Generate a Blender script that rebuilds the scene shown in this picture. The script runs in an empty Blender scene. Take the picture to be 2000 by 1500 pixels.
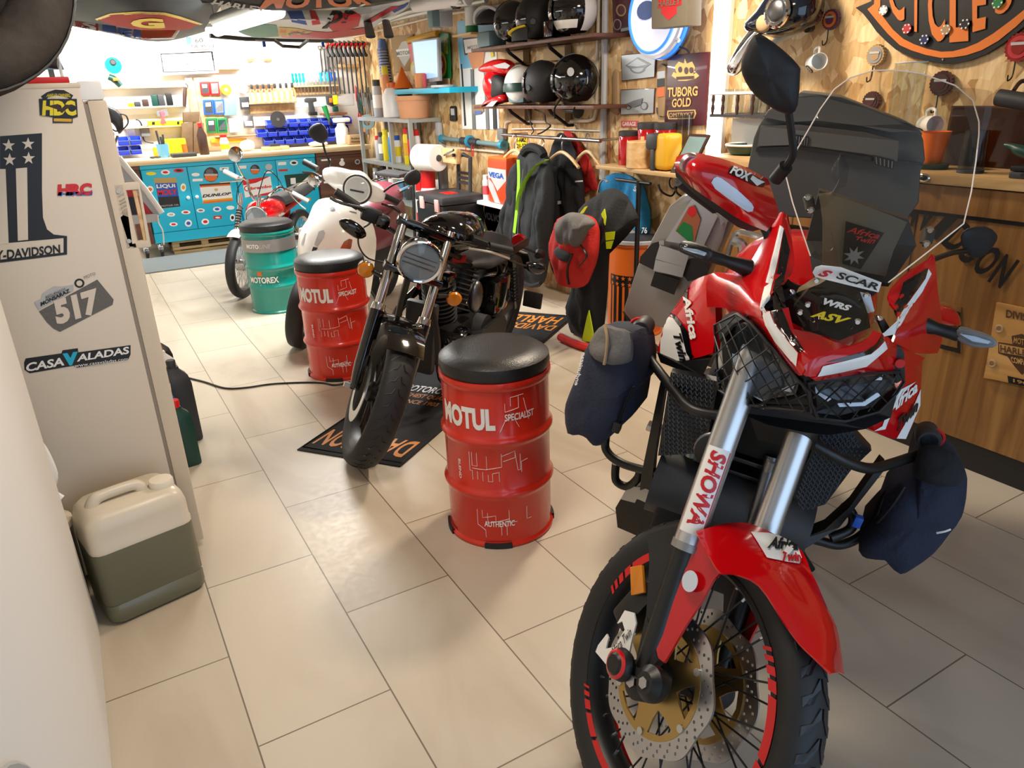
import bpy, bmesh, math, random
from mathutils import Vector as V, Matrix
from mathutils.geometry import tessellate_polygon
random.seed(7)
SC = bpy.context.scene
COL = SC.collection
PI = math.pi
# ---------------------------------------------------------------- camera
FPX, YAW, PITCH, ROLL, EYE = 1434.15, .51715958, .382152695, -.0362335404, V((0, 0, 1.5))
_f = V((math.sin(YAW)*math.cos(PITCH), math.cos(YAW)*math.cos(PITCH), -math.sin(PITCH)))
_r0 = V((math.cos(YAW), -math.sin(YAW), 0)); _u0 = _r0.cross(_f)
_r = math.cos(ROLL)*_r0 + math.sin(ROLL)*_u0
_u = math.cos(ROLL)*_u0 - math.sin(ROLL)*_r0
cam_d = bpy.data.cameras.new('camera'); cam = bpy.data.objects.new('camera', cam_d); COL.objects.link(cam)
cam_d.sensor_width = 36; cam_d.lens = FPX/2000*36; cam_d.clip_start = .02; cam_d.clip_end = 60
_m = Matrix((_r, _u, -_f)).transposed().to_4x4(); _m.translation = EYE
cam.matrix_world = _m
SC.camera = cam
# ---------------------------------------------------------------- world, exposure
w = bpy.data.worlds.new('daylight'); SC.world = w; w.use_nodes = True
bg = w.node_tree.nodes['Background']; bg.inputs[0].default_value = (.55, .74, 1, 1); bg.inputs[1].default_value = WORLD_STRENGTH = 2.2
SC.view_settings.view_transform = 'Standard'; SC.view_settings.look = 'None'; SC.view_settings.gamma = 1
SC.view_settings.exposure = -0.08; SC.view_settings.use_curve_mapping = False
cy = SC.cycles; cy.max_bounces = 7; cy.diffuse_bounces = 4; cy.glossy_bounces = 4; cy.transparent_max_bounces = 16
cy.transmission_bounces = 6; cy.caustics_reflective = False; cy.caustics_refractive = False; cy.use_denoising = True
cy.sample_clamp_indirect = 6
def area(name, loc, size, power, col=(1, 1, 1), rot=(0, 0, 0), sy=None, spread=PI):
    l = bpy.data.lights.new(name, 'AREA'); l.energy = power; l.color = col; l.size = size; l.spread = spread
    if sy: l.shape = 'RECTANGLE'; l.size_y = sy
    o = bpy.data.objects.new(name, l); o.location = loc; o.rotation_euler = rot; COL.objects.link(o); return o
def point(name, loc, power, col=(1, 1, 1), r=.05):
    l = bpy.data.lights.new(name, 'POINT'); l.energy = power; l.color = col; l.shadow_soft_size = r
    o = bpy.data.objects.new(name, l); o.location = loc; COL.objects.link(o); return o
area('tube_lamp_light', (1.62, 5.35, 1.86), 1.3, 95, (1, .98, .93), (0, 0, .3), .1)
area('bench_strip_light', (1.3, 8.3, 2.13), 2.6, 120, (1, .98, .94), (math.radians(28), 0, 0), .12)
area('warm_ceiling_light', (2.35, 2.75, 2.28), .25, 42, (1, .85, .67), (0, 0, 0), .25)
area('front_fill_light', (.6, 1.6, 2.3), .5, 17, (1, .92, .82), (0, 0, 0), .5)  # added fill without a seen source, brightens the front area
# ---------------------------------------------------------------- photograph rays -> points of the place
def ray(px, py): return _r*((px-1000)/FPX) - _u*((py-750)/FPX) + _f
def AX(px, py, x): d = ray(px, py); return EYE + d*(x/d.x)
def AY(px, py, y): d = ray(px, py); return EYE + d*(y/d.y)
def AZ(px, py, z=0): d = ray(px, py); return EYE + d*((z-1.5)/d.z)
def PTS(s, fn, *a):
    """'px py[ d];px py[ d]' -> points by fn(px, py, d)"""
    o = []
    for t in s.split(';'):
        n = [float(q) for q in t.split()]
        o.append(fn(n[0], n[1], *(n[2:] if len(n) > 2 else a)))
    return o
# ---------------------------------------------------------------- materials
MT = {}
def hexc(h):
    c = [int(h[i:i+2], 16)/255 for i in (0, 2, 4)]
    return tuple(x/12.92 if x <= .04045 else ((x+.055)/1.055)**2.4 for x in c) + (1,)
def mat(n, col='808080', rough=.5, metal=0, emit=0, alpha=1, bump=0, bscale=60, coat=0, trans=0, var=0, vscale=6, spec=.5):
    m = bpy.data.materials.new(n); m.use_nodes = True; nt = m.node_tree; b = nt.nodes['Principled BSDF']
    c = hexc(col) if isinstance(col, str) else col
    b.inputs['Base Color'].default_value = c; b.inputs['Roughness'].default_value = rough
    b.inputs['Metallic'].default_value = metal; b.inputs['Specular IOR Level'].default_value = spec
    b.inputs['Coat Weight'].default_value = coat; b.inputs['Alpha'].default_value = alpha
    b.inputs['Transmission Weight'].default_value = trans
    if emit: b.inputs['Emission Color'].default_value = c; b.inputs['Emission Strength'].default_value = emit
    if bump or var:
        tc = nt.nodes.new('ShaderNodeTexCoord'); nz = nt.nodes.new('ShaderNodeTexNoise'); nz.inputs['Scale'].default_value = bscale
        nz.inputs['Detail'].default_value = 4
        nt.links.new(tc.outputs['Object'], nz.inputs['Vector'])
        if bump:
            bp = nt.nodes.new('ShaderNodeBump'); bp.inputs['Strength'].default_value = bump; bp.inputs['Distance'].default_value = .01
            nt.links.new(nz.outputs['Fac'], bp.inputs['Height']); nt.links.new(bp.outputs['Normal'], b.inputs['Normal'])
        if var:
            n2 = nt.nodes.new('ShaderNodeTexNoise'); n2.inputs['Scale'].default_value = vscale; n2.inputs['Detail'].default_value = 5
            nt.links.new(tc.outputs['Object'], n2.inputs['Vector'])
            mx = nt.nodes.new('ShaderNodeMix'); mx.data_type = 'RGBA'; mx.blend_type = 'MULTIPLY'
            cr = nt.nodes.new('ShaderNodeMapRange'); cr.inputs[1].default_value = .3; cr.inputs[2].default_value = .7; cr.inputs[3].default_value = 1-var; cr.inputs[4].default_value = 1
            nt.links.new(n2.outputs['Fac'], cr.inputs[0]); mx.inputs[0].default_value = 1
            mx.inputs[6].default_value = c; nt.links.new(cr.outputs[0], mx.inputs[7]); nt.links.new(mx.outputs[2], b.inputs['Base Color'])
    MT[n] = m; return m
def M(n):
    if n not in MT:
        mat(n, n.split('_')[-1] if len(n.split('_')[-1]) == 6 else '808080', .45 if not n.startswith('gl') else .15)
    return MT[n]
def clear(n, tint='ffffff', ior=1.45, gloss=.02, boost=1.0):
    m = bpy.data.materials.new(n); m.use_nodes = True; nt = m.node_tree; nt.nodes.clear()
    o = nt.nodes.new('ShaderNodeOutputMaterial'); mx = nt.nodes.new('ShaderNodeMixShader'); t = nt.nodes.new('ShaderNodeBsdfTransparent'); g = nt.nodes.new('ShaderNodeBsdfGlossy')
    f = nt.nodes.new('ShaderNodeFresnel'); f.inputs[0].default_value = ior
    t.inputs[0].default_value = hexc(tint); g.inputs['Roughness'].default_value = gloss
    mm = nt.nodes.new('ShaderNodeMath'); mm.operation = 'MULTIPLY'; mm.inputs[1].default_value = boost; mm.use_clamp = True
    ge = nt.nodes.new('ShaderNodeNewGeometry'); bf = nt.nodes.new('ShaderNodeMath'); bf.operation = 'SUBTRACT'; bf.inputs[0].default_value = 1; nt.links.new(ge.outputs['Backfacing'], bf.inputs[1])
    m2 = nt.nodes.new('ShaderNodeMath'); m2.operation = 'MULTIPLY'; nt.links.new(f.outputs[0], m2.inputs[0]); nt.links.new(bf.outputs[0], m2.inputs[1])
    nt.links.new(m2.outputs[0], mm.inputs[0]); nt.links.new(mm.outputs[0], mx.inputs[0])
    nt.links.new(t.outputs[0], mx.inputs[1]); nt.links.new(g.outputs[0], mx.inputs[2]); nt.links.new(mx.outputs[0], o.inputs[0]); MT[n] = m
# ---------------------------------------------------------------- geometry: (verts, faces)
def box(c, s, R=None):
    c = V(c); h = V(s)/2; vs = [V((x*h.x, y*h.y, z*h.z)) for x in (-1, 1) for y in (-1, 1) for z in (-1, 1)]
    if R is not None: vs = [R @ v for v in vs]
    return ([c+v for v in vs], [(0, 1, 3, 2), (4, 6, 7, 5), (0, 4, 5, 1), (2, 3, 7, 6), (0, 2, 6, 4), (1, 5, 7, 3)])
def bx(x0, x1, y0, y1, z0, z1): return box(((x0+x1)/2, (y0+y1)/2, (z0+z1)/2), (abs(x1-x0), abs(y1-y0), abs(z1-z0)))
def bev(g, w, seg=2, ang=.6):
    bm = bmesh.new(); vs = [bm.verts.new(v) for v in g[0]]
    for f in g[1]:
        try: bm.faces.new([vs[i] for i in f])
        except ValueError: pass
    bmesh.ops.recalc_face_normals(bm, faces=bm.faces)
    es = [e for e in bm.edges if len(e.link_faces) == 2 and e.calc_face_angle(0) > ang]
    bmesh.ops.bevel(bm, geom=es, offset=w, segments=seg, profile=.6, affect='EDGES', clamp_overlap=True)
    bm.verts.index_update()
    r = ([v.co.copy() for v in bm.verts], [tuple(v.index for v in f.verts) for f in bm.faces]); bm.free(); return r
def rbox(c, s, w=.01, R=None, seg=2): return bev(box(c, s, R), w, seg)
def frame(d):
    d = V(d).normalized(); a = V((0, 0, 1)) if abs(d.z) < .95 else V((1, 0, 0)); x = d.cross(a).normalized(); return x, d.cross(x).normalized(), d
def lathe(prof, c=(0, 0, 0), ax=(0, 0, 1), n=24, a0=0, a1=2*PI, X=None, sx=1, sy=1, cap=True):
    """prof: [(r, t)] along ax"""
    x, y, d = frame(ax)
    if X is not None: x = V(X).normalized(); y = d.cross(x)
    c = V(c); full = a1-a0 > 6.28; k = n if full else n+1; vs = []; fs = []
    for r, t in prof:
        for i in range(k):
            a = a0+(a1-a0)*i/n; vs.append(c+d*t+x*(r*math.cos(a)*sx)+y*(r*math.sin(a)*sy))
    m = len(prof)
    for j in range(m-1):
        for i in range(n):
            i2 = (i+1) % k; fs.append((j*k+i, j*k+i2, (j+1)*k+i2, (j+1)*k+i))
    if full and cap and prof[0] != prof[-1]:
        if prof[0][0] > 1e-5: fs.append(tuple(range(k))[::-1])
        if prof[-1][0] > 1e-5: fs.append(tuple((m-1)*k+i for i in range(k)))
    return vs, fs
def cyl(p0, p1, r0, r1=None, n=16):
    p0 = V(p0); d = V(p1)-p0; return lathe([(r0, 0), (r0 if r1 is None else r1, d.length)], p0, d, n)
def parts(par, name, *pieces, label=None): return [part(par, name, p, label=label) for p in pieces]
def ring(c, ax, r, t, n=32, m=8):
    return lathe([(r+t*math.cos(2*PI*i/m), t*math.sin(2*PI*i/m)) for i in range(m+1)], c, ax, n, cap=False)
def ell(c, s, n=16, m=10, R=None):
    vs, fs = lathe([(math.sin(PI*i/m), -math.cos(PI*i/m)) for i in range(m+1)], n=n)
    c = V(c); vs = [V((v.x*s[0], v.y*s[1], v.z*s[2])) for v in vs]
    return [c+(R @ v if R is not None else v) for v in vs], fs
def smooth_path(P, k=6, closed=False):
    P = [V(p) for p in P]; n = len(P); o = []
    for i in range(n if closed else n-1):
        g = lambda j: P[j % n] if closed else P[min(max(j, 0), n-1)]
        a, b, c, d = g(i-1), g(i), g(i+1), g(i+2)
        for s in range(k):
            t = s/k; o.append(.5*((2*b)+(c-a)*t+(2*a-5*b+4*c-d)*t*t+(3*b-a-3*c+d)*t**3))
    if not closed: o.append(P[-1])
    return o
def tube(P, r, n=8, k=5, closed=False, flat=1.0):
    """swept round bar; r a number or list per control point"""
    if k > 1:
        rr = r if isinstance(r, (list, tuple)) else None
        Q = smooth_path(P, k, closed)
        if rr: r = [rr[min(int(i/k), len(rr)-1)]*(1-(i % k)/k)+rr[min(int(i/k)+1, len(rr)-1)]*(i % k)/k for i in range(len(Q))]
        P = Q
    P = [V(p) for p in P]; N = len(P); vs = []; fs = []; x = None
    for i, p in enumerate(P):
        t = (P[(i+1) % N]-P[i-1]) if closed else P[min(i+1, N-1)]-P[max(i-1, 0)]
        if t.length < 1e-9: t = V((0, 0, 1))
        t.normalize()
        if x is None: x = frame(t)[0]
        x = (x-t*x.dot(t)).normalized(); y = t.cross(x); q = r[i] if isinstance(r, (list, tuple)) else r
        vs += [p+x*(q*math.cos(2*PI*j/n))+y*(q*flat*math.sin(2*PI*j/n)) for j in range(n)]
    for i in range(N if closed else N-1):
        a, b = i*n, ((i+1) % N)*n
        fs += [(a+j, a+(j+1) % n, b+(j+1) % n, b+j) for j in range(n)]
    if not closed: fs += [tuple(range(n))[::-1], tuple((N-1)*n+j for j in range(n))]
    return vs, fs
def loft(rings, cap=True, closed=True):
    n = len(rings[0]); vs = [V(p) for r in rings for p in r]; fs = []
    for i in range(len(rings)-1):
        for j in range(n if closed else n-1): fs.append((i*n+j, i*n+(j+1) % n, (i+1)*n+(j+1) % n, (i+1)*n+j))
    if cap and closed: fs += [tuple(range(n))[::-1], tuple((len(rings)-1)*n+j for j in range(n))]
    return vs, fs
def newell(P):
    n = V((0, 0, 0))
    for a, b in zip(P, P[1:]+P[:1]): n += V(((a.y-b.y)*(a.z+b.z), (a.z-b.z)*(a.x+b.x), (a.x-b.x)*(a.y+b.y)))
    return n.normalized()
def face_eye(P):
    n = newell(P); c = sum(P, V((0, 0, 0)))/len(P)
    return n if n.dot(EYE-c) > 0 else -n
def slab(P, t, nrm=None, holes=()):
    """flat piece of thickness t behind the outline P (3D); holes: outlines cut through it"""
    P = [V(p) for p in P]; n = V(nrm).normalized() if nrm is not None else face_eye(P)
    L = [P]+[[V(p) for p in h] for h in holes]
    x, y, d = frame(n); flat2 = [[V((p.dot(x), p.dot(y), 0)) for p in l] for l in L]
    tri = tessellate_polygon(flat2); A = [p for l in L for p in l]; k = len(A)
    vs = A+[p-n*t for p in A]; fs = [tuple(q) for q in tri]+[tuple(i+k for i in q[::-1]) for q in tri]; s = 0
    for l in L:
        m = len(l); fs += [(s+i, s+(i+1) % m, s+(i+1) % m+k, s+i+k) for i in range(m)]; s += m
    return vs, fs
def grid(rows, t=.004, k=1, nrm=None):
    """curved sheet through rows of points, thickness t away from the eye side"""
    rows = [[V(p) for p in r] for r in rows]
    if k > 1:
        rows = [smooth_path(r, k) for r in rows]
        rows = [list(c) for c in zip(*[smooth_path(c, k) for c in zip(*rows)])]
    nr, nc = len(rows), len(rows[0]); g = lambda i, j: rows[min(max(i, 0), nr-1)][min(max(j, 0), nc-1)]
    N = []
    ref = None
    for i in range(nr):
        for j in range(nc):
            n = (g(i, j+1)-g(i, j-1)).cross(g(i+1, j)-g(i-1, j))
            N.append(n.normalized() if n.length > 1e-12 else V((0, 0, 0)))
    c = rows[nr//2][nc//2]; s = 1 if N[(nr//2)*nc+nc//2].dot(EYE-c if nrm is None else V(nrm)) > 0 else -1
    A = [p for r in rows for p in r]; k2 = len(A); vs = A+[p-n*(s*t) for p, n in zip(A, N)]; fs = []
    for i in range(nr-1):
        for j in range(nc-1):
            a = i*nc+j; fs += [(a, a+1, a+nc+1, a+nc), (a+nc+k2, a+nc+1+k2, a+1+k2, a+k2)]
    rim = [j for j in range(nc)]+[i*nc+nc-1 for i in range(1, nr)]+[(nr-1)*nc+j for j in range(nc-2, -1, -1)]+[i*nc for i in range(nr-2, 0, -1)]
    fs += [(rim[i], rim[(i+1) % len(rim)], rim[(i+1) % len(rim)]+k2, rim[i]+k2) for i in range(len(rim))]
    return vs, fs
def poly(P): return [V(p) for p in P], [tuple(q) for q in tessellate_polygon([[V((p.dot(a), p.dot(b), 0)) for p in map(V, P)] for a, b, _ in [frame(newell([V(p) for p in P]))]])]
def lift(P, e=.0015, n=None):
    P = [V(p) for p in P]; n = face_eye(P) if n is None else V(n); return [p+n*e for p in P]
def disc2(c, x, y, rx, ry=None, n=24, a0=0): 
    ry = ry or rx; return [V(c)+V(x)*(rx*math.cos(a0+2*PI*i/n))+V(y)*(ry*math.sin(a0+2*PI*i/n)) for i in range(n)]
def xf(g, Mx): return [Mx @ v for v in g[0]], g[1]
# ---------------------------------------------------------------- lettering
_TC = {}
def txt(s, bold=0, shear=0):
    k = (s, bold, shear)
    if k not in _TC:
        c = bpy.data.curves.new('t', 'FONT'); c.body = s; c.offset = bold; c.shear = shear; c.resolution_u = 3; c.space_line = .85; c.align_x = 'CENTER'
        o = bpy.data.objects.new('t', c); me = bpy.data.meshes.new_from_object(o)
        vs = [v.co.copy() for v in me.vertices]; fs = [tuple(p.vertices) for p in me.polygons]
        bpy.data.objects.remove(o); bpy.data.curves.remove(c); bpy.data.meshes.remove(me)
        x0 = min(v.x for v in vs); x1 = max(v.x for v in vs); y0 = min(v.y for v in vs); y1 = max(v.y for v in vs)
        _TC[k] = ([((v.x-x0)/(x1-x0), (v.y-y0)/(y1-y0)) for v in vs], fs, (x1-x0)/(y1-y0))
    return _TC[k]
def bil(Q, u, v): return (Q[0]*(1-u)+Q[1]*u)*(1-v)+(Q[3]*(1-u)+Q[2]*u)*v
def tq(s, Q, bold=.02, shear=0, e=.002, n=None, m=0):
    """lettering s filling the quad Q = bottom-left, bottom-right, top-right, top-left"""
    Q = [V(q) for q in Q]; n = face_eye(Q) if n is None else V(n); uv, fs, _ = txt(s, bold, shear)
    return [bil(Q, m+u*(1-2*m), m+v*(1-2*m))+n*e for u, v in uv], fs
def subd(uv, fs):
    ix = {}; o = []; vs = [tuple(p) for p in uv]
    def mid(a, b):
        k = (min(a, b), max(a, b))
        if k not in ix: ix[k] = len(vs); vs.append(((vs[a][0]+vs[b][0])/2, (vs[a][1]+vs[b][1])/2))
        return ix[k]
    for f in fs:
        for i in range(1, len(f)-1):
            a, b, c = f[0], f[i], f[i+1]; m, n, q = mid(a, b), mid(b, c), mid(c, a); o += [(a, m, q), (m, b, n), (q, n, c), (m, n, q)]
    return vs, o
def tf(s, fn, u0, u1, v0, v1, bold=.02, shear=0):
    uv, fs, _ = txt(s, bold, shear); uv, fs = subd(uv, fs); return [fn(u0+(u1-u0)*u, v0+(v1-v0)*v) for u, v in uv], fs
# ---------------------------------------------------------------- stickers laid onto a surface
from mathutils.bvhtree import BVHTree
def bvh(*gs):
    vs = []; fs = []
    for g in gs: b = len(vs); vs += [tuple(v) for v in g[0]]; fs += [tuple(i+b for i in f) for f in g[1]]
    return BVHTree.FromPolygons(vs, fs)
def onto(T, px, py, e):
    d = ray(px, py).normalized(); h, n, i, t = T.ray_cast(EYE, d)
    if h is None:
        h, n, i, t = T.find_nearest(EYE+d*onto.last); d2 = d
        if h is None: return EYE+d
    else: onto.last = t
    return h+(n if n.dot(d) < 0 else -n)*e
onto.last = 1.5
def drape(T, q, e=.0015, sub=3):
    P = [V((a[0], a[1], 0)) for a in [[float(z) for z in p.split()] for p in q.split(';')]]
    tri = [tuple(P[i] for i in t) for t in tessellate_polygon([P])]
    for _ in range(sub): tri = [x for a, b, c in tri for m, n, o in [((a+b)/2, (b+c)/2, (c+a)/2)] for x in ((a, m, o), (m, b, n), (o, n, c), (m, n, o))]
    ix = {}; vs = []; fs = []
    for t in tri:
        f = []
        for p in t:
            k = (round(p.x, 3), round(p.y, 3))
            if k not in ix: ix[k] = len(vs); vs.append(onto(T, p.x, p.y, e))
            f.append(ix[k])
        fs.append(tuple(f))
    return vs, fs
def drape_text(T, s, q, e=.0025, bold=.02, shear=0):
    Q = [V((a[0], a[1], 0)) for a in [[float(z) for z in p.split()] for p in q.split(';')]]; uv, fs, _ = txt(s, bold, shear); uv, fs = subd(uv, fs)
    return [onto(T, p.x, p.y, e) for u, v in uv for p in [bil(Q, u, v)]], fs
# ---------------------------------------------------------------- objects
ORG = {}
def _mesh(name, pieces, org, ang):
    me = bpy.data.meshes.new(name); vs = []; fs = []; mi = []; mats = []
    for g, mn in pieces:
        if mn not in mats: mats.append(mn)
        b = len(vs); vs += [V(v)-org for v in g[0]]; fs += [tuple(i+b for i in f) for f in g[1]]; mi += [mats.index(mn)]*len(g[1])
    me.from_pydata([tuple(v) for v in vs], [], fs)
    for mn in mats: me.materials.append(M(mn))
    me.polygons.foreach_set('material_index', mi); me.validate(); me.shade_smooth(); 
    bm = bmesh.new(); bm.from_mesh(me); bmesh.ops.recalc_face_normals(bm, faces=bm.faces); bm.to_mesh(me); bm.free()
    me.set_sharp_from_angle(angle=ang); return me
def tagit(o, label=None, cat=None, group=None, kind=None):
    for k, v in (('label', label), ('category', cat), ('group', group), ('kind', kind)):
        if v: o[k] = v
    return o
def thing(name, label, cat, loc, group=None):
    o = bpy.data.objects.new(name, None); o.empty_display_size = .05; o.location = loc; COL.objects.link(o); ORG[o.name] = V(loc); return tagit(o, label, cat, group)
def part(par, name, *pieces, ang=.7, label=None, kind=None):
    """a mesh of its own under its thing (or under a part); pieces: (geometry, material name)"""
    me = _mesh(name, pieces, ORG[par.name], ang); o = bpy.data.objects.new(name, me); o.parent = par; COL.objects.link(o); ORG[o.name] = ORG[par.name]
    return tagit(o, label, None, None, kind)
def solo(name, label, cat, *pieces, group=None, kind=None, ang=.7):
    """a thing that is one mesh"""
    A = [V(v) for g, _ in pieces for v in g[0]]
    c = V(((min(v.x for v in A)+max(v.x for v in A))/2, (min(v.y for v in A)+max(v.y for v in A))/2, min(v.z for v in A)))
    o = bpy.data.objects.new(name, _mesh(name, pieces, c, ang)); o.location = c; COL.objects.link(o); ORG[o.name] = c
    return tagit(o, label, cat, group, kind)
def struct(name, *pieces, ang=.7):
    o = bpy.data.objects.new(name, _mesh(name, pieces, V((0, 0, 0)), ang)); COL.objects.link(o); o['kind'] = 'structure'; ORG[o.name] = V((0, 0, 0)); return o
def dup(o, loc=None, rz=None, label=None, par=None, group=None):
    c = o.copy(); COL.objects.link(c)
    if par: c.parent = par
    if loc is not None: c.location = loc
    if rz is not None: c.rotation_euler = (0, 0, rz)
    if label: c['label'] = label
    if group: c['group'] = group
    for ch in list(KIDS(o)): dup(ch, par=c)
    return c
def KIDS(o): return [x for x in COL.objects if x.parent == o]
# ---------------------------------------------------------------- procedural surfaces
def nodes(n):
    m = bpy.data.materials.new(n); m.use_nodes = True; MT[n] = m; nt = m.node_tree; b = nt.nodes['Principled BSDF']
    N = lambda t, **k: _nn(nt, t, k)
    return nt, b, N, lambda a, c: nt.links.new(a, c)
def _nn(nt, t, k):
    n = nt.nodes.new('ShaderNode'+t)
    for a, v in k.items():
        if a[0] == '_': n.inputs[a[1:].replace('_', ' ')].default_value = v
        else: setattr(n, a, v)
    return n
def ramp(N, L, fac, stops):
    r = N('ValToRGB'); e = r.color_ramp.elements
    while len(e) < len(stops): e.new(.5)
    for q, (p, c) in zip(e, stops): q.position = p; q.color = hexc(c)
    L(fac, r.inputs[0]); return r.outputs[0]
def mapped(N, L, scale=(1, 1, 1), rot=(0, 0, 0), loc=(0, 0, 0)):
    tc = N('TexCoord'); mp = N('Mapping'); mp.inputs['Scale'].default_value = scale; mp.inputs['Rotation'].default_value = rot; mp.inputs['Location'].default_value = loc
    L(tc.outputs['Object'], mp.inputs[0]); return mp.outputs[0]
def mixc(N, L, f, a, b, mode='MIX'):
    x = N('Mix', data_type='RGBA', blend_type=mode)
    for i, v in ((0, f), (6, a), (7, b)):
        if isinstance(v, (int, float)): x.inputs[i].default_value = v
        elif isinstance(v, str): x.inputs[i].default_value = hexc(v)
        else: L(v, x.inputs[i])
    return x.outputs[2]
# floor tiles 35 x 74 cm in running bond
nt, b, N, L = nodes('floor_tile')
mp = N('Mapping'); tc = N('TexCoord'); L(tc.outputs['Object'], mp.inputs[0]); mp.inputs['Rotation'].default_value = (0, 0, -PI/2); 
sx = N('SeparateXYZ'); L(tc.outputs['Object'], sx.inputs[0]); cx = N('CombineXYZ')
a1 = N('Math', operation='ADD'); a1.inputs[1].default_value = -2.262+.371+7.425; L(sx.outputs['Y'], a1.inputs[0]); L(a1.outputs[0], cx.inputs['X'])
a2 = N('Math', operation='ADD'); a2.inputs[1].default_value = -.099+3.525; L(sx.outputs['X'], a2.inputs[0]); L(a2.outputs[0], cx.inputs['Y'])
br = N('TexBrick', offset=.5, _Scale=1, _Mortar_Size=.0022, _Mortar_Smooth=.1, _Bias=0, _Brick_Width=.7425, _Row_Height=.3525)
L(cx.outputs[0], br.inputs['Vector']); br.inputs['Color1'].default_value = hexc('d8d0c2'); br.inputs['Color2'].default_value = hexc('cdc3b3'); br.inputs['Mortar'].default_value = hexc('7d7264')
n1 = N('TexNoise', _Scale=2.2, _Detail=8, _Distortion=1.2); L(mapped(N, L, (1, .35, 1), (0, 0, .5)), n1.inputs['Vector'])
n2 = N('TexNoise', _Scale=40, _Detail=5); L(tc.outputs['Object'], n2.inputs['Vector'])
v1 = ramp(N, L, n1.outputs['Fac'], [(.25, 'c9bcab'), (.5, 'efe9df'), (.75, 'f6f1e8')])
c1 = mixc(N, L, .75, br.outputs['Color'], v1, 'MULTIPLY')
L(c1, b.inputs['Base Color'])
rr = N('MapRange'); rr.inputs[3].default_value = .28; rr.inputs[4].default_value = .5; L(n2.outputs['Fac'], rr.inputs[0]); L(rr.outputs[0], b.inputs['Roughness'])
mm = N('Math', operation='MULTIPLY_ADD'); mm.inputs[1].default_value = .25; L(n2.outputs['Fac'], mm.inputs[0])
iv = N('Math', operation='SUBTRACT'); iv.inputs[0].default_value = 1; L(br.outputs['Fac'], iv.inputs[1]); L(iv.outputs[0], mm.inputs[2])
bp = N('Bump', _Strength=.25, _Distance=.004); L(mm.outputs[0], bp.inputs['Height']); L(bp.outputs[0], b.inputs['Normal'])
# oriented strand board
nt, b, N, L = nodes('strand_board')
co = None; hh = None
for i, (sc, rot) in enumerate((((9, 20, 6), .5), ((8, 22, 9), -.35), ((12, 12, 16), 1.2))):
    nz = N('TexNoise', _Scale=5, _Detail=2); v = mapped(N, L, (1, 1, 1), (rot, .2*i, 0), (i*3.1, 0, 0)); L(v, nz.inputs['Vector'])
    ad = N('VectorMath', operation='MULTIPLY_ADD'); ad.inputs[1].default_value = (.12, .12, .12); L(nz.outputs['Color'], ad.inputs[0]); L(v, ad.inputs[2])
    sc_ = N('VectorMath', operation='MULTIPLY'); sc_.inputs[1].default_value = sc; L(ad.outputs[0], sc_.inputs[0])
    vo = N('TexVoronoi', _Scale=1.0); L(sc_.outputs[0], vo.inputs['Vector'])
    sp = N('SeparateColor'); L(vo.outputs['Color'], sp.inputs[0])
    c = ramp(N, L, sp.outputs[0], [(0, 'a97c48'), (.3, 'cba66e'), (.6, 'dcbc88'), (.85, 'ead2a4'), (1, 'bd9258')])
    gt = N('Math', operation='GREATER_THAN'); gt.inputs[1].default_value = .45; L(sp.outputs[2], gt.inputs[0])
    co = c if co is None else mixc(N, L, gt.outputs[0], co, c); hh = sp.outputs[1]
fi = N('TexNoise', _Scale=60, _Detail=3); L(mapped(N, L, (1, 1, .2), (.4, 0, 0)), fi.inputs['Vector'])
co = mixc(N, L, .35, co, ramp(N, L, fi.outputs['Fac'], [(.3, 'b8946a'), (.6, 'ffffff')]), 'MULTIPLY')
L(co, b.inputs['Base Color']); b.inputs['Roughness'].default_value = .55
bp = N('Bump', _Strength=.15, _Distance=.004); L(hh, bp.inputs['Height']); L(bp.outputs[0], b.inputs['Normal'])
def woodmat(n, c0, c1, c2, axis='Z', sc=1.0, rough=.45, plank=0):
    nt, b, N, L = nodes(n); s = {'X': (.7, 9, 9), 'Y': (9, .7, 9), 'Z': (9, 9, .7)}[axis]
    nz = N('TexNoise', _Scale=sc*2, _Detail=8, _Distortion=1.0); L(mapped(N, L, s), nz.inputs['Vector'])
    c = ramp(N, L, nz.outputs['Fac'], [(.3, c0), (.5, c1), (.7, c2)])
    if plank:
        sx = N('SeparateXYZ'); tc = N('TexCoord'); L(tc.outputs['Object'], sx.inputs[0]); q = N('Math', operation='MULTIPLY'); q.inputs[1].default_value = 1/plank; L(sx.outputs['Y'], q.inputs[0])
        fl = N('Math', operation='FLOOR'); L(q.outputs[0], fl.inputs[0]); wn = N('TexWhiteNoise', noise_dimensions='1D'); L(fl.outputs[0], wn.inputs['W'])
        c = mixc(N, L, .6, c, ramp(N, L, wn.outputs['Value'], [(0, 'b8b0a8'), (1, 'ffffff')]), 'MULTIPLY')
    L(c, b.inputs['Base Color']); b.inputs['Roughness'].default_value = rough
woodmat('wood_bar', '7a5029', '976936', 'ab7d46', 'Z', 1, .4, .16)
woodmat('wood_light', 'c0905a', 'd8b07a', 'e8c898', 'Y', 1, .5)
woodmat('wood_top', 'a98555', 'c29f6d', 'd4b585', 'Y', 1, .4)
woodmat('wood_bench', 'c3a478', 'd6bb92', 'e2cda9', 'X', 1, .45)
woodmat('wood_brown', '4a2a1c', '5e3826', '6e4632', 'X', 1, .5)
woodmat('wood_pallet', '8c7654', 'ab946c', 'c0aa82', 'X', 1, .8)
woodmat('wood_plaque', 'a5743a', 'bf8c4c', 'd2a162', 'Y', .7, .5)
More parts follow.
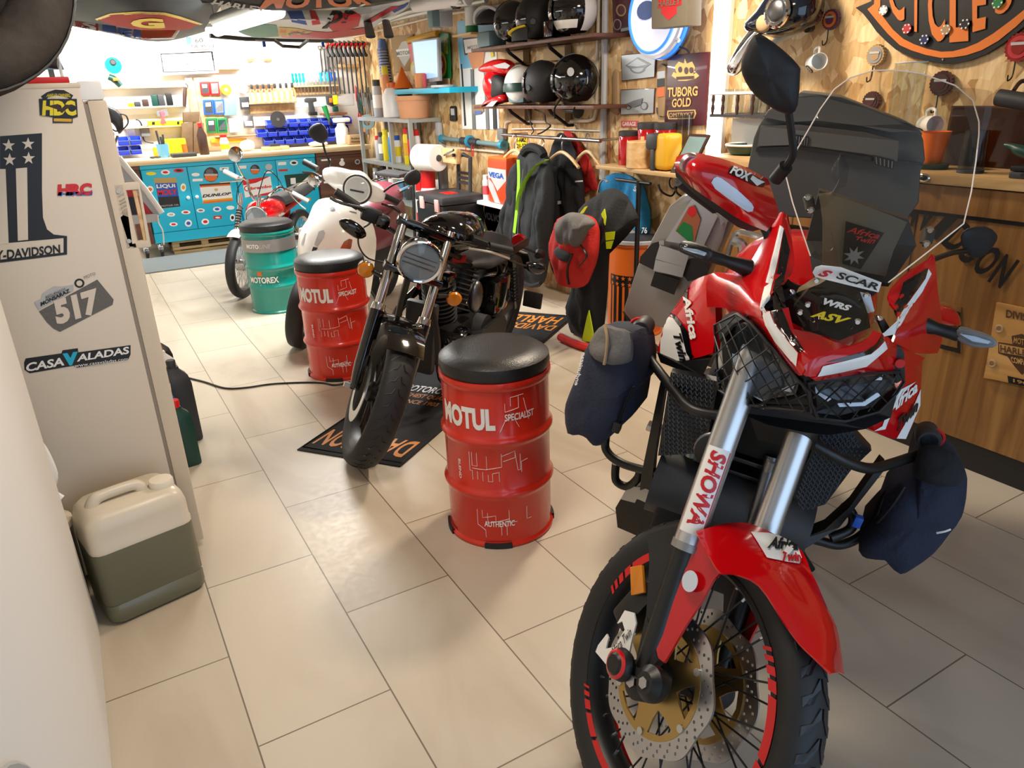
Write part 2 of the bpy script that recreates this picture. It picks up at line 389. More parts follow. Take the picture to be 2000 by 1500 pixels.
for n, c, r, k in (('white_wall', 'e9e8e4', .7, {}), ('white_board', 'efe9dd', .6, dict(var=.06)), ('ceiling_paint', 'b9b3a6', .8, {}), ('black_skirting', '1c1a19', .5, {}),
    ('black', '121213', .42, {}), ('black_gloss', '0a0a0b', .08, dict(coat=.6)), ('black_matt', '1b1b1d', .6, dict(bump=.1, bscale=300)), ('rubber', '1d1d1e', .62, {}), ('case_grey_hazed', '4e4f4d', .5, {}), ('case_light', '5d5c58', .45, {}), ('dark_grey', '343538', .5, {}),
    ('grey', '77787a', .5, {}), ('light_grey', 'b8b9ba', .45, {}), ('white', 'f0efec', .35, {}), ('white_gloss', 'f4f3ef', .12, dict(coat=.4)), ('cream', 'ddd0bd', .38, {}), ('blue_can', '2a86c8', .35, {}), ('blue_soft', '5a76b8', .5, {}), ('cyan_dark', '2c8fb0', .35, {}), ('pink_clip', 'e8b8b4', .5, {}), ('orange_red', 'd9431c', .45, {}), ('cloth_coal', '22262a', .85, dict(bump=.3, bscale=90)), ('cloth_dark', '3a3d42', .85, {}), ('clock_face', 'e6e6f8', .3, dict(emit=.7)), ('sign_red', 'b8242b', .5, {}), ('red_clear_solid', 'a8141c', .08, dict(coat=.5)), ('navy_gloss', '0c1220', .08, dict(coat=.6)), ('navy', '1f2a5c', .4, {}), ('cap_purple', '5a3550', .4, {}), ('flag_grey', '50585a', .8, {}), ('flag_red', 'b03a34', .8, {}), ('flag_black', '2c2926', .8, {}), ('flag_white', 'd6d8d4', .8, {}), ('flag_green', '6f9a8a', .8, {}), ('flag_yellow', 'cdb56a', .8, {}), ('blue_flag', '3f5a9c', .8, {}), ('mat_grey', '6f7678', .8, {}), ('mat_blue', '6f8a8e', .6, {}), ('blue_rim', '5f7ae0', .35, {}), ('orange_soft', 'e0955e', .5, {}), ('red_clothlike', 'd2505a', .5, {}), ('wood_dark', '6a5238', .6, dict(var=.3, vscale=20)), ('jerry_top', 'd6cbb6', .35, {}), ('jerry_liquid', '6b6a55', .3, {}), ('jerry_cap', 'e6dcc9', .4, {}), ('tyre_old', '3b342e', .85, dict(var=.5, vscale=14, bump=.4, bscale=40)), ('cream_door', 'd9c9b2', .4, {}), ('gasket', '8f8578', .6, {}),
    ('red_gloss', 'c8060f', .16, dict(coat=.5)), ('red_plain', 'd01a1c', .4, {}), ('red_drum', 'cf2a17', .25, dict(coat=.3)), ('teal_drum', '05897f', .25, dict(coat=.3)), ('orange', 'e06a1c', .4, {}), ('orange_sign', 'd8721f', .5, {}),
    ('cyan', '12b3d6', .42, {}), ('blue_bin', '1f3fc4', .35, {}), ('blue', '1d56b8', .4, {}), ('yellow', 'e8d21c', .45, {}), ('yellow_deep', 'd9a520', .45, {}), ('green', '117a3c', .45, {}), ('dark_green', '0f3d33', .4, {}), ('burgundy', '70303c', .38, {}),
    ('chrome', 'e6e6e8', .06, dict(metal=1)), ('steel', 'b9b9bb', .28, dict(metal=1)), ('steel_dark', '6d6d70', .35, dict(metal=1)), ('alu', 'c7c8c9', .33, dict(metal=1)), ('alu_flat', '9c9a98', .42, dict(metal=.7)), ('zinc', 'b7bcb8', .4, dict(metal=.6)), ('gold_metal', 'b59a62', .35, dict(metal=1)), ('copper', 'b06a4a', .4, dict(metal=.5)),
    ('hiviz', 'c9e21c', .55, {}), ('hiviz_green', '9fe03a', .55, {}), ('cloth_black', '17191d', .85, dict(bump=.3, bscale=90)), ('cloth_navy', '1a2136', .8, dict(bump=.3, bscale=120)), ('cloth_grey', '6b6866', .85, dict(bump=.3, bscale=120)), ('cloth_red', 'c5251f', .8, dict(bump=.3, bscale=90)), ('cloth_blue', '2089c4', .8, dict(bump=.3, bscale=90)),
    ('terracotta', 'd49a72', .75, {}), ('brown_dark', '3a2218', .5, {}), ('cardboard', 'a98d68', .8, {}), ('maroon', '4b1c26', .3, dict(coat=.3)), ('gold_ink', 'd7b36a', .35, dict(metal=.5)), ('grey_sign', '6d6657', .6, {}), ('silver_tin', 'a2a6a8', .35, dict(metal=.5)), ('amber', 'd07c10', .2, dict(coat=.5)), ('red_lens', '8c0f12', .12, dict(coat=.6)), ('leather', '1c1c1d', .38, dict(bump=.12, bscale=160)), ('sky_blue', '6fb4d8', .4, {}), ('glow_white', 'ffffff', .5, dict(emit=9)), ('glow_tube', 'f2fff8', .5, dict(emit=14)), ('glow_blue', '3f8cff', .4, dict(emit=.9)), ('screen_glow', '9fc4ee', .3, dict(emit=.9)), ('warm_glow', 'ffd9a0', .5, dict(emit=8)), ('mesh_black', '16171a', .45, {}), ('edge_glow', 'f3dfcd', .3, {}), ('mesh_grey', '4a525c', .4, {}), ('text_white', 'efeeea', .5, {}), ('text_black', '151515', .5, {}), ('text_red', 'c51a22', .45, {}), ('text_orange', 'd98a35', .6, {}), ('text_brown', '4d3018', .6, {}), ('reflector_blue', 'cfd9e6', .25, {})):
    mat(n, c, r, **k)
clear('clear_screen', 'f0eeea', 1.45, .01, 1.6); clear('clear_glass', 'f2f6f6', 1.45, .02, 1.3); clear('clear_plastic', 'e6e9ea', 1.4, .12); clear('lens_clear', 'e8eef2', 1.5, .03, 1.2); clear('red_clear', 'c01a20', 1.45, .05, 1.2); clear('smoke_panel', 'b8a49a', 1.45, .05, 1.3); clear('smoke_screen', '8f8f92', 1.45, .02, 1.4)
# ---------------------------------------------------------------- the room
XL, XR, YF, YB, ZC = -.75, 3.18, -1.3, 9.0, 2.35
struct('floor', (bx(XL-.1, XR+.1, YF-1.2, YB+.1, -.1, 0), 'floor_tile'))
struct('ceiling', (bx(XL-.1, XR+.1, YF-.1, YB+.1, ZC, ZC+.1), 'ceiling_paint'))
struct('wall_right', (bx(XR, XR+.1, YF, YB+.1, 0, ZC), 'strand_board'))
struct('wall_left', (bx(XL-.1, XL, YF, YB+.1, 0, ZC), 'white_wall'))
struct('wall_back', (bx(XL, XR, YB, YB+.1, 0, ZC), 'white_board'))
struct('wall_front', (bx(XL, -.45, YF-.1, YF, 0, ZC), 'white_wall'), (bx(2.75, XR, YF-.1, YF, 0, ZC), 'white_wall'), (bx(-.45, 2.75, YF-.1, YF, 2.1, ZC), 'white_wall'))
# ---------------------------------------------------------------- red adventure motorcycle
class Rig:
    """frame of a leaning machine: a = back from the front axle, l = to its left, h = up"""
    def __init__(s, x, y, head, lean, st=0, rake=27.5, trail=-.113):
        s.o = V((x, y, 0)); F_ = V((math.cos(head), math.sin(head), 0)); Lf = V((-F_.y, F_.x, 0)); Z = V((0, 0, 1))
        ln = Lf*math.cos(lean)-Z*math.sin(lean); up = Lf*math.sin(lean)+Z*math.cos(lean)
        s.B = (-F_, ln, up); s.st = st; r = math.radians(rake)
        if st:
            k = (s.B[0]*math.sin(r)+s.B[2]*math.cos(r)).normalized(); p = s.o+s.B[0]*trail; R = Matrix.Rotation(-st, 3, k)
            s.B = tuple(R @ b for b in s.B); s.o = p+R @ (s.o-p)
    def P(s, a, l, h): return s.o+s.B[0]*a+s.B[1]*l+s.B[2]*h
    def pl(s, px, py, ax, v):
        d = ray(px, py); n = s.B['alh'.index(ax)]; t = (v-(EYE-s.o).dot(n))/d.dot(n); return EYE+d*t
    def a(s, q): return [s.pl(n[0], n[1], 'a', n[2]) for n in _nums(q)]
    def l(s, q, l=None): return [s.pl(n[0], n[1], 'l', n[2] if l is None else l) for n in _nums(q)]
def _nums(q): return [[float(t) for t in p.split()] for p in q.split(';')]
def rows(fn, q): return [fn(r) for r in q.split('|')]
def prism(P, vec):
    """outline P pushed along vec"""
    n = newell(list(map(V, P))); return slab(P, 0, n)[0][:0] or _prism(P, V(vec))
def _prism(P, vec):
    P = [V(p) for p in P]; tri = poly(P)[1]; k = len(P)
    return P+[p+vec for p in P], tri+[tuple(i+k for i in q[::-1]) for q in tri]+[(i, (i+1) % k, (i+1) % k+k, i+k) for i in range(k)]
def pillow(P, d, bulge, depth, rows_=((1, 0), (.93, .45), (.75, .8), (.45, .97), (.12, 1)), back=.85):
    """stuffed shape: outline P, rounded towards d by bulge, depth behind it"""
    P = smooth_path(P, 2, True); d = V(d).normalized(); c = sum(P, V((0, 0, 0)))/len(P); R = []
    for k, b in ((.1, 1), (back*.7, .98), (back, .8), (.97, .35)): R.append([c+(p-c)*k-d*(depth*b) for p in P])
    for k, b in rows_: R.append([c+(p-c)*k+d*(bulge*b) for p in P])
    return loft(R)
from mathutils import noise
def cloth(P, d, bulge, depth, wr=.02, f=9, seed=0):
    """hanging cloth: outline P, full in the middle, with soft upright folds"""
    P = smooth_path(P, 4, True); d = V(d).normalized(); c = sum(P, V())/len(P); R = []
    for k in (.05, .5, .85, .97): R.append([c+(p-c)*k-d*(depth*math.sqrt(1.0001-k**4)) for p in P])
    for i in range(15):
        k = 1-.97*i/14; r = []
        for p in P:
            q = c+(p-c)*k; w_ = noise.noise(V((q.x*f, q.y*f, q.z*f*.33+seed)))+.5*noise.noise(V((q.x*f*2.3, q.y*f*2.3, q.z*f+seed)))
            r.append(q+d*(bulge*(1-k**3)**.6+wr*w_*(1 if i else .3)))
        R.append(r)
    return loft(R)
def star(c, x, y, r, n=5, k=.4, a0=PI/2): return [V(c)+V(x)*(rr*math.cos(a0+PI*i/n))+V(y)*(rr*math.sin(a0+PI*i/n)) for i in range(2*n) for rr in [r if i % 2 == 0 else r*k]]
KC = Rig(.85, .95, -2.48, .22); KS = Rig(.809, .967, -2.5675, .194, -.8604)
C, S, SL = KC.a, KS.a, KS.l
fw = -KC.B[0]; upv = KC.B[2]; lf = KC.B[1]
AT = thing('adventure_motorcycle', 'big red adventure motorcycle with a tall clear windscreen and metal panniers', 'motorcycle', KC.P(.7, 0, 0))
AT.location.z = 0; ORG[AT.name].z = 0
# --- front wheel
hub = KS.P(0, 0, .35); axl = KS.B[1]; upS = KS.B[2]; bkS = KS.B[0]
def WP(r, th, l): return hub+upS*(r*math.cos(th))-bkS*(r*math.sin(th))+axl*l
half = [(.268, .030), (.284, .042), (.306, .046), (.324, .041), (.335, .026), (.34, 0)]
tp = [(r, -t) for r, t in half]+[(r, t) for r, t in half[-2::-1]]+[(.268, -.03)]
tread = []
for i in range(44):
    th = 2*PI*i/44
    for s in (1, -1):
        q = [WP(.3425, th+.0, s*.003), WP(.3425, th+.05, s*.003), WP(.338, th+.13, s*.021), WP(.329, th+.15, s*.038), WP(.329, th+.10, s*.038), WP(.338, th+.075, s*.021)]
        tread.append(_prism(q, -(q[0]-hub).normalized()*.006))
part(AT, 'front_tyre', (lathe(tp, hub, axl, 72, X=upS), 'rubber'), *[(t, 'mesh_black') for t in tread])
rp = [(.27, -.033), (.262, -.036), (.256, -.03), (.249, -.016), (.246, 0), (.249, .016), (.256, .03), (.262, .036), (.27, .033), (.27, -.033)]
def arc(l, r0, r1, a0, a1, n=8, skew=0): return grid([[WP(r0, a0+(a1-a0)*i/n, l) for i in range(n+1)], [WP(r1, a0+skew+(a1-a0)*i/n, l) for i in range(n+1)]], .001)
rim = part(AT, 'front_rim', (lathe(rp, hub, axl, 64, X=upS), 'black'))
tape = []
for b in (0, 1, 2):
    z = b*2*PI/3+.35
    for a0, a1 in ((0, .03), (.06, .10), (.13, .19), (.22, .30), (.33, .75), (.78, .98), (1.01, 1.09), (1.12, 1.16), (1.19, 1.21)): tape += [(arc(s*.0375, .2565, .2745, z+a0, z+a1, 6, .03), 'red_plain') for s in (1, -1)]
parts(rim, 'rim_tape', *tape)
sp = []
for i in range(18):
    for s in (1, -1):
        th = 2*PI*i/18+.09*s; sp.append((cyl(WP(.034, th+.9*(1 if i % 2 else -1), s*.034), WP(.25, th, s*.008), .0022, n=5), 'black'))
        sp.append((cyl(WP(.236, th, s*.009), WP(.251, th, s*.007), .0035, n=5), 'alu'))
part(AT, 'wheel_spokes', *sp)
part(AT, 'front_hub', (lathe([(.02, -.075), (.03, -.07), (.036, -.04), (.028, -.02), (.028, .02), (.036, .04), (.03, .07), (.02, .075)], hub, axl, 24), 'black'), (ring(hub+axl*-.04, axl, .042, .004, 24, 6), 'red_plain'))
def rotor(l):
    n = 120; out = [WP(.155+.0045*math.sin(8*2*PI*i/n), 2*PI*i/n, l) for i in range(n)]; inn = [WP(.117+.002*math.sin(6*2*PI*i/48), 2*PI*i/48, l) for i in range(48)]
    holes = [inn]
    for i in range(30):
        for r, o in ((.128, 0), (.138, .07), (.147, .14)):
            c = WP(r, 2*PI*i/30+o, l); holes.append(disc2(c, upS, bkS, .0035, n=6))
    c1 = [WP(.121, 2*PI*i/48, l) for i in range(48)]; ch = [[WP(.045, 2*PI*i/24, l) for i in range(24)]]
    for i in range(6):
        t = 2*PI*i/6; ch.append([WP(r, t+d, l) for r, d in ((.108, -.33), (.110, 0), (.108, .33), (.08, .22), (.062, 0), (.08, -.22))])
    d = part(AT, 'brake_disc', (slab(out, .005, -axl if l < 0 else axl, holes), 'steel'), (slab([p+axl*(.004 if l < 0 else -.004) for p in c1], .005, axl, [[p+axl*(.004 if l < 0 else -.004) for p in h] for h in ch]), 'gold_metal'))
    parts(d, 'disc_bobbin', *[(lathe([(.008, -.004), (.008, .004)], WP(.114, 2*PI*i/6+.5, l), axl, 10), 'alu') for i in range(6)])
rotor(-.066); rotor(.066)
# --- fork
def fork(s):
    A, B = KS.P(.138, .105*s, .60), KS.P(.36, .105*s, 1.02); d = (B-A).normalized(); e = (EYE-A); x = (e-d*e.dot(d)).normalized(); y = d.cross(x)
    f = lambda u, v, r=.0295: A+d*(u*.25)+x*(r*math.cos(v))+y*(r*math.sin(v))
    pc = [(cyl(A, B, .029, n=28), 'alu'), (cyl(A-d*.012, A+d*.004, .031, n=28), 'alu_flat')]
    if s < 0:
        pc += [(grid([[f(u, v) for u in [.10+.73*i/10 for i in range(11)]] for v in [-.95+.22*j for j in range(9)]], .0004, nrm=x), 'text_white')]
        pc += [(tf('SHOWA', lambda u, v: f(u, v, .0304), .80, .17, -.55, .62, .04, .15), 'text_red')]
        pc += [(grid([[f(u, v, .0303) for u in [.12+.7*i/8 for i in range(9)]] for v in (.74, .80)], .0003, nrm=x), 'text_red')]
    t = part(AT, 'fork_tube', *pc)
    part(AT, 'fork_leg', (cyl(KS.P(-.012, .105*s, .335), A+d*.01, .024, .025, n=20), 'black'), (lathe([(.02, -.028), (.036, -.02), (.038, .015), (.03, .03)], KS.P(-.012, .105*s, .345), axl, 20), 'black_matt'), (lathe([(.013, -.032), (.013, .034)], KS.P(-.012, .108*s, .345), axl*s, 6), 'steel'))
for s in (-1, 1): fork(s)
for s in (-1, 1):
    g = SL('1265 1043 -.118;1300 1032 -.122;1340 1025 -.12;1357 1042 -.11;1332 1100 -.11;1282 1245 -.112;1284 1290 -.118;1262 1322 -.12;1240 1300 -.12;1262 1200 -.125;1268 1100 -.125')
    if s > 0: g = [p-axl*(2*(p-hub).dot(axl)) for p in g]
    gg = part(AT, 'fork_guard', (slab(g, .02, -axl*-s), 'black_matt'))
    if s < 0: part(gg, 'amber_reflector', (bev(slab(SL('1230 1107 -.128;1253 1103 -.128;1257 1157 -.128;1232 1163 -.128'), .008, -axl), .002), 'amber'))
cal = part(AT, 'brake_caliper', (rbox(KS.P(.135, -.088, .40), (.06, .05, .11), .012, Matrix((bkS, axl, upS)).transposed()), 'black'), (slab(SL('1220 1192;1238 1197;1242 1217;1233 1253;1228 1278;1207 1290;1183 1297;1163 1273;1168 1260;1185 1238;1188 1246;1183 1267;1200 1263;1220 1230;1215 1213;1205 1218', -.118), .004, -axl), 'text_white'),
     (tq('Africa Twin', SL('1198 1285;1236 1240;1231 1224;1192 1270', -.1185), .01, .3, n=-axl), 'text_black'))
pr = KS.pl(1214, 1298, 'l', -.145); part(AT, 'axle_slider', (lathe([(.012, -.02), (.028, -.012), (.034, 0), (.03, .014), (.018, .024)], pr, -axl, 20), 'black'), (lathe([(.029, .012), (.03, .016), (.024, .02)], pr, -axl, 20), 'red_gloss'), (cyl(pr, pr+axl*.06, .01), 'black'))
pr = KS.pl(1268, 1335, 'l', -.14); part(AT, 'axle_slider', (lathe([(.03, -.03), (.036, -.015), (.036, 0), (.022, .014)], pr, -axl, 20), 'black'), (lathe([(.012, .012), (.012, .018)], pr, -axl, 6), 'steel'))
# --- front fender
fr = rows(SL, '1360 1037 -.10;1372 1034 -.085;1420 1022 -.03;1470 1024 .03;1547 1060 .07|1385 1085 -.10;1395 1072 -.08;1445 1050 -.02;1500 1048 .03;1565 1075 .066|1407 1118 -.075;1418 1090 -.05;1462 1066 -.01;1515 1066 .03;1575 1092 .064|1433 1120 -.07;1452 1098 -.04;1490 1080 0;1535 1082 .03;1583 1113 .062|1483 1143 -.068;1505 1120 -.04;1535 1108 0;1565 1115 .03;1596 1140 .058|1530 1213 -.066;1550 1185 -.036;1575 1165 0;1597 1165 .028;1613 1180 .055|1562 1257 -.063;1582 1232 -.034;1603 1212 0;1620 1212 .028;1634 1225 .052|1593 1287 -.058;1610 1268 -.03;1624 1255 0;1636 1256 .026;1643 1268 .048|1624 1315 -.05;1632 1314 -.026;1638 1313 0;1644 1315 .022;1649 1317 .04')
fl = SL('1360 1037 -.112;1395 1040 -.095;1412 1080 -.088;1407 1118 -.08;1393 1133 -.085;1367 1180 -.095;1340 1220 -.1;1297 1295 -.108;1283 1283 -.116;1280 1248 -.118;1307 1173 -.118;1333 1097 -.116')
def clear_tyre(p, r0=.356):
    d = (EYE-p).normalized()
    for _ in range(60):
        q = p-hub; l = q.dot(axl); r = (q-axl*l).length
        if r >= r0-.35*max(0, abs(l)-.045) : break
        p = p+d*.002
    return p
fr = [[clear_tyre(p) for p in r] for r in fr]
fg = grid(fr, .004, 3); fT = bvh(fg, slab(fl, .006, -axl))
fd = part(AT, 'front_fender', (fg, 'red_gloss'), (slab(fl, .006, -axl), 'red_gloss'), (slab([p-axl*(2*(p-hub).dot(axl)) for p in fl], .006, axl), 'red_gloss'))
cq = KS.pl(1347, 1135, 'l', -.1195); part(fd, 'round_sticker', (slab(disc2(cq, upS, bkS, .021, .021, 28), .0008, -axl), 'reflector_blue'))
part(fd, 'fender_decal', (drape(fT, '1466 1040;1500 1042;1552 1052;1566 1090;1560 1102;1535 1098;1497 1090;1480 1062', .002, 4), 'text_white'), (drape_text(fT, 'Africa', '1496 1074;1560 1078;1556 1056;1502 1050', .0045, .04, .3), 'text_black'), (drape_text(fT, 'Twin', '1524 1099;1566 1100;1562 1080;1526 1080', .0045, .04, .3), 'text_red'))
# --- nose, headlights
def trace(name, q, th, m, fn=C, par=AT, nrm=None, b=0, **k):
    P = fn(q); g = slab(P, th, nrm)
    return part(par, name, (bev(g, b) if b else g, m), **k)
bg_ = [
    (grid(rows(C, '1522 416 .42;1530 414 .40;1540 422 .42|1490 470 .40;1520 468 .36;1548 478 .37|1447 530 .40;1495 535 .29;1548 530 .30|1384 536 .46;1440 560 .32;1492 590 .20;1545 585 .22|1381 600 .46;1428 603 .32;1488 622 .18;1548 622 .18'), .005, 3), 'red_gloss'),
    (grid(rows(C, '1424 607 .34;1455 600 .26;1495 610 .18;1540 600 .18|1440 612 .31;1470 618 .22;1505 640 .15;1548 635 .15|1466 626 .26;1495 650 .18;1528 675 .12;1556 660 .12|1510 678 .18;1528 695 .13;1548 708 .09;1565 690 .09|1552 728 .11;1558 732 .09;1565 733 .07;1575 715 .07'), .005, 2), 'red_gloss'),
    (grid(rows(C, '1825 497 .41;1823 499 .40;1819 502 .40|1829 530 .41;1797 527 .37;1764 538 .36|1831 562 .41;1788 565 .33;1733 578 .30|1842 650 .44;1800 632 .32;1758 620 .24;1717 624 .22|1831 690 .44;1792 690 .31;1745 668 .20;1708 655 .18'), .005, 3), 'red_gloss'),
    (grid(rows(C, '1807 699 .40;1765 680 .28;1730 655 .18;1705 645 .17|1777 728 .34;1745 712 .24;1725 680 .15;1690 665 .14|1750 728 .26;1710 722 .17;1690 700 .11;1650 680 .10|1690 735 .17;1650 728 .12;1625 712 .08;1600 690 .08|1600 748 .09;1590 742 .075;1580 735 .07;1570 715 .068'), .005, 2), 'red_gloss'),
    (grid(rows(C, '1540 640 .16;1600 655 .13;1660 675 .13;1712 648 .18|1552 665 .11;1585 685 .085;1630 690 .085;1690 670 .13|1565 690 .085;1580 705 .07;1600 700 .075;1650 690 .10|1565 730 .075;1575 735 .068;1583 735 .07;1600 735 .08'), .005, 2), 'red_gloss')]
beak = part(AT, 'front_cowl', *bg_); bT = bvh(*[g for g, _ in bg_])
def decq(par, T, name, m, *q, e=.0016):
    for s in q: part(par, name, (drape(T, s, e), m))
decq(beak, bT, 'white_stripe', 'text_white', '1524 440 .385;1530 447 .385;1517 520 .33;1504 575 .21;1500 600 .175;1485 600 .19;1489 579 .22;1512 490 .36', '1485 600 .19;1500 600 .175;1512 632 .155;1535 662 .13;1559 690 .095;1556 716 .09;1545 704 .1;1515 668 .135;1496 635 .16',
     '1812 525 .40;1806 545 .38;1752 622 .24;1738 645 .21;1747 654 .21;1775 605 .29;1800 570 .35;1818 535 .4', '1727 667 .18;1732 681 .18;1692 715 .12;1640 727 .10;1596 735 .08;1607 715 .085;1650 705 .10;1700 692 .135;1715 680 .16')
decq(beak, bT, 'black_stripe', 'black_gloss', '1531 447 .386;1542 490 .34;1533 537 .27;1527 570 .22;1526 600 .17;1544 645 .15;1570 683 .09;1562 690 .095;1537 662 .13;1514 632 .155;1503 600 .175;1508 575 .21;1520 520 .32', '1812 523 .41;1765 552 .33;1753 585 .27;1733 615 .23;1722 642 .2;1736 645 .21;1752 620 .25;1806 542 .39', '1722 655 .19;1712 672 .165;1690 686 .135;1612 708 .08;1650 704 .1;1700 691 .135;1725 665 .18')
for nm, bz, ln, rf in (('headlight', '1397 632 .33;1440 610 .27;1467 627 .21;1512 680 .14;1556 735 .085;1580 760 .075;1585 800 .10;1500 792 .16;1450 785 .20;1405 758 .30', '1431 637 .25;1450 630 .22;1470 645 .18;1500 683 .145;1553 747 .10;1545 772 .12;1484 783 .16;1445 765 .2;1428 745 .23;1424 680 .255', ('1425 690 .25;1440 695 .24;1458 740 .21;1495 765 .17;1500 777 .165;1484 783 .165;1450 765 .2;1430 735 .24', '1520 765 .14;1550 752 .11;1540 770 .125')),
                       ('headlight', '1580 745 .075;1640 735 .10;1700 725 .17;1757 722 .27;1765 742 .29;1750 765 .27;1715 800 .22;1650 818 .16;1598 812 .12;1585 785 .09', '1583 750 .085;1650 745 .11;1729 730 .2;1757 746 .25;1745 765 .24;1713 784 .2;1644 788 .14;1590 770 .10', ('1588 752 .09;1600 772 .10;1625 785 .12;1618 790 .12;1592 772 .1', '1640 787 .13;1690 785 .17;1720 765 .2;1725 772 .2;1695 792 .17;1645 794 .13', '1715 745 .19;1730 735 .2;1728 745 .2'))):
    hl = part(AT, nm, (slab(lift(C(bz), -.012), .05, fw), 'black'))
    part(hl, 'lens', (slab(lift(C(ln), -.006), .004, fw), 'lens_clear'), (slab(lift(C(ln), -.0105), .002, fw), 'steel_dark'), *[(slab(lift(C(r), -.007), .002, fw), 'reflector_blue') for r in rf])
    # protective mesh in front of the lens
    o = lift(C(bz), .012, fw); c = sum(o, V())/len(o); pts = []
    x, y, _ = frame(fw); U = [(p-c).dot(x) for p in o]; W_ = [(p-c).dot(y) for p in o]
    def inside(u, v): 
        r = False
        for i in range(len(U)):
            j = i-1
            if (W_[i] > v) != (W_[j] > v) and u < (U[j]-U[i])*(v-W_[i])/(W_[j]-W_[i])+U[i]: r = not r
        return r
    def depth(u, v):
        w = [(1/((u-a)**2+(v-b)**2+1e-5), (p-c).dot(fw)) for a, b, p in zip(U, W_, o)]; return sum(a*b for a, b in w)/sum(a for a, b in w)
    seg = []
    for dr in ((.6, .8), (.6, -.8)):
        for k in range(-14, 15):
            run = []
            for t in range(-40, 41):
                u, v = dr[0]*t*.006-dr[1]*k*.024, dr[1]*t*.006+dr[0]*k*.024
                if inside(u, v): run.append(c+x*u+y*v+fw*depth(u, v))
                elif len(run) > 1: seg.append(run); run = []
                else: run = []
            if len(run) > 1: seg.append(run)
    part(AT, 'headlight_guard', *[(tube([r[0], r[len(r)//2], r[-1]], .0016, 4, 1), 'mesh_black') for r in seg], (tube(o, .003, 6, 1, True), 'mesh_black'))
part(AT, 'lower_grille', (slab(C('1405 765 .28;1450 790 .19;1500 798 .15;1575 800 .10;1600 822 .11;1655 824 .15;1715 806 .21;1752 770 .27;1740 815 .25;1690 838 .22;1620 850 .2;1575 845 .2;1500 830 .22;1440 805 .26'), .08, fw), 'black_matt'), (slab(C('1455 790 .26;1600 840 .24;1590 880 .34;1480 860 .36'), .1, fw), 'black'))
trace('guard_strap', '1400 632 .34;1412 622 .32;1542 562 .27;1552 566 .26;1550 574 .26;1462 616 .24;1430 635 .27;1405 665 .31', .006, 'black_matt')
trace('guard_strap', '1711 616 .23;1727 622 .23;1750 661 .24;1766 690 .25;1768 739 .27;1751 749 .27;1745 701 .24;1730 660 .22', .006, 'black_matt')
parts(AT, 'guard_bolt', *[(lathe([(.006, -.003), (.0065, 0), (.003, .004)], C(q)[0]+fw*.01, fw, 10), 'chrome') for q in ('1547 569 .26', '1717 620 .23', '1490 790 .17')], *[(lathe([(.009, -.004), (.009, .003)], C(q)[0]+fw*.01, fw, 10), 'red_plain') for q in ('1455 608 .28', '1757 706 .25')])
# small visor with stickers
vz = part(AT, 'clear_visor', (grid(rows(C, '1600 545 .27;1640 555 .25;1690 575 .25;1707 600 .25|1552 580 .24;1620 590 .20;1680 610 .20;1712 622 .22|1540 612 .22;1600 622 .17;1660 635 .17;1705 640 .2|1567 651 .17;1600 646 .15;1641 672 .14;1690 655 .17'), .003, 3), 'clear_screen'), (slab(C('1600 540 .29;1690 572 .28;1700 640 .23;1640 665 .19;1570 645 .2;1550 600 .25'), .03, fw), 'black'))
part(vz, 'sticker', (slab(C('1587 532 .24;1592 522 .24;1604 518 .24;1642 522 .23;1722 552 .23;1716 571 .23;1690 565 .23;1620 548 .23;1592 541 .24'), .002), 'text_white'), (tq('SCAR', C('1632 543 .228;1713 567 .228;1718 554 .228;1637 529 .228'), .03, .2), 'text_black'), (tq('S', C('1596 538 .23;1620 544 .23;1628 530 .23;1603 524 .23'), .05, .4), 'text_red'))
part(vz, 'sticker', (tq('WRS', C('1607 594 .19;1660 608 .18;1665 597 .18;1611 581 .19'), .05, .3), 'text_white'))
part(vz, 'sticker', (tq('ASV', C('1582 618 .165;1652 635 .155;1664 621 .155;1590 603 .165'), .04, .3), 'yellow'))
parts(AT, 'visor_bracket', (slab(C('1555 572 .255;1560 562 .255;1595 540 .245;1612 548 .245;1600 555 .245'), .004), 'wood_light'), (slab(C('1680 570 .24;1700 575 .24;1708 608 .23;1695 612 .23'), .004), 'reflector_blue'), *[(lathe([(.006, 0), (.004, .006)], C(q)[0], fw, 10), 'chrome') for q in ('1595 548 .24', '1692 577 .235', '1578 595 .18', '1563 610 .18', '1675 628 .17')])
# --- windscreen
def sa(px, py): return .30+(555-py)/415*.21+((px-1735)/190)**2*.06
scr = [(1583, 500, 1735, 552), (1566, 450, 1806, 497), (1548, 395, 1882, 437), (1533, 335, 1897, 375), (1552, 300, 1906, 315), (1580, 252, 1912, 262), (1602, 213, 1912, 238), (1630, 174, 1900, 196), (1660, 152, 1866, 167), (1705, 138, 1800, 144)]
sr = []
for x0, y0, x1, y1 in scr:
    sr.append([KC.pl(x, y, 'a', sa(x, y)) for i in range(9) for x, y in [(x0+(x1-x0)*i/8, y0+(y1-y0)*i/8-math.sin(PI*i/8)*(3 if y0 < 420 else -6))]])
ws = part(AT, 'windscreen', (grid(sr, .004), 'clear_screen'), (tube([r[0] for r in sr]+sr[-1][1:-1]+[r[-1] for r in sr[::-1]], .0014, 5, 1), 'edge_glow'))  # thin pale tube traces the edge of the screen
part(AT, 'wind_deflector', (grid([[KC.pl(x, y, 'a', .44) for x, y in r] for r in (((1862, 172), (1900, 172), (1938, 178)), ((1880, 200), (1912, 205), (1936, 222)), ((1895, 250), (1912, 255), (1924, 262)), ((1900, 288), (1906, 291), (1911, 293)))], .003, 2), 'clear_screen'))
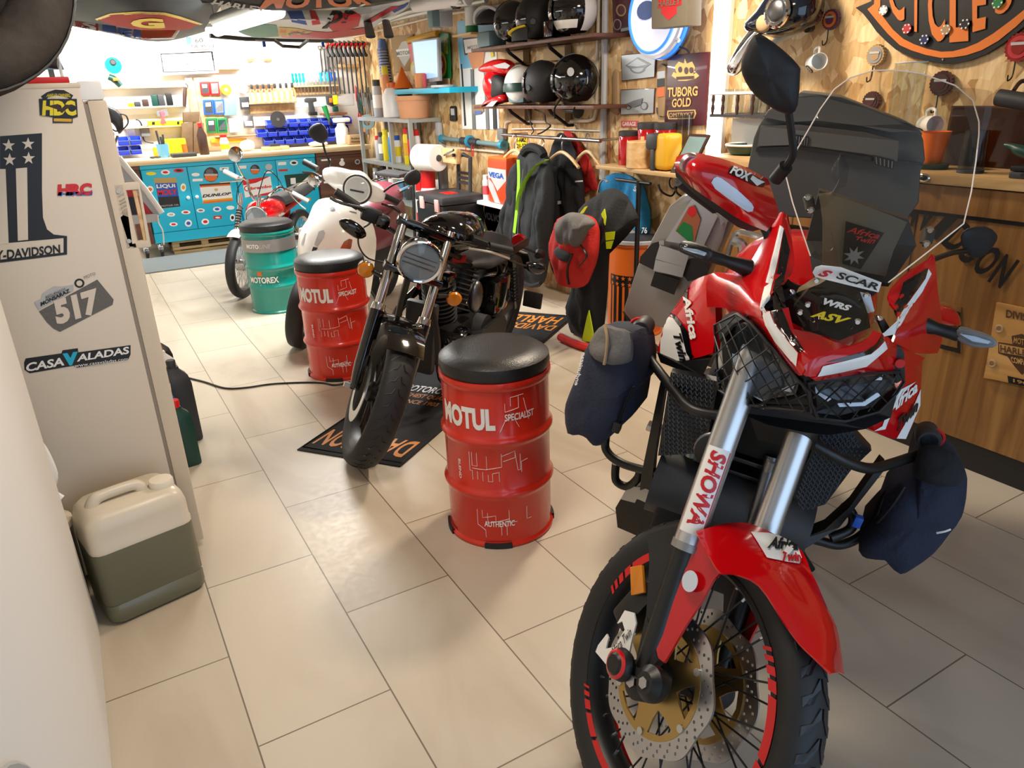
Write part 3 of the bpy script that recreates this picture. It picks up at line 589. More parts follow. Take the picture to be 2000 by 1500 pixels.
ds = part(AT, 'dash_panel', (grid(rows(C, '1598 378 .46;1622 380 .44;1700 405 .44;1772 434 .46|1606 430 .44;1630 440 .42;1690 465 .42;1745 490 .44|1605 515 .42;1640 525 .40;1680 530 .40;1730 540 .42'), .03, 2), 'grey_sign'), (slab(C('1575 470 .52;1600 372 .52;1775 430 .52;1790 480 .5;1735 560 .42;1590 545 .42'), .05, fw), 'dark_grey'))
part(ds, 'emblem', (slab(C('1652 432 .41;1727 455 .41;1681 526 .39;1645 515 .39'), .003, fw), 'black_gloss'), (tq('Africa', C('1653 453 .407;1716 467 .407;1720 455 .407;1656 441 .407'), .02, .4), 'red_plain'), (tq('Twin', C('1668 474 .405;1708 476 .405;1712 464 .405;1672 461 .405'), .02, .4), 'red_plain'), (slab(star(KC.pl(1668, 500, 'a', .388), lf, upv, .02, 8, .45), .002, fw), 'steel'))
for q in ('1578 385 .46;1584 410 .44', '1815 448 .44;1808 475 .42'):
    A, B = C(q); part(AT, 'screen_bracket', (tube([A, B], .012, 8, 1, flat=.4), 'dark_grey'), *[(lathe([(.008, 0), (.005, .006)], p+fw*.008, fw, 10), 'chrome') for p in (A, B)])
# --- bars, guards, mirrors, indicators
HB = [KS.P(.58, -.33, 1.16), KS.P(.57, -.22, 1.15), KS.P(.53, -.12, 1.17), KS.P(.48, -.05, 1.10), KS.P(.48, .05, 1.10), KS.P(.53, .12, 1.17), KS.P(.57, .22, 1.15), KS.P(.58, .33, 1.16)]
hb = part(AT, 'handlebar', (tube(HB, .012, 10), 'black'), *[(cyl(HB[i], HB[j], .017), 'rubber') for i, j in ((0, 1), (7, 6))], (rbox(KS.P(.45, 0, 1.06), (.07, .2, .05), .01, Matrix(KS.B).transposed()), 'black'))
hG = grid(rows(S, '1322 306 .48;1350 298 .43;1396 306 .41;1450 324 .41;1500 350 .45|1318 318 .46;1352 318 .38;1400 330 .36;1455 352 .36;1512 385 .42|1320 332 .46;1350 346 .37;1400 368 .35;1460 402 .35;1520 420 .42|1328 343 .47;1352 366 .40;1395 396 .37;1447 430 .38;1497 452 .44'), .004, 4); hT = bvh(hG)
hg = part(AT, 'hand_guard', (hG, 'red_gloss'),
     (grid(rows(S, '1318 330 .47;1350 358 .42;1395 390 .40;1447 425 .40;1497 445 .45|1320 345 .48;1350 374 .44;1385 402 .42;1440 443 .42;1470 452 .46'), .01, 2), 'black_matt'))
part(hg, 'reflective_strip', (drape(hT, '1389 356;1393 348;1400 345;1408 348;1440 371;1467 397;1471 405;1469 412;1461 413;1452 408;1420 385;1396 367', .0015, 3), 'reflector_blue'))
part(hg, 'sticker', (drape(hT, '1421 338;1428 325;1470 342;1494 356;1490 366;1475 363', .0015), 'black'), (drape_text(hT, 'FOX', '1423 339;1459 356;1467 340;1431 325', .0025, .05, .1), 'text_white'), (drape(hT, '1463 351;1468 344;1478 351;1492 357;1485 360;1476 364', .0025, 1), 'text_white'))
part(AT, 'bar_end', (lathe([(.012, 0), (.018, .004), (.016, .012)], KS.pl(1343, 317, 'a', .41), -bkS, 14), 'alu'))
part(AT, 'hand_guard', (pillow(S('1799 612 .53;1810 600 .53;1845 600 .54;1868 608 .55;1877 629 .55;1870 637 .55;1830 632 .54;1803 622 .53'), fw, .02, .05), 'red_gloss'), (pillow(S('1798 618 .54;1820 626 .54;1870 640 .55;1865 652 .55;1830 654 .55;1802 640 .54'), fw, .008, .05), 'black_matt'))
mr = part(AT, 'mirror', (pillow(S('1474 69 .52;1492 70 .52;1530 98 .5;1560 128 .48;1563 145 .48;1558 205 .47;1545 222 .48;1520 218 .49;1500 206 .5;1476 188 .52;1456 160 .53;1447 132 .53;1454 105 .53'), fw, .02, .025), 'black_matt'))
part(mr, 'mirror_stem', (tube(S('1540 215 .49;1546 260 .49;1549 300 .49;1535 325 .5;1512 350 .52'), .0075, 8), 'black'), (cyl(S('1535 325 .5')[0], S('1515 350 .52')[0], .014), 'black'))
mr = part(AT, 'mirror', (pillow(S('1876 462 .62;1890 447 .62;1925 442 .63;1945 455 .63;1947 470 .63;1925 497 .62;1900 504 .62;1882 488 .62'), fw, .015, .03), 'black_matt'))
part(mr, 'mirror_stem', (tube(S('1895 490 .62;1860 494 .6;1822 507 .56'), .007, 8), 'black'))
ir = part(AT, 'indicator', (tube(C('1388 500 .34;1420 510 .34;1462 525 .36'), [.014, .012, .02], 10, 4), 'black'), (pillow(C('1325 482 .30;1332 472 .30;1360 478 .29;1386 487 .29;1392 497 .29;1383 512 .29;1355 503 .29;1328 492 .3'), fw, .006, .03), 'black'))
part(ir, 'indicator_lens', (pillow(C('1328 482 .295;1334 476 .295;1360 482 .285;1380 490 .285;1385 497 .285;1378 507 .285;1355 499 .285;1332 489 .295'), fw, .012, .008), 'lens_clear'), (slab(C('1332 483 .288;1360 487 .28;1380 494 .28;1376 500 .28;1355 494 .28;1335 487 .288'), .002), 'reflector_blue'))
il = part(AT, 'indicator', (tube(C('1800 634 .36;1830 642 .36;1872 654 .36'), [.02, .012, .014], 10, 4), 'black'), (pillow(C('1866 652 .35;1876 641 .35;1910 650 .35;1940 660 .35;1948 671 .35;1938 679 .35;1900 678 .35;1870 664 .35'), fw, .006, .03), 'grey'))
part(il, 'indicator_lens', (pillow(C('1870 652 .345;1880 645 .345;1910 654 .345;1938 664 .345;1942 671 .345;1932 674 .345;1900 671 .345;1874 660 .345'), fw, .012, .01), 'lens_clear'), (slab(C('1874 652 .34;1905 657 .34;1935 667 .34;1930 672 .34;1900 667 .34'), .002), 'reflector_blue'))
# --- tank and side panels
sg = grid(rows(C, '1394 534 .50;1372 540 .53;1352 550 .57;1343 562 .62|1396 580 .46;1365 580 .50;1335 590 .55;1318 600 .60|1398 640 .44;1362 640 .48;1325 645 .53;1296 640 .58|1392 690 .43;1355 700 .47;1318 705 .52;1283 690 .57'), .02, 3); sT = bvh(sg)
sd = part(AT, 'side_cowl', (sg, 'red_gloss'), (slab(C('1283 688 .565;1325 705 .51;1388 702 .42;1372 735 .43;1340 728 .48;1290 708 .56'), .03, fw), 'black'))
decq(sd, sT, 'side_decal', 'text_white', '1300 617 .575;1318 622 .55;1333 640 .525;1343 670 .505;1348 706 .49;1318 704 .525;1290 694 .565;1291 650 .58')
decq(sd, sT, 'side_decal', 'black_gloss', '1307 610 .575;1320 615 .55;1345 648 .51;1352 690 .485;1372 718 .45;1362 718 .46;1342 690 .5;1330 640 .53', '1338 560 .59;1345 556 .58;1344 590 .54;1336 592 .55', e=.0024)
part(sd, 'side_lettering', (drape_text(sT, 'Africa', '1336 580;1350 664;1368 660;1348 572', .004, .04, .2), 'text_white'), (drape_text(sT, 'Twin', '1316 652;1330 706;1347 704;1332 650', .004, .04, .2), 'black'))
sg = grid(rows(C, '1780 700 .42;1792 698 .46;1802 705 .52|1760 745 .38;1780 745 .43;1799 750 .5|1738 790 .35;1768 795 .42;1797 792 .5|1712 822 .32;1745 830 .4;1780 835 .48|1706 842 .32;1738 855 .4;1768 858 .46'), .02, 2); sT = bvh(sg); sd = part(AT, 'side_cowl', (sg, 'red_gloss'))
decq(sd, sT, 'side_decal', 'text_white', '1797 760 .50;1796 792 .49;1768 857 .45;1750 856 .42;1765 830 .43;1780 800 .45', '1788 745 .46;1760 770 .41;1742 800 .37;1728 838 .36;1705 842 .32;1722 832 .34;1735 795 .36;1755 762 .4')
part(sd, 'side_lettering', (drape_text(sT, 'Africa', '1733 812;1790 764;1788 742;1740 782', .003, .04, .3), 'text_white'), (drape_text(sT, 'Twin', '1748 846;1790 800;1790 778;1752 816', .004, .04, .3), 'text_black'))
Rc = Matrix(KC.B).transposed()
part(AT, 'fuel_tank', (ell(KC.P(.82, 0, .98), (.26, .2, .17), 24, 14, Rc), 'red_gloss'))
part(AT, 'seat', (loft([[KC.P(a, w*math.cos(t), h+.05*math.sin(t)) for t in [2*PI*i/16 for i in range(16)]] for a, w, h in ((.98, .1, .90), (1.1, .14, .87), (1.3, .17, .87), (1.45, .17, .93), (1.7, .14, .96))]), 'black_matt'))
# --- radiators with chevron guards, frame, engine
def rad(name, q, ux, uy, nx, ny):
    P = C(q); c = sum(P, V())/len(P); g = [(slab(P, .03, fw), 'black')]
    x = (P[1]-P[0]).normalized(); n = face_eye(P); y = n.cross(x).normalized(); U = [(p-c).dot(x) for p in P]; W_ = [(p-c).dot(y) for p in P]
    u0, u1, v0, v1 = min(U), max(U), min(W_), max(W_)
    def ins(u, v):
        r = False
        for i in range(len(U)):
            j = i-1
            if (W_[i] > v) != (W_[j] > v) and u < (U[j]-U[i])*(v-W_[i])/(W_[j]-W_[i])+U[i]: r = not r
        return r
    du, dv = .0125, .0125
    for i in range(int((u1-u0)/du)+1):
        for j in range(int((v1-v0)/dv)+1):
            u, v = u0+(i+.5*(0))*du, v0+j*dv
            if ins(u, v) and ins(u+du*.5, v+dv*.3) and ins(u-du*.5, v+dv*.3):
                g.append((tube([c+x*(u+a)+y*(v+b)+n*e for a, b, e in ((-.0055, .006, .002), (0, -.003, .005), (.0055, .006, .002))], .0017, 4, 1), 'mesh_grey'))
    part(AT, name, *g)
rad('radiator', '1310 727 .44;1402 745 .40;1398 775 .40;1376 885 .42;1285 890 .46', 0, 0, 0, 0)
rad('radiator', '1600 838 .36;1662 836 .40;1702 880 .44;1664 916 .44;1612 985 .44;1570 998 .42;1545 965 .40;1582 890 .37', 0, 0, 0, 0)
parts(AT, 'frame_rail', (prism(C('1290 745 .50;1300 752 .49;1277 900 .50;1273 950 .50;1250 958 .52;1252 930 .52'), -fw*.05), 'black'), (prism(C('1660 990 .46;1720 905 .48;1730 915 .48;1640 1030 .46;1560 1080 .42;1545 1060 .42;1610 1035 .42'), -fw*.05), 'black'))
eng = part(AT, 'engine', (rbox(KC.P(.72, 0, .52), (.36, .36, .34), .04, Rc), 'black'), (rbox(KC.P(.58, 0, .74), (.2, .3, .22), .04, Rc), 'black'), (cyl(KC.P(.5, -.2, .48), KC.P(.5, .2, .48), .09, n=20), 'dark_grey'), (rbox(KC.P(.85, 0, .68), (.5, .3, .3), .04, Rc), 'black_matt'))
part(eng, 'exhaust_header', (tube([KC.P(.48, -.06, .66), KC.P(.42, -.07, .5), KC.P(.46, -.08, .36), KC.P(.7, -.1, .28)], .02, 10), 'steel_dark'), (tube([KC.P(.48, .06, .66), KC.P(.42, .07, .5), KC.P(.46, .08, .36), KC.P(.7, .1, .28)], .02, 10), 'steel_dark'))
part(eng, 'cylinder_fins', *[(rbox(KC.P(.5, 0, z), (.03, .24, .012), .003, Rc), 'steel_dark') for z in (.58, .62, .66, .70)], *[(cyl(KC.P(.46, y, .66), KC.P(.46, y, .6), .014), 'alu_flat') for y in (-.13, -.05, .06, .14)])
part(AT, 'horn', (lathe([(.045, 0), (.045, .012), (.02, .02)], C('1395 880 .36')[0], fw, 24), 'black'), (ring(C('1395 880 .355')[0], fw, .044, .004, 24, 6), 'alu'))
part(AT, 'skid_plate', (prism(C('1202 992 .62;1222 958 .62;1262 945 .58;1330 1010 .5;1313 1020 .5;1243 1046 .56;1206 1030 .6'), -fw*.35+lf*.1), 'black'), (slab(C('1212 975 .61;1228 950 .61;1262 952 .58;1292 975 .54;1250 985 .58'), .006), 'steel'))
part(AT, 'skid_plate', (rbox(KC.P(.72, 0, .27), (.55, .34, .03), .01, Rc), 'black'), (rbox(KC.P(.43, 0, .36), (.03, .34, .2), .01, Rc), 'black'))
for q in ('1247 668 .60;1258 686 .58;1287 725 .50;1321 768 .42;1342 792 .38;1372 806 .36;1440 815 .36', '1244 672 .6;1225 700 .66;1205 760 .66;1183 855 .62;1188 885 .6;1215 905 .58;1250 916 .55;1290 925 .5', '1203 905 .62;1203 938 .62;1225 950 .62;1245 935 .6;1250 920 .6',
          '1826 868 .60;1815 878 .57;1793 888 .53;1740 906 .46;1700 915 .40;1660 905 .36;1620 885 .34;1560 850 .34', '1828 868 .6;1835 900 .62;1790 940 .6;1735 965 .56;1712 1012 .54;1680 1048 .52;1640 1064 .5;1600 1056 .48;1560 1045 .45', '1648 985 .5;1666 1008 .5;1660 1034 .5;1622 1050 .48'):
    part(AT, 'crash_bar', (tube(C(q), .0125, 10), 'black'))
for q, o in (('1256 640 .60', -1), ('1812 852 .56', 1)):
    p = C(q)[0]; part(AT, 'fog_lamp', (lathe([(.02, -.04), (.026, -.03), (.028, .02), (.024, .03)], p, fw, 18), 'dark_grey'), (ring(p+fw*.0+lf*(o*.012), fw, .022, .004, 18, 6), 'red_plain'), (lathe([(.02, .03), (.018, .034)], p, fw, 18), 'lens_clear'))
# --- rear half
rh = KC.P(1.56, 0, .335); rt = [(r*.98, t*1.7) for r, t in half]; tp2 = [(r, -t) for r, t in rt]+[(r, t) for r, t in rt[-2::-1]]; tp2.append(tp2[0])
part(AT, 'rear_tyre', (lathe(tp2, rh, lf, 48), 'rubber')); part(AT, 'rear_rim', (lathe([(.24, -.05), (.26, -.05), (.262, .05), (.24, .05), (.24, -.05)], rh, lf, 40), 'black'), *[(cyl(rh+(upv*math.cos(t)-fw*math.sin(t))*.05+lf*.04*s, rh+(upv*math.cos(t+.2)-fw*math.sin(t+.2))*.245, .003, n=5), 'black') for i in range(16) for t in [2*PI*i/16] for s in (1, -1)])
parts(AT, 'swingarm', *[(tube([KC.P(1.0, .1*s, .42), KC.P(1.3, .12*s, .4), KC.P(1.58, .13*s, .335)], .03, 8), 'alu_flat') for s in (-1, 1)])
part(AT, 'side_stand', (cyl(KC.P(.85, .16, .3), V((KC.P(.95, .36, 0).x, KC.P(.95, .36, 0).y, .01)), .012), 'black'))
parts(AT, 'foot_peg', (rbox(KC.P(.98, -.24, .38), (.05, .12, .02), .005, Rc), 'steel'), (rbox(KC.P(.98, .24, .38), (.05, .12, .02), .005, Rc), 'steel'))
part(AT, 'rear_subframe', *[(tube([KC.P(.9, .12*s, .82), KC.P(1.3, .15*s, .86), KC.P(1.8, .14*s, .98)], .016, 8), 'black') for s in (-1, 1)], (tube(C('1430 470 1.2;1450 480 1.2;1448 520 1.2;1440 560 1.2'), .016, 8), 'alu'), (tube(C('1420 500 1.2;1440 455 1.25;1490 465 1.2'), .01, 8), 'steel'))
vb = -fw*.42
pn = part(AT, 'pannier', (bev(prism(C('1338 380 1.3;1356 384 1.28;1422 434 1.28;1412 470 1.28;1385 530 1.28;1372 560 1.28;1335 645 1.28;1290 640 1.28;1230 628 1.3;1217 607 1.3;1245 520 1.3;1274 466 1.3;1308 402 1.3'), vb), .012), 'alu_flat'))
def pslab(name, m, *q, e=.006, t=.01, label=None): parts(pn, name, *[(slab(lift(C(s), e, fw), t, fw), m) for s in q], label=label)
pslab('lid_panel', 'alu', '1352 387 1.27;1402 422 1.27;1374 482 1.27;1300 470 1.27')
pslab('corner_guard', 'black_matt', '1298 468 1.27;1288 510 1.27;1282 528 1.27;1250 512 1.29;1252 500 1.29;1275 474 1.28', '1376 500 1.27;1388 505 1.27;1380 540 1.27;1345 548 1.27;1330 530 1.27;1346 505 1.27', '1217 607 1.29;1230 628 1.29;1242 636 1.29;1222 612 1.29', e=.012)
pslab('latch', 'alu', '1290 478 1.26;1348 494 1.26;1340 520 1.26;1282 504 1.26', '1282 505 1.26;1340 520 1.26;1334 540 1.26;1278 526 1.26', e=.016)
pslab('latch_pocket', 'black', '1280 530 1.26;1328 545 1.26;1318 574 1.26;1272 556 1.26', e=.014)
pslab('reflective_sticker', 'copper', '1346 404 1.26;1357 401 1.26;1369 428 1.26;1356 474 1.26;1344 470 1.26;1320 450 1.26', e=.008, t=.002)
pslab('reflective_sticker_band', 'green', '1335 432 1.26;1352 440 1.26;1355 470 1.26;1345 470 1.26;1322 450 1.26', e=.010, t=.002)
pslab('reflective_sticker_band', 'red_plain', '1347 404 1.26;1357 402 1.26;1362 414 1.26;1352 424 1.26;1343 416 1.26', e=.010, t=.002)
pslab('pannier_clip', 'steel', '1336 384 1.27;1349 378 1.27;1352 388 1.27;1340 392 1.27', '1406 424 1.27;1416 432 1.27;1408 440 1.27', '1288 470 1.27;1298 468 1.27;1298 484 1.27;1290 482 1.27', e=.012)
tc = part(AT, 'top_case', (bev(prism(C('1482 246 1.45;1500 215 1.45;1545 190 1.45;1562 180 1.45;1600 184 1.43;1645 190 1.42;1700 212 1.42;1768 238 1.42;1795 250 1.44;1804 275 1.45;1807 312 1.45;1798 335 1.45;1795 395 1.45;1772 428 1.45;1600 428 1.45;1480 420 1.45;1455 412 1.45;1460 330 1.45;1472 270 1.45'), -fw*.42), .025, 3), 'case_grey_hazed'), label='dark grey plastic top case with ribbed latches')  # reflection of the windscreen is put into the lightened case colour
def tslab(name, m, *q, e=.01, t=.012): part(tc, name, *[(slab(lift(C(s), e, fw), t, fw), m) for s in q])
tslab('case_lid', 'case_grey_hazed', '1490 228 1.44;1548 194 1.43;1600 188 1.42;1690 212 1.41;1765 242 1.41;1795 256 1.43;1740 258 1.42;1680 245 1.41;1600 235 1.42;1540 238 1.43', e=.014)
tslab('case_lid', 'case_light', '1486 246 1.44;1560 243 1.42;1690 258 1.40;1755 275 1.40;1752 315 1.40;1690 300 1.40;1560 282 1.42;1480 285 1.44')
tslab('lid_seam', 'black', '1478 288 1.44;1560 285 1.42;1690 304 1.40;1802 318 1.43;1800 324 1.43;1690 312 1.40;1560 292 1.42;1476 296 1.44')
for q in ('1705 302 1.39;1746 312 1.39;1744 330 1.39;1707 320 1.39', '1553 262 1.41;1580 266 1.41;1578 286 1.41;1552 280 1.41'):
    P = C(q); part(tc, 'latch', (slab(lift(P, .016, fw), .012, fw), 'black'), *[(slab(lift([bil(P, u, .15), bil(P, u+.06, .15), bil(P, u+.06, .9), bil(P, u, .9)], .019, fw), .004, fw), 'grey') for u in (.1, .3, .5, .7, .88)])
# --- soft bags strapped on the crash bars
Pb = C('1179 636 .50;1200 640 .48;1233 650 .46;1242 690 .44;1244 752 .42;1231 770 .42;1223 821 .42;1200 842 .42;1180 864 .42;1165 871 .42;1151 856 .42;1135 849 .43;1112 846 .46;1106 800 .48;1114 768 .48;1138 710 .50;1148 675 .5')
sb = part(AT, 'soft_bag', (pillow(Pb, fw-lf*.2, .05, .2), 'cloth_navy'))
part(sb, 'bag_lid', (pillow(C('1180 634 .44;1205 640 .42;1233 650 .41;1236 690 .40;1228 706 .40;1195 712 .40;1160 700 .42;1150 680 .46;1160 652 .46'), fw+upv*.6, .03, .1), 'cloth_grey'))
part(sb, 'piping', (tube(C('1181 634 .405;1186 660 .39;1184 690 .385;1180 712 .385'), .004, 6), 'cardboard'))
part(sb, 'bag_lettering', (tq('enduristan', C('1126 752 .405;1141 688 .43;1149 690 .43;1133 754 .4'), .01, .2, e=.012), 'text_white'))
part(sb, 'buckle', (rbox(C('1206 832 .40')[0], (.03, .02, .03), .004, Rc), 'black'), (tube(C('1206 832 .395;1222 790 .39;1238 755 .39'), .006, 6, flat=.4), 'black'))
Pb = C('1800 872 .56;1840 872 .56;1872 890 .55;1887 924 .54;1889 948 .54;1882 1000 .52;1856 1036 .50;1824 1076 .48;1780 1108 .46;1755 1119 .45;1737 1104 .45;1722 1090 .45;1684 1086 .46;1679 1060 .47;1716 1024 .49;1732 980 .5;1765 948 .52;1786 930 .54')
sb = part(AT, 'soft_bag', (pillow(Pb, fw, .05, .2), 'cloth_navy'))
part(sb, 'bag_lid', (pillow(C('1800 872 .50;1840 872 .50;1870 890 .49;1884 924 .48;1870 950 .46;1820 945 .45;1790 925 .47'), fw+upv*.6, .025, .08), 'cloth_black'))
part(sb, 'bag_trim', (tube(C('1829 1041 .43;1845 1038 .43;1856 1034 .44'), .0025, 5), 'text_white'))
part(sb, 'strap', (tube(C('1715 1020 .44;1745 985 .43;1768 950 .44'), .008, 6, flat=.4), 'black'), (rbox(C('1675 1018 .47')[0], (.02, .02, .03), .004, Rc), 'blue'))
# ---------------------------------------------------------------- black cruiser on its mat
HK = Rig(.877, 2.872, -2.45, .16); HS = Rig(.877, 2.872, -2.45, .16, -.64, 30, -.12)
h, hs, hl = HK.a, HS.a, HS.l; hb_, hls, hup = HK.B; sb_, sl_, su_ = HS.B; Rh = Matrix(HK.B).transposed(); Rs = Matrix(HS.B).transposed()
HD = thing('cruiser_motorcycle', 'black cruiser motorcycle with round headlight parked on a lettered mat', 'motorcycle', (HK.P(.7, 0, 0).x, HK.P(.7, 0, 0).y, 0))
def tyre(par, name, c, ax, up, R, w, n=48, m='rubber'):
    p = [(R*.76, .34), (R*.82, .46), (R*.9, .5), (R*.955, .43), (R*.985, .28), (R, 0)]; q = [(r, -t*w) for r, t in p]+[(r, t*w) for r, t in p[-2::-1]]; q.append(q[0])
    return part(par, name, (lathe(q, c, ax, n, X=up), m))
def wheelrim(par, name, c, ax, up, R, w, m='black', n=9, ms='black', rs=.006):
    return part(par, name, (lathe([(R*.77, -.36*w), (R*.73, -.3*w), (R*.68, 0), (R*.73, .3*w), (R*.77, .36*w), (R*.77, -.36*w)], c, ax, 40, X=up), m), (lathe([(.02, -.06), (.045, -.04), (.045, .04), (.02, .06)], c, ax, 20), m), *[(cyl(c+(up*math.cos(t)+ax.cross(up)*math.sin(t))*.04+ax*(.02*s), c+(up*math.cos(t+.12*s)+ax.cross(up)*math.sin(t+.12*s))*R*.72, rs, n=6), ms) for i in range(n) for t in [2*PI*i/n] for s in (-1, 1)])
hc = HS.P(0, 0, .325); t0 = tyre(HD, 'front_tyre', hc, sl_, su_, .325, .125, 64)
g = []
for i in range(40):
    t = 2*PI*i/40; f = lambda r, a, l: hc+su_*(r*math.cos(a))-sb_*(r*math.sin(a))+sl_*l
    for s in (1, -1): g.append((tube([f(.3255, t, s*.006), f(.3245, t+.07, s*.016), f(.321, t+.08, s*.03), f(.314, t+.13, s*.045)], .0022, 4, 1), 'black'))
part(t0, 'tread_pattern', *g, kind='stuff'); wheelrim(HD, 'front_wheel', hc, sl_, su_, .325, .125)
part(HD, 'front_fender', (grid([[hc+su_*((.345-.5*abs(l)**1.6)*math.cos(a))-sb_*((.345-.5*abs(l)**1.6)*math.sin(a))+sl_*l for l in (-.078, -.06, -.03, 0, .03, .06, .078)] for a in [-.95+1.45*i/12 for i in range(13)]], .004, 1, su_), 'black_gloss'))
for s in (-1, 1):
    A, M_, B = HS.P(.0, .105*s, .325), HS.P(.17, .105*s, .62), HS.P(.385, .105*s, .99)
    part(HD, 'fork_tube', (cyl(M_, B, .0205, n=20), 'chrome'), (lathe([(.03, -.02), (.032, 0), (.028, .03)], M_, B-M_, 18), 'chrome'))
    part(HD, 'fork_leg', (tube([A-sb_*.02, A+(M_-A)*.3, M_], [.02, .03, .033], 14, 3), 'black_gloss'))
part(HD, 'axle_nut', (lathe([(.012, 0), (.012, .03)], HS.P(0, -.12, .325), -sl_, 6), 'steel'))
part(HD, 'brake_disc', (lathe([(.1, -.002), (.146, -.002), (.146, .002), (.1, .002), (.1, -.002)], HS.P(0, -.078, .325), sl_, 40), 'steel')); part(HD, 'brake_caliper', (rbox(HS.P(.14, -.085, .37), (.05, .04, .09), .01, Rs), 'steel_dark'))
part(HD, 'triple_clamp', (rbox(HS.P(.27, 0, .79), (.06, .27, .035), .012, Rs), 'black_gloss'), (rbox(HS.P(.375, 0, .965), (.06, .27, .035), .012, Rs), 'black_gloss'), (cyl(HS.P(.3, 0, .79), HS.P(.42, 0, .97), .025), 'black'))
p = hs('820 512 .16')[0]; d = (-sb_*.97+su_*-.05+sl_*0).normalized()
hd_ = part(HD, 'headlight', (lathe([(.03, -.14), (.07, -.11), (.088, -.05), (.092, -.005)], p, d, 32), 'black_gloss'), (ring(p, d, .089, .008, 36), 'chrome'))
part(hd_, 'lens', (lathe([(.084, 0), (.06, .012), (.0001, .018)], p, d, 32), 'lens_clear'), (lathe([(.084, -.004), (.05, -.012), (.001, -.016)], p, d, 24), 'light_grey'), *[(cyl(p+d*-.004+su_*(y*.02)-sl_*.07, p+d*-.004+su_*(y*.02)+sl_*.07, .003, n=5), 'steel') for y in (-1, 0, 1)])
bar = hs('657 376 .60;690 398 .60;740 432 .56;778 458 .50;830 478 .44;870 478 .44;920 476 .50;1000 492 .58')
part(HD, 'handlebar', (tube(bar, .0125, 10), 'black_gloss'))
for q, nm in (('655 374 .60;700 404 .59', 'hand_grip'), ('954 480 .54;998 490 .58', 'hand_grip')):
    A, B = hs(q); part(HD, nm, (cyl(A, B, .019, n=14), 'rubber'))
part(HD, 'control_pod', (rbox(hs('725 420 .57')[0], (.06, .09, .06), .012, Rs), 'black'), (rbox(hs('747 432 .55')[0], (.08, .06, .05), .012, Rs), 'black_gloss')); part(HD, 'control_pod', (rbox(hs('935 474 .53')[0], (.06, .08, .05), .012, Rs), 'black'))
part(HD, 'brake_lever', (tube(hs('645 386 .53;665 396 .52;715 408 .52'), .007, 6), 'black')); part(HD, 'clutch_lever', (tube(hs('995 505 .5;960 493 .47;915 485 .48'), .006, 6), 'steel'))
mm = part(HD, 'mirror', (pillow(hs('662 432 .52;675 427 .52;695 434 .52;712 448 .52;715 462 .52;700 467 .52;680 456 .52;666 444 .52'), -sb_, .02, .03), 'black_gloss')); part(mm, 'mirror_stem', (tube(hs('710 444 .54;722 436 .55;728 424 .56'), .005, 6), 'black'))
mm = part(HD, 'mirror', (pillow(hs('1028 515 .60;1045 512 .60;1064 518 .6;1064 530 .6;1048 536 .6;1030 528 .6'), -sb_, .02, .03), 'black_gloss')); part(mm, 'mirror_stem', (tube(hs('1030 520 .6;1000 510 .57;965 490 .54'), .005, 6), 'black'))
for q, s in (('714 527 .30', -1), ('887 584 .30', 1)):
    c = hs(q)[0]; t = part(HD, 'turn_signal', (lathe([(.012, -.05), (.034, -.03), (.038, 0)], c, d, 20), 'black_gloss'), (cyl(c-d*.03, HS.P(.25, s*.13, .74), .008), 'black')); part(t, 'amber_lens', (lathe([(.036, 0), (.03, .012), (.001, .018)], c, d, 20), 'amber'))
part(HD, 'clutch_cable', (tube(hs('930 480 .5;870 470 .42;836 474 .38;850 500 .4;900 520 .55'), .004, 6), 'black')); part(HD, 'brake_cable', (tube(hs('700 455 .52;701 480 .5;720 505 .44;772 522 .34;740 560 .3;735 600 .25'), .004, 6), 'black'))
part(HD, 'speedometer', (lathe([(.05, -.04), (.055, 0), (.05, .01)], hs('850 452 .42')[0], (su_*.8+sb_*.6).normalized(), 24), 'black_gloss'))
tk = h('811 455 .62;815 436 .62;835 424 .62;870 424 .62;898 435 .62;912 455 .62;916 480 .62;890 500 .62;840 500 .62;815 480 .62')
c0 = sum(tk, V())/len(tk); part(HD, 'fuel_tank', (loft([[c0+(p_-c0)*k+hb_*a for p_ in smooth_path(tk, 2, True)] for a, k in ((-.02, .55), (0, .85), (.05, 1), (.16, 1), (.27, .8), (.33, .45))]), 'black_gloss'), ang=1.2)
for i, q in enumerate(('895 495 .80;908 494 .80;905 508 .80;892 508 .80', '908 494 .80;920 493 .80;918 508 .80;905 508 .80')): part(HD, 'tank_emblem', (slab(lift(h(q), .06), .004), 'red_plain'))
part(HD, 'seat', (loft([[HK.P(a, w_*math.cos(t), z+e*math.sin(t)) for t in [2*PI*i/16 for i in range(16)]] for a, w_, z, e in ((.86, .08, .70, .03), (.98, .15, .69, .05), (1.15, .17, .69, .05), (1.28, .14, .73, .05), (1.34, .1, .74, .03))]), 'leather'))
rc = HK.P(1.5, 0, .32); tyre(HD, 'rear_tyre', rc, hls, hup, .32, .15); wheelrim(HD, 'rear_wheel', rc, hls, hup, .32, .15)
part(HD, 'rear_fender', (grid([[rc+hup*((.35-.35*abs(l)**1.5)*math.cos(a))-hb_*((.35-.35*abs(l)**1.5)*math.sin(a))+hls*l for l in (-.1, -.08, -.04, 0, .04, .08, .1)] for a in [-1.15+1.75*i/12 for i in range(13)]], .004, 1, hup), 'black_gloss'))
part(HD, 'tail_light', (lathe([(.045, -.03), (.05, 0), (.03, .02)], HK.P(1.82, 0, .62), hb_, 20), 'red_lens'))
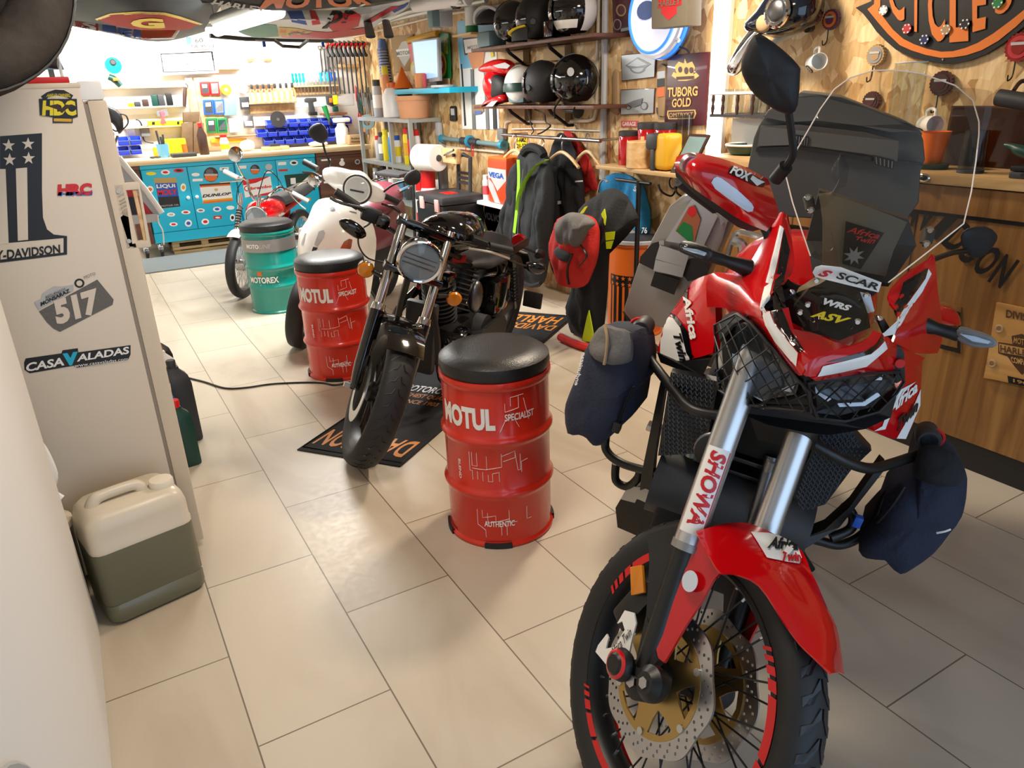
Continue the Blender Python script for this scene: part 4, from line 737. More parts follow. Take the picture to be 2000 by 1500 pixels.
for s in (-1, 1):
    A, B = HK.P(1.45, .14*s, .32), HK.P(1.3, .14*s, .66); part(HD, 'rear_shock', (cyl(A, B, .014), 'steel_dark'), *[(ring(A+(B-A)*(.2+.6*i/9), B-A, .026, .005, 16, 6), 'black') for i in range(10)], (cyl(B-(B-A)*.14, B, .03), 'black_gloss'))
    part(HD, 'rear_strut', (rbox(HK.P(1.42, .115*s, .68), (.4, .012, .05), .005, Rh), 'black')); p_ = HK.P(1.62, .2*s, .62)
    part(HD, 'turn_signal', (lathe([(.02, -.04), (.034, 0), (.001, .016)], p_, hb_, 16), 'black'), (cyl(p_, HK.P(1.55, .11*s, .66), .007), 'black'))
en = part(HD, 'engine', (rbox(HK.P(.78, 0, .34), (.42, .24, .22), .05, Rh), 'black'), (lathe([(.1, -.16), (.11, -.14), (.11, .14), (.1, .16)], HK.P(.66, 0, .33), hls, 28), 'black_gloss'), (lathe([(.085, -.17), (.09, .17)], HK.P(.9, 0, .35), hls, 28), 'black_matt'), (cyl(HK.P(.7, .17, .35), HK.P(.7, .18, .35), .05), 'steel_dark'))
for a0, a1 in ((.7, .62), (.84, .95)):
    A, B = HK.P(a0, 0, .42), HK.P(a1, 0, .68); ax = (B-A).normalized()
    part(en, 'cylinder', (cyl(A, B, .055), 'black'), *[(lathe([(.085, -.004), (.085, .004)], A+(B-A)*(.15+.8*i/9), ax, 20), 'dark_grey') for i in range(10)], (rbox(B, (.1, .16, .06), .015, Rh), 'black_gloss'))
part(HD, 'air_cleaner', (lathe([(.085, 0), (.09, .03), (.06, .06)], HK.P(.78, -.1, .56), -hls, 24), 'black_gloss'), (lathe([(.05, .06), (.045, .065)], HK.P(.78, -.1, .56), -hls, 24), 'steel'))
part(HD, 'horn_cover', (ell(HK.P(.78, .14, .57), (.05, .035, .085), 20, 12, Rh), 'steel_dark'))
part(HD, 'exhaust_pipe', (tube([HK.P(.6, -.1, .6), HK.P(.48, -.14, .5), HK.P(.5, -.17, .3), HK.P(.8, -.19, .22), HK.P(1.5, -.2, .22)], [.022, .022, .025, .04, .04], 12), 'black_gloss')); part(HD, 'exhaust_pipe', (tube([HK.P(.98, -.08, .6), HK.P(1.05, -.16, .48), HK.P(1.0, -.2, .33), HK.P(1.1, -.21, .30), HK.P(1.55, -.21, .31)], [.022, .022, .025, .04, .04], 12), 'black_gloss'))
part(HD, 'frame', *[(tube([HK.P(.38, .03*s, .78), HK.P(.42, .1*s, .5), HK.P(.5, .13*s, .2), HK.P(1.0, .13*s, .18), HK.P(1.15, .12*s, .35), HK.P(1.2, .1*s, .64), HK.P(.9, .06*s, .7), HK.P(.4, .03*s, .9)], .016, 8, closed=True), 'black') for s in (-1, 1)])
part(HD, 'belt_guard', (rbox(HK.P(1.2, .13, .36), (.5, .02, .07), .008, Rh), 'black')); part(HD, 'oil_tank', (rbox(HK.P(1.1, .12, .5), (.22, .12, .2), .03, Rh), 'black_gloss')); part(HD, 'primary_cover', (loft([[HK.P(.72+.33*t, .2-.03*k, .3)+hup*(.1*math.cos(u))*(1-.12*k)+hb_*(.1*math.sin(u))*(1-.12*k) for t, u in [(0, 2*PI*i/24+PI) if i < 12 else (1, 2*PI*i/24+PI) for i in range(24)]] for k in (2.5, 1, 0)]), 'black_matt'))
part(HD, 'down_tube_cover', (rbox(HK.P(.47, 0, .42), (.05, .16, .36), .02, Rh), 'dark_grey'))
part(HD, 'foot_peg', (cyl(HK.P(.62, .18, .3), HK.P(.6, .3, .3), .014), 'rubber')); part(HD, 'side_stand', (cyl(HK.P(.75, .12, .2), V((HK.P(.7, .32, 0).x, HK.P(.7, .32, 0).y, .015)), .011), 'black'))
part(HD, 'license_bracket', (rbox(HK.P(1.6, .2, .34), (.02, .12, .1), .01, Rh), 'black'))
# --- the mat: lettered runner under the cruiser
e1 = AZ(580, 880); e2 = AZ(782, 913); dm = (V((-1.51, -1.28, 0))*-1).normalized()
dm = (AZ(1080, 655)-e2).normalized(); L_ = 2.35; mw = e1-e2
def mt(u, v, z=.006): q = e2+mw*u+dm*(L_*v); return V((q.x, q.y, z))
mat_ = solo('floor_mat', 'long black mat with orange lettering under the black cruiser', 'mat', (bev(slab([mt(0, 0), mt(1, 0), mt(1, 1), mt(0, 1)], .0055, (0, 0, 1)), .002), 'cloth_black'), (tube([mt(.02, .012, .007), mt(.98, .012, .007), mt(.98, .988, .007), mt(.02, .988, .007)], .004, 4, 1, True), 'black'))
def mtext(s, u0, u1, v0, v1, m, sh=0, flip=False):
    Q = [mt(u0, v1, .0065), mt(u1, v1, .0065), mt(u1, v0, .0065), mt(u0, v0, .0065)]
    if flip: Q = [Q[2], Q[3], Q[0], Q[1]]
    part(mat_, 'mat_lettering', (tq(s, Q, .02, sh, .0008, V((0, 0, 1))), m))
mtext('DAVIDSON', .06, .95, .03, .1, 'text_orange', .1); mtext('HARLEY', .1, .9, .90, .97, 'text_orange', .1)
mtext('DAVIDSON', .06, .94, .84, .89, 'text_orange', .1); mtext('MOTORCYCLES', .15, .85, .33, .365, 'text_white', 0, True); mtext('HIGHEST QUALITY', .2, .8, .295, .32, 'text_orange', 0, True); mtext('SINCE 1903', .3, .7, .265, .285, 'text_orange', 0, True)
part(mat_, 'mat_emblem', (slab([mt(.5+.14*x, .44+.06*y, .0066) for x, y in ((-1, .6), (0, 1), (1, .6), (.8, -.3), (0, -1), (-.8, -.3))], .0006, (0, 0, 1)), 'gold_ink'), (slab([mt(.5+.1*x, .44+.045*y, .0070) for x, y in ((-1, .6), (0, 1), (1, .6), (.8, -.3), (0, -1), (-.8, -.3))], .0006, (0, 0, 1)), 'cloth_black'))
# ---------------------------------------------------------------- white scooter
VK = Rig(1.08, 4.60, -2.35, .12); VS = Rig(1.08, 4.60, -2.35, .12, -.25, 26, -.1); v, vs_ = VK.a, VS.a; vb_, vl_, vu_ = VK.B; Rv = Matrix(VK.B).transposed()
SCO = thing('scooter', 'white scooter with burgundy seat behind the black cruiser', 'scooter', (VK.P(.6, 0, 0).x, VK.P(.6, 0, 0).y, 0))
c = VS.P(0, 0, .23); tyre(SCO, 'front_tyre', c, VS.B[1], VS.B[2], .235, .11); wheelrim(SCO, 'front_wheel', c, VS.B[1], VS.B[2], .235, .11, 'black', 5, 'steel', .012)
part(SCO, 'front_fork', (tube(vs_('580 612 -.02;588 585 .03;600 560 .08;612 520 .16'), [.016, .02, .026, .03], 10), 'black')); part(SCO, 'front_fork', (tube(vs_('632 625 -.02;640 600 .03;648 570 .1'), [.016, .02, .03], 10), 'black'))
part(SCO, 'brake_disc', (lathe([(.05, -.002), (.1, -.002), (.1, .002), (.05, .002), (.05, -.002)], VS.P(0, -.075, .23), VS.B[1], 30), 'steel'))
sh_ = grid(rows(v, '622 390 .36;640 386 .30;662 390 .27;690 402 .28;716 416 .36|611 402 .30;632 397 .22;662 402 .18;695 416 .20;726 432 .34|600 430 .28;624 428 .13;660 434 .10;700 448 .16;735 466 .34|584 455 .26;610 462 .08;655 472 .06;700 485 .13;733 500 .34|581 500 .26;604 512 .06;650 522 .05;695 530 .13;728 545 .36|588 535 .26;606 548 .08;645 558 .07;690 566 .16;722 580 .38|596 552 .26;610 566 .11;640 574 .10;680 585 .2;715 600 .4'), .02, 2); sT = bvh(sh_)
fs_ = part(SCO, 'leg_shield', (sh_, 'white_gloss'), ang=1.2)
part(fs_, 'daytime_light', (drape(sT, '623 452;632 449;635 455;632 465;620 482;614 478', .002), 'light_grey')); part(fs_, 'air_intake', (drape(sT, '612 482;621 484;612 500;605 530;600 528;604 505', .002), 'black')); part(fs_, 'turn_signal', (drape(sT, '662 490;672 472;682 466;688 468;686 482;680 496', .003), 'copper'))
part(fs_, 'badge', (drape(sT, '644 408;648 403;653 405;655 410;651 413;646 412', .002), 'black')); part(fs_, 'side_vent', (drape(sT, '583 508;592 510;600 514;592 535;588 533', .002), 'black')); part(fs_, 'side_lettering', (drape(sT, '588 478;596 456;599 456;592 480', .002, 1), 'light_grey'))
part(fs_, 'trim_lettering', (drape(sT, '682 412;696 415;696 418;683 414', .003, 1), 'grey'))
hc_ = part(SCO, 'handlebar_cover', (pillow(vs_('630 333 .42;640 327 .42;655 329 .40;676 334 .34;695 335 .34;712 345 .34;724 360 .36;738 365 .42;752 378 .45;750 392 .45;735 397 .44;715 392 .36;690 392 .32;668 380 .34;645 362 .38;632 350 .42'), -VS.B[0], .05, .16), 'white_gloss'), ang=1.3)
p = vs_('698 370 .27')[0]; d = (-VS.B[0]*.95+VS.B[2]*.1).normalized()
hd2 = part(SCO, 'headlight', (lathe([(.085, -.06), (.095, -.01), (.09, .004)], p, d, 32), 'white_gloss'), (ring(p, d, .086, .007, 32), 'dark_grey')); part(hd2, 'lens', (lathe([(.082, 0), (.05, .014), (.001, .018)], p, d, 28), 'lens_clear'), (lathe([(.082, -.002), (.05, -.02), (.001, -.03)], p, d, 24), 'light_grey'), (rbox(p+d*.002-VS.B[2]*.01, (.012, .09, .012), .004, Matrix(VS.B).transposed()), 'dark_grey'))
for q in ('594 316 .50;620 330 .46', '752 383 .46;778 395 .50'):
    A, B = vs_(q); part(SCO, 'hand_grip', (cyl(A, B, .02), 'rubber'))
part(SCO, 'brake_lever', (tube(vs_('591 336 .42;612 338 .40;630 350 .40'), .007, 6), 'black')); part(SCO, 'brake_lever', (tube(vs_('780 415 .45;765 405 .42;745 398 .42'), .007, 6), 'black'))
for q, s_ in (('602 255 .42;612 243 .42;628 241 .42;638 255 .42;640 270 .42;632 280 .42;618 277 .42;606 267 .42', '630 276 .43;636 300 .43;644 318 .43;638 330 .43'), ('788 350 .46;796 337 .46;812 331 .46;821 340 .46;820 355 .46;808 362 .46;795 360 .46', '793 353 .47;770 360 .46;755 370 .45;748 376 .45')):
    m_ = part(SCO, 'mirror', (pillow(vs_(q), -VS.B[0], .015, .04), 'black_matt')); part(m_, 'mirror_stem', (tube(vs_(s_), .007, 8), 'black'))
st = [[VK.P(a, w_*math.cos(t), z+e*math.sin(t)) for t in [2*PI*i/20 for i in range(20)]] for a, w_, z, e in ((.66, .06, .70, .03), (.74, .13, .72, .07), (.9, .17, .75, .09), (1.1, .17, .78, .10), (1.28, .15, .80, .09), (1.4, .09, .80, .05))]
part(SCO, 'seat', (loft(st), 'burgundy'), ang=1.2); part(SCO, 'seat_strap', (tube(v('745 400 .8;770 402 .8;783 415 .8'), .008, 6, flat=.4), 'black'))
part(SCO, 'body_panel', (loft([[VK.P(a, w_*math.cos(t), z+e*math.sin(t)) for t in [2*PI*i/20 for i in range(20)]] for a, w_, z, e in ((.64, .1, .52, .16), (.8, .16, .54, .17), (1.05, .19, .56, .17), (1.3, .16, .62, .13), (1.5, .08, .66, .08))]), 'burgundy'), ang=1.2)
part(SCO, 'under_seat_panel', (loft([[VK.P(a, w_*math.cos(t), .4+e*math.sin(t)) for t in [2*PI*i/16 for i in range(16)]] for a, w_, e in ((.6, .1, .16), (.8, .17, .18), (1.1, .18, .16), (1.3, .12, .1))]), 'black_matt'), ang=1.2)
part(SCO, 'floor_board', (rbox(VK.P(.45, 0, .25), (.45, .3, .06), .02, Rv), 'black_matt'), (rbox(VK.P(.28, 0, .45), (.06, .34, .5), .03, Rv), 'white_gloss'))
rc2 = VK.P(1.25, 0, .23); tyre(SCO, 'rear_tyre', rc2, vl_, vu_, .235, .12); wheelrim(SCO, 'rear_wheel', rc2, vl_, vu_, .235, .12, 'black', 5, 'steel', .012)
part(SCO, 'engine_cover', (rbox(VK.P(1.1, -.12, .28), (.4, .1, .16), .03, Rv), 'dark_grey')); part(SCO, 'grab_rail', (tube([VK.P(1.2, .14, .84), VK.P(1.42, .15, .86), VK.P(1.55, .08, .88), VK.P(1.55, -.08, .88), VK.P(1.42, -.15, .86), VK.P(1.2, -.14, .84)], .013, 8), 'chrome'))
part(SCO, 'rear_rack', (rbox(VK.P(1.42, 0, .93), (.22, .2, .03), .012, Rv), 'dark_grey')); part(SCO, 'kick_stand', (cyl(VK.P(.75, .1, .22), V((VK.P(.72, .26, 0).x, VK.P(.72, .26, 0).y, .01)), .01), 'black'))
# ---------------------------------------------------------------- red moped by the bench
MK = Rig(1.03, 6.16, -2.25, .06); MS = Rig(1.03, 6.16, -2.25, .06, -.1, 26, -.1); m_, ms = MK.a, MS.a; Rm = Matrix(MK.B).transposed()
MOP = thing('moped', 'red vintage moped with chrome handlebars behind the teal drum', 'moped', (MK.P(.6, 0, 0).x, MK.P(.6, 0, 0).y, 0))
c = MS.P(0, 0, .26); tyre(MOP, 'front_tyre', c, MS.B[1], MS.B[2], .265, .075); wheelrim(MOP, 'front_wheel', c, MS.B[1], MS.B[2], .265, .07, 'steel', 16, 'steel', .0025)
part(MOP, 'front_mudguard', (grid([[c+MS.B[2]*((.29-.9*abs(l)**1.6)*math.cos(a))-MS.B[0]*((.29-.9*abs(l)**1.6)*math.sin(a))+MS.B[1]*l for l in (-.05, -.035, 0, .035, .05)] for a in [-1.7+2.2*i/12 for i in range(13)]], .003, 1, MS.B[2]), 'white_gloss'))
for s in (-1, 1):
    A, M2, B = MS.P(0, .075*s, .26), MS.P(.12, .075*s, .5), MS.P(.26, .075*s, .78)
    part(MOP, 'fork_leg', (cyl(A, M2, .018), 'black'), (cyl(M2, B, .016), 'chrome'), *[(ring(M2+(B-M2)*(.05+.5*i/7), B-M2, .019, .006, 14, 6), 'rubber') for i in range(8)])
p = ms('501 425 .14')[0]; d = (-MS.B[0]).normalized(); hd3 = part(MOP, 'headlight', (lathe([(.02, -.12), (.07, -.08), (.088, -.01), (.09, 0)], p, d, 28), 'chrome'), (ring(p, d, .088, .006, 28), 'chrome')); part(hd3, 'lens', (lathe([(.084, 0), (.05, .014), (.001, .02)], p, d, 24), 'lens_clear'), (lathe([(.084, -.002), (.04, -.03), (.001, -.035)], p, d, 20), 'steel'))
part(MOP, 'handlebar', (tube(ms('440 335 .42;462 346 .40;482 352 .34;488 375 .28;500 392 .24;515 392 .24;530 378 .28;545 366 .34;562 372 .38;600 392 .44'), .011, 8), 'chrome')); part(MOP, 'hand_grip', (cyl(*ms('438 334 .42;466 348 .40'), .019), 'text_white')); part(MOP, 'hand_grip', (cyl(*ms('570 376 .4;602 393 .44'), .019), 'light_grey'))
part(MOP, 'brake_lever', (tube(ms('430 356 .36;455 354 .34;475 352 .33'), .006, 6), 'chrome')); part(MOP, 'brake_lever', (tube(ms('597 408 .42;580 395 .38;562 375 .36'), .006, 6), 'chrome'))
for q, s_ in (('446 300 .42', '460 312 .42;470 335 .4;480 352 .36'), ('601 350 .46', '592 356 .46;575 366 .44;560 372 .40')):
    c1 = ms(q)[0]+MS.B[1]*.06; t = part(MOP, 'mirror', (lathe([(.01, -.025), (.05, -.015), (.062, 0), (.05, .008), (.001, .012)], c1, (d+MS.B[2]*.3).normalized(), 24), 'chrome')); part(t, 'mirror_stem', (tube([c1]+ms(s_), .006, 6), 'chrome'))
part(MOP, 'front_cables', (tube(ms('475 352 .33;464 370 .22;463 395 .18;475 408 .16'), .004, 5), 'black')); part(MOP, 'front_cables', (tube(ms('556 372 .34;540 345 .25;520 335 .22;505 380 .2'), .004, 5), 'black'))
tk = [[MK.P(a, w_*math.cos(t), z+e*math.sin(t)) for t in [2*PI*i/18 for i in range(18)]] for a, w_, z, e in ((.30, .05, .62, .05), (.36, .11, .62, .09), (.5, .13, .62, .1), (.66, .11, .61, .085), (.74, .05, .61, .05))]
tg = loft(tk); tT = bvh(tg); tt = part(MOP, 'fuel_tank', (tg, 'red_gloss'), ang=1.2)
part(tt, 'tank_badge', (drape(tT, '541 424;550 419;568 418;576 422;575 428;562 433;548 433', .003), 'text_white'), (drape_text(tT, 'FAMEL', '552 428;568 425;568 422;552 424', .005, .01, .2), 'text_black'))
part(MOP, 'seat', (loft([[MK.P(a, w_*math.cos(t), z+.05*math.sin(t)) for t in [2*PI*i/14 for i in range(14)]] for a, w_, z in ((.72, .08, .66), (.85, .12, .67), (1.1, .12, .68), (1.3, .1, .7))]), 'dark_grey')); part(MOP, 'side_panel', (rbox(MK.P(.95, -.07, .48), (.3, .04, .22), .03, Rm), 'red_gloss'))
rc3 = MK.P(1.15, 0, .26); tyre(MOP, 'rear_tyre', rc3, MK.B[1], MK.B[2], .265, .08); wheelrim(MOP, 'rear_wheel', rc3, MK.B[1], MK.B[2], .265, .07, 'steel', 16, 'steel', .0025)
part(MOP, 'engine', (rbox(MK.P(.65, 0, .34), (.28, .16, .2), .03, Rm), 'alu_flat'), (rbox(MK.P(.5, 0, .46), (.14, .14, .14), .02, Rm), 'alu_flat')); part(MOP, 'frame', (tube([MK.P(.28, 0, .66), MK.P(.6, 0, .54), MK.P(.95, 0, .58), MK.P(1.2, 0, .62)], .03, 8), 'red_plain'), (tube([MK.P(.8, 0, .6), MK.P(.85, 0, .35), MK.P(1.15, .08, .26)], .02, 8), 'black'))
part(MOP, 'exhaust_pipe', (tube([MK.P(.45, -.08, .42), MK.P(.45, -.12, .25), MK.P(.8, -.13, .2), MK.P(1.3, -.13, .22)], [.012, .014, .03, .03], 10), 'chrome')); part(MOP, 'kick_stand', (cyl(MK.P(.7, .08, .26), V((MK.P(.72, .2, 0).x, MK.P(.72, .2, 0).y, .008)), .01), 'black'))
# ---------------------------------------------------------------- drums with padded lids
def drum(name, label, base, mm, cloth, R=.195, H=.62, ribs=(.21, .41), flat=False, group=None, rot=0):
    D = thing(name, label, 'drum', base, group); b = V(base)
    prof = [(R-.004, 0), (R, .004), (R, .012), (R-.008, .02)]
    for z in ribs: prof += [(R-.008, z-.025), (R-.002, z-.012), (R+.004, z-.004), (R+.004, z+.004), (R-.002, z+.012), (R-.008, z+.025)]
    prof += [(R-.008, H-.03), (R-.002, H-.024), (R, H-.012), (R-.002, H), (R-.03, H)]
    part(D, 'drum_body', (lathe(prof, b, n=64), mm)); part(D, 'flat_lid' if flat else 'padded_lid', (lathe([(R-.01, H-.005), (R-.012, H+.006), (.001, H+.008)] if flat else [(R-.03, H-.005), (R-.008, H), (R-.003, H+.02), (R-.006, H+.045), (R-.03, H+.062), (R*.6, H+.068), (.001, H+.07)], b, n=64), cloth))
    e = EYE-b; a0 = math.atan2(e.y, e.x)+rot
    f = lambda u, z, r=R-.0065: b+V((r*math.cos(a0+u), r*math.sin(a0+u), z))
    return D, f
def dl(D, f, segs, m, name='line_art', w=.0009):
    g = []
    for s in segs:
        P = []
        for (u0, z0), (u1, z1) in zip(s, s[1:]):
            n = max(1, int(abs(u1-u0)/.12)); P += [f(u0+(u1-u0)*i/n, z0+(z1-z0)*i/n) for i in range(n)]
        P.append(f(*s[-1])); g.append((tube(P, w, 4, 1), m))
    part(D, name, *g, kind='stuff')
ART = [[(-.35, .37), (-.35, .30), (-.30, .30), (-.30, .265)], [(-.30, .37), (-.30, .32), (-.2, .32), (-.2, .37)], [(-.30, .31), (-.02, .31), (-.02, .36)], [(-.2, .30), (-.2, .27)], [(-.1, .30), (-.1, .265)], [(-.05, .31), (.25, .32), (.25, .37)], [(0, .29), (0, .265), (.08, .265), (.08, .295), (.2, .3), (.2, .265)], [(.25, .36), (.5, .375), (.5, .35), (.28, .34)], [(.5, .37), (.55, .30), (.6, .30), (.6, .36)], [(.62, .29), (.62, .33), (.75, .335)],
       [(-.25, .15), (-.25, .09), (-.1, .07), (-.1, .04)], [(-.15, .15), (-.15, .12), (.1, .13), (.1, .1)], [(-.05, .14), (-.05, .1), (.35, .115)], [(.35, .15), (.35, .1), (.5, .1)], [(.2, .09), (.2, .05)], [(.3, .09), (.3, .05)], [(.7, .15), (.7, .1), (.8, .1)],
       [(.35, .55), (.35, .52), (.6, .53), (.6, .57)], [(.45, .54), (.45, .57), (.7, .575)], [(.25, .45), (.35, .49), (.5, .5), (.6, .46)], [(.7, .56), (.8, .48)]]
for lab, base, r_ in (('red oil drum with black padded seat, in the open floor before the cruiser', AZ(979, 1013)+V((0, 0, 0)), -.2), ('red oil drum with padded seat, wedged between the scooter and cruiser', AZ(670, 722), -.2)):
    base.z = 0; D, f = drum('drum_stool', lab, base, 'red_drum', 'leather', rot=r_, group='red oil drum stools')
    parts(D, 'drum_lettering', (tf('MOTUL', lambda u, z: f(u, z, .1885), -.98, .17, .455, .535, .05), 'text_white'), (tf('SPECIALIST', lambda u, z: f(u, z, .1885), .34, .92, .487, .512, .02), 'text_white'), (tf('AUTHENTIC', lambda u, z: f(u, z, .1885), -.12, .45, .085, .108, .02), 'text_white'), (tf('BLEND', lambda u, z: f(-.62+z*.35, .33-u, .1885), 0, .075, 0, .16), 'text_white'))
    dl(D, f, ART, 'text_white')
    for a in (-.55, .75, 2.6, 3.9): part(D, 'rubber_foot', (lathe([(.19, 0), (.199, 0), (.199, .02), (.19, .02), (.19, 0)], base, (0, 0, 1), 8, a0=a, a1=a+.5, X=(1, 0, 0)), 'rubber'))
base = AZ(545, 600); base.z = 0
D, f = drum('drum_stool', 'teal drum with padded seat beside the moped', base, 'teal_drum', 'leather', .197, .60, (.2, .34), rot=-.1)
part(D, 'drum_band', (lathe([(.19, .46), (.1925, .46), (.1925, .55), (.19, .55), (.19, .46)], base, n=64), 'alu_flat')); parts(D, 'drum_lettering', (tf('MOTO', lambda u, z: f(u, z, .1942), -.85, -.3, .49, .52, .03), 'text_white'), (tf('LINE', lambda u, z: f(u, z, .1942), -.28, .15, .49, .52, 0, .3), 'light_grey'), (tf('MOTOREX', lambda u, z: f(u, z, .1915), -.95, .25, .235, .28, .03), 'text_white'), (tf('Switzerland', lambda u, z: f(u, z, .1915), -.5, .25, .205, .222, 0), 'text_white'))
part(D, 'drum_emblem', (grid([[f(u, z, .1912) for u in (-.55, -.45, -.35)] for z in (.29, .31, .33)], .0005), 'orange'))
# ---------------------------------------------------------------- left side: appliance, fridge, cans
ap = thing('white_appliance', 'tall white appliance with smooth front at the left edge', 'appliance', (-.46, 1.4, 0))
part(ap, 'cabinet', (rbox((-.4645, 1.42, .675), (.49, 1.66, 1.35), .012), 'white_wall')); part(ap, 'door_seam', (ring((-.218, .62, .46), (1, 0, 0), .40, .006, 56, 8), 'light_grey')); part(ap, 'door', (lathe([(.39, 0), (.385, .004), (.001, .004)], (-.2195, .62, .46), (1, 0, 0), 56), 'white_wall'))
FY = 2.525
fr_ = thing('refrigerator', 'cream refrigerator covered in racing stickers', 'refrigerator', (-.2, 2.83, 0))
part(fr_, 'cabinet', (rbox((-.205, 2.83, .79), (.57, .61, 1.53), .008), 'cream')); part(fr_, 'top_panel', (rbox((-.205, 2.83, 1.55), (.575, .615, .014), .005), 'cream_door'))
part(fr_, 'door_gasket', (bx(.079, .089, FY+.004, 3.12, .03, 1.5), 'gasket')); part(fr_, 'hinge_cap', (rbox((.105, 2.56, 1.535), (.06, .07, .05), .006), 'white'))
dr_ = part(fr_, 'door', (rbox((.1135, 2.825, .77), (.05, .60, 1.48), .008), 'cream_door')); F = lambda q: PTS(q, AY, FY-.0)
part(dr_, 'door_handle', (bev(slab(F('220 360;272 356;296 482;246 488'), .03, (0, -1, 0), [F('246 372;270 370;286 470;260 474')]), .003), 'cream_door'), (bx(.155, .165, FY+.005, FY+.02, 1.10, 1.27), 'wood_light'))
parts(dr_, 'handle_screw', *[(lathe([(.007, -.002), (.006, .002)], AY(px, py, FY-.001), (0, -1, 0), 12), 'light_grey') for px, py in ((231, 374), (252, 471))])
for x, y in ((-.45, 2.57), (.04, 2.57), (-.45, 3.08), (.04, 3.08)): part(fr_, 'foot', (cyl((x, y, 0), (x, y, .03), .016), 'black'))
def stick(name, *pc, lab=None): 
    o = []
    for i, p in enumerate(pc): o.append((slab(lift(F(p[0]), .0012+.0006*i, (0, -1, 0)), .001, (0, -1, 0)), p[1]) if len(p) == 2 else (tq(p[0], F(p[1]), p[3], p[4] if len(p) > 4 else 0, .0022+.0006*i, V((0, -1, 0))), p[2]))
    return part(fr_, name, *o, label=lab)
stick('sticker', ('80 188;92 180;108 175;125 176;143 186;139 194;122 187;108 186;95 190;86 197', 'black'), ('HARLEY OWNERS', '90 190;138 190;136 183;94 183', 'yellow', .01), ('76 193;150 193;152 228;142 231;142 240;103 240;103 229;78 225', 'black'), ('HDC', '82 226;150 226;146 196;84 196', 'yellow', .06), ('105 237;140 238;140 232;105 231', 'yellow_deep'), ('92 207;113 203;120 212;128 204;147 206;130 213;121 221;112 214', 'brown_dark'), lab='black and yellow club emblem sticker')
fn1 = ['0 266;82 260;82 372;84 425;92 448;105 458;131 461;131 497;0 513']
stick('sticker', (fn1[0], 'black'), ('0 476;124 465;124 493;0 507', 'cream'), ('HARLEY-DAVIDSON', '-72 516;118 494;117 477;-72 496', 'text_black', .03), ('0 330;11 330;17 475;0 477', 'cream'), ('31 329;53 327;55 468;35 470', 'cream'), *[(' ;'.join('%.1f %.1f' % (cx+rr*math.sin(PI*i/5), cy-rr*math.cos(PI*i/5)) for i in range(10) for rr in [13 if i % 2 == 0 else 5.2]), 'cream') for cx, cy in ((17, 284), (55, 281), (19, 312), (56, 309))], lab='black number one emblem with stars')
stick('sticker', ('HRC', '112 382;182 381;179 357;110 360', 'red_plain', .07, .1), ('111 371.5;181 370;182 373;112 374.5', 'cream'), lab='red racing letters sticker'); stick('sticker', ('HRC', '112.5 382.5;182 381.5;181 374;112 375', 'blue', .08, .1))
stick('sticker', ('76 608;190 546;222 585;220 595;117 648;105 642;92 630', 'cloth_grey'), ('517', '112 636;198 610;188 562;102 588', 'cream', .06), ('67 590;80 584;82 574;105 559;120 560;143 556;144 566;75 604', 'light_grey'), ('MONSARAZ', '80 598;137 570;135 563;79 590', 'text_black', .04), ('REGUENGOS', '90 584;128 566;127 561;89 578', 'text_black', 0), lab='grey race number plate sticker with 517')
stick('sticker', (';'.join('%.1f %.1f' % (155+10*math.cos(t), 553+9*math.sin(t)) for t in [2*PI*i/16 for i in range(16)]), 'text_black'), (';'.join('%.1f %.1f' % (155+6*math.cos(t), 553+5.5*math.sin(t)) for t in [2*PI*i/12 for i in range(12)]), 'cream'), ('MOTO', '165 545;187 536;185 531;163 539', 'grey', 0))
stick('sticker', ('50 700;120 690;122 684;152 680;153 688;255 674;255 692;250 703;150 718;144 714;58 729;48 722;47 708', 'black'), ('CASA', '51 726;126 713;124 697;51 709', 'text_white', .03, .1), ('V', '122 716;154 710;152 686;122 690', 'cyan', .08), ('ALADAS', '150 706;253 690;251 676;150 692', 'text_white', .03, .1), ('www.casavaladas.com', '146 717;250 703;249 697;146 710', 'text_white', .0), lab='black dealer sticker with white letters')
# on top of the fridge
solo('red_tray', 'shallow red tray lying on top of the refrigerator', 'tray', (bev(bx(-.36, .06, 2.6, 2.8, 1.558, 1.575), .004), 'red_plain'))
c_ = AY(60, 148, 2.66); c_.z = 1.622; solo('black_lamp_head', 'black round lamp head lying on the red tray', 'lamp', (ell(c_, (.045, .045, .035), 18, 10), 'black_matt'), (cyl(c_+V((.03, -.01, -.005)), c_+V((.075, -.02, -.012)), .014), 'dark_grey'))
c_ = AY(12, 146, 2.62); solo('teal_cloth', 'teal cloth bunched up in the red tray', 'cloth', (ell((c_.x-.03, 2.66, 1.60), (.05, .05, .022), 14, 8), 'teal_drum'))
# hanging spare tyre, top left
tc_ = AY(-192, -122, 2.2); TT = thing('spare_tyre', 'worn black tyre hanging at the upper left corner', 'tyre', tc_)
d_ = V((.40, -.88, .2)).normalized(); pt_ = [(.265+.065*math.cos(t), .07*math.sin(t)) for t in [2*PI*i/14 for i in range(15)]]; part(TT, 'tyre_casing', (lathe(pt_, tc_, d_, 56), 'tyre_old')); part(TT, 'hanger_hook', (cyl(tc_+V((0, 0, .2)), (tc_.x, tc_.y, 2.349), .008), 'steel'))
for i in range(3): part(TT, 'tyre_groove', (ring(tc_+d_*(-.03+.03*i), d_, .327, .004, 48, 6), 'black'))
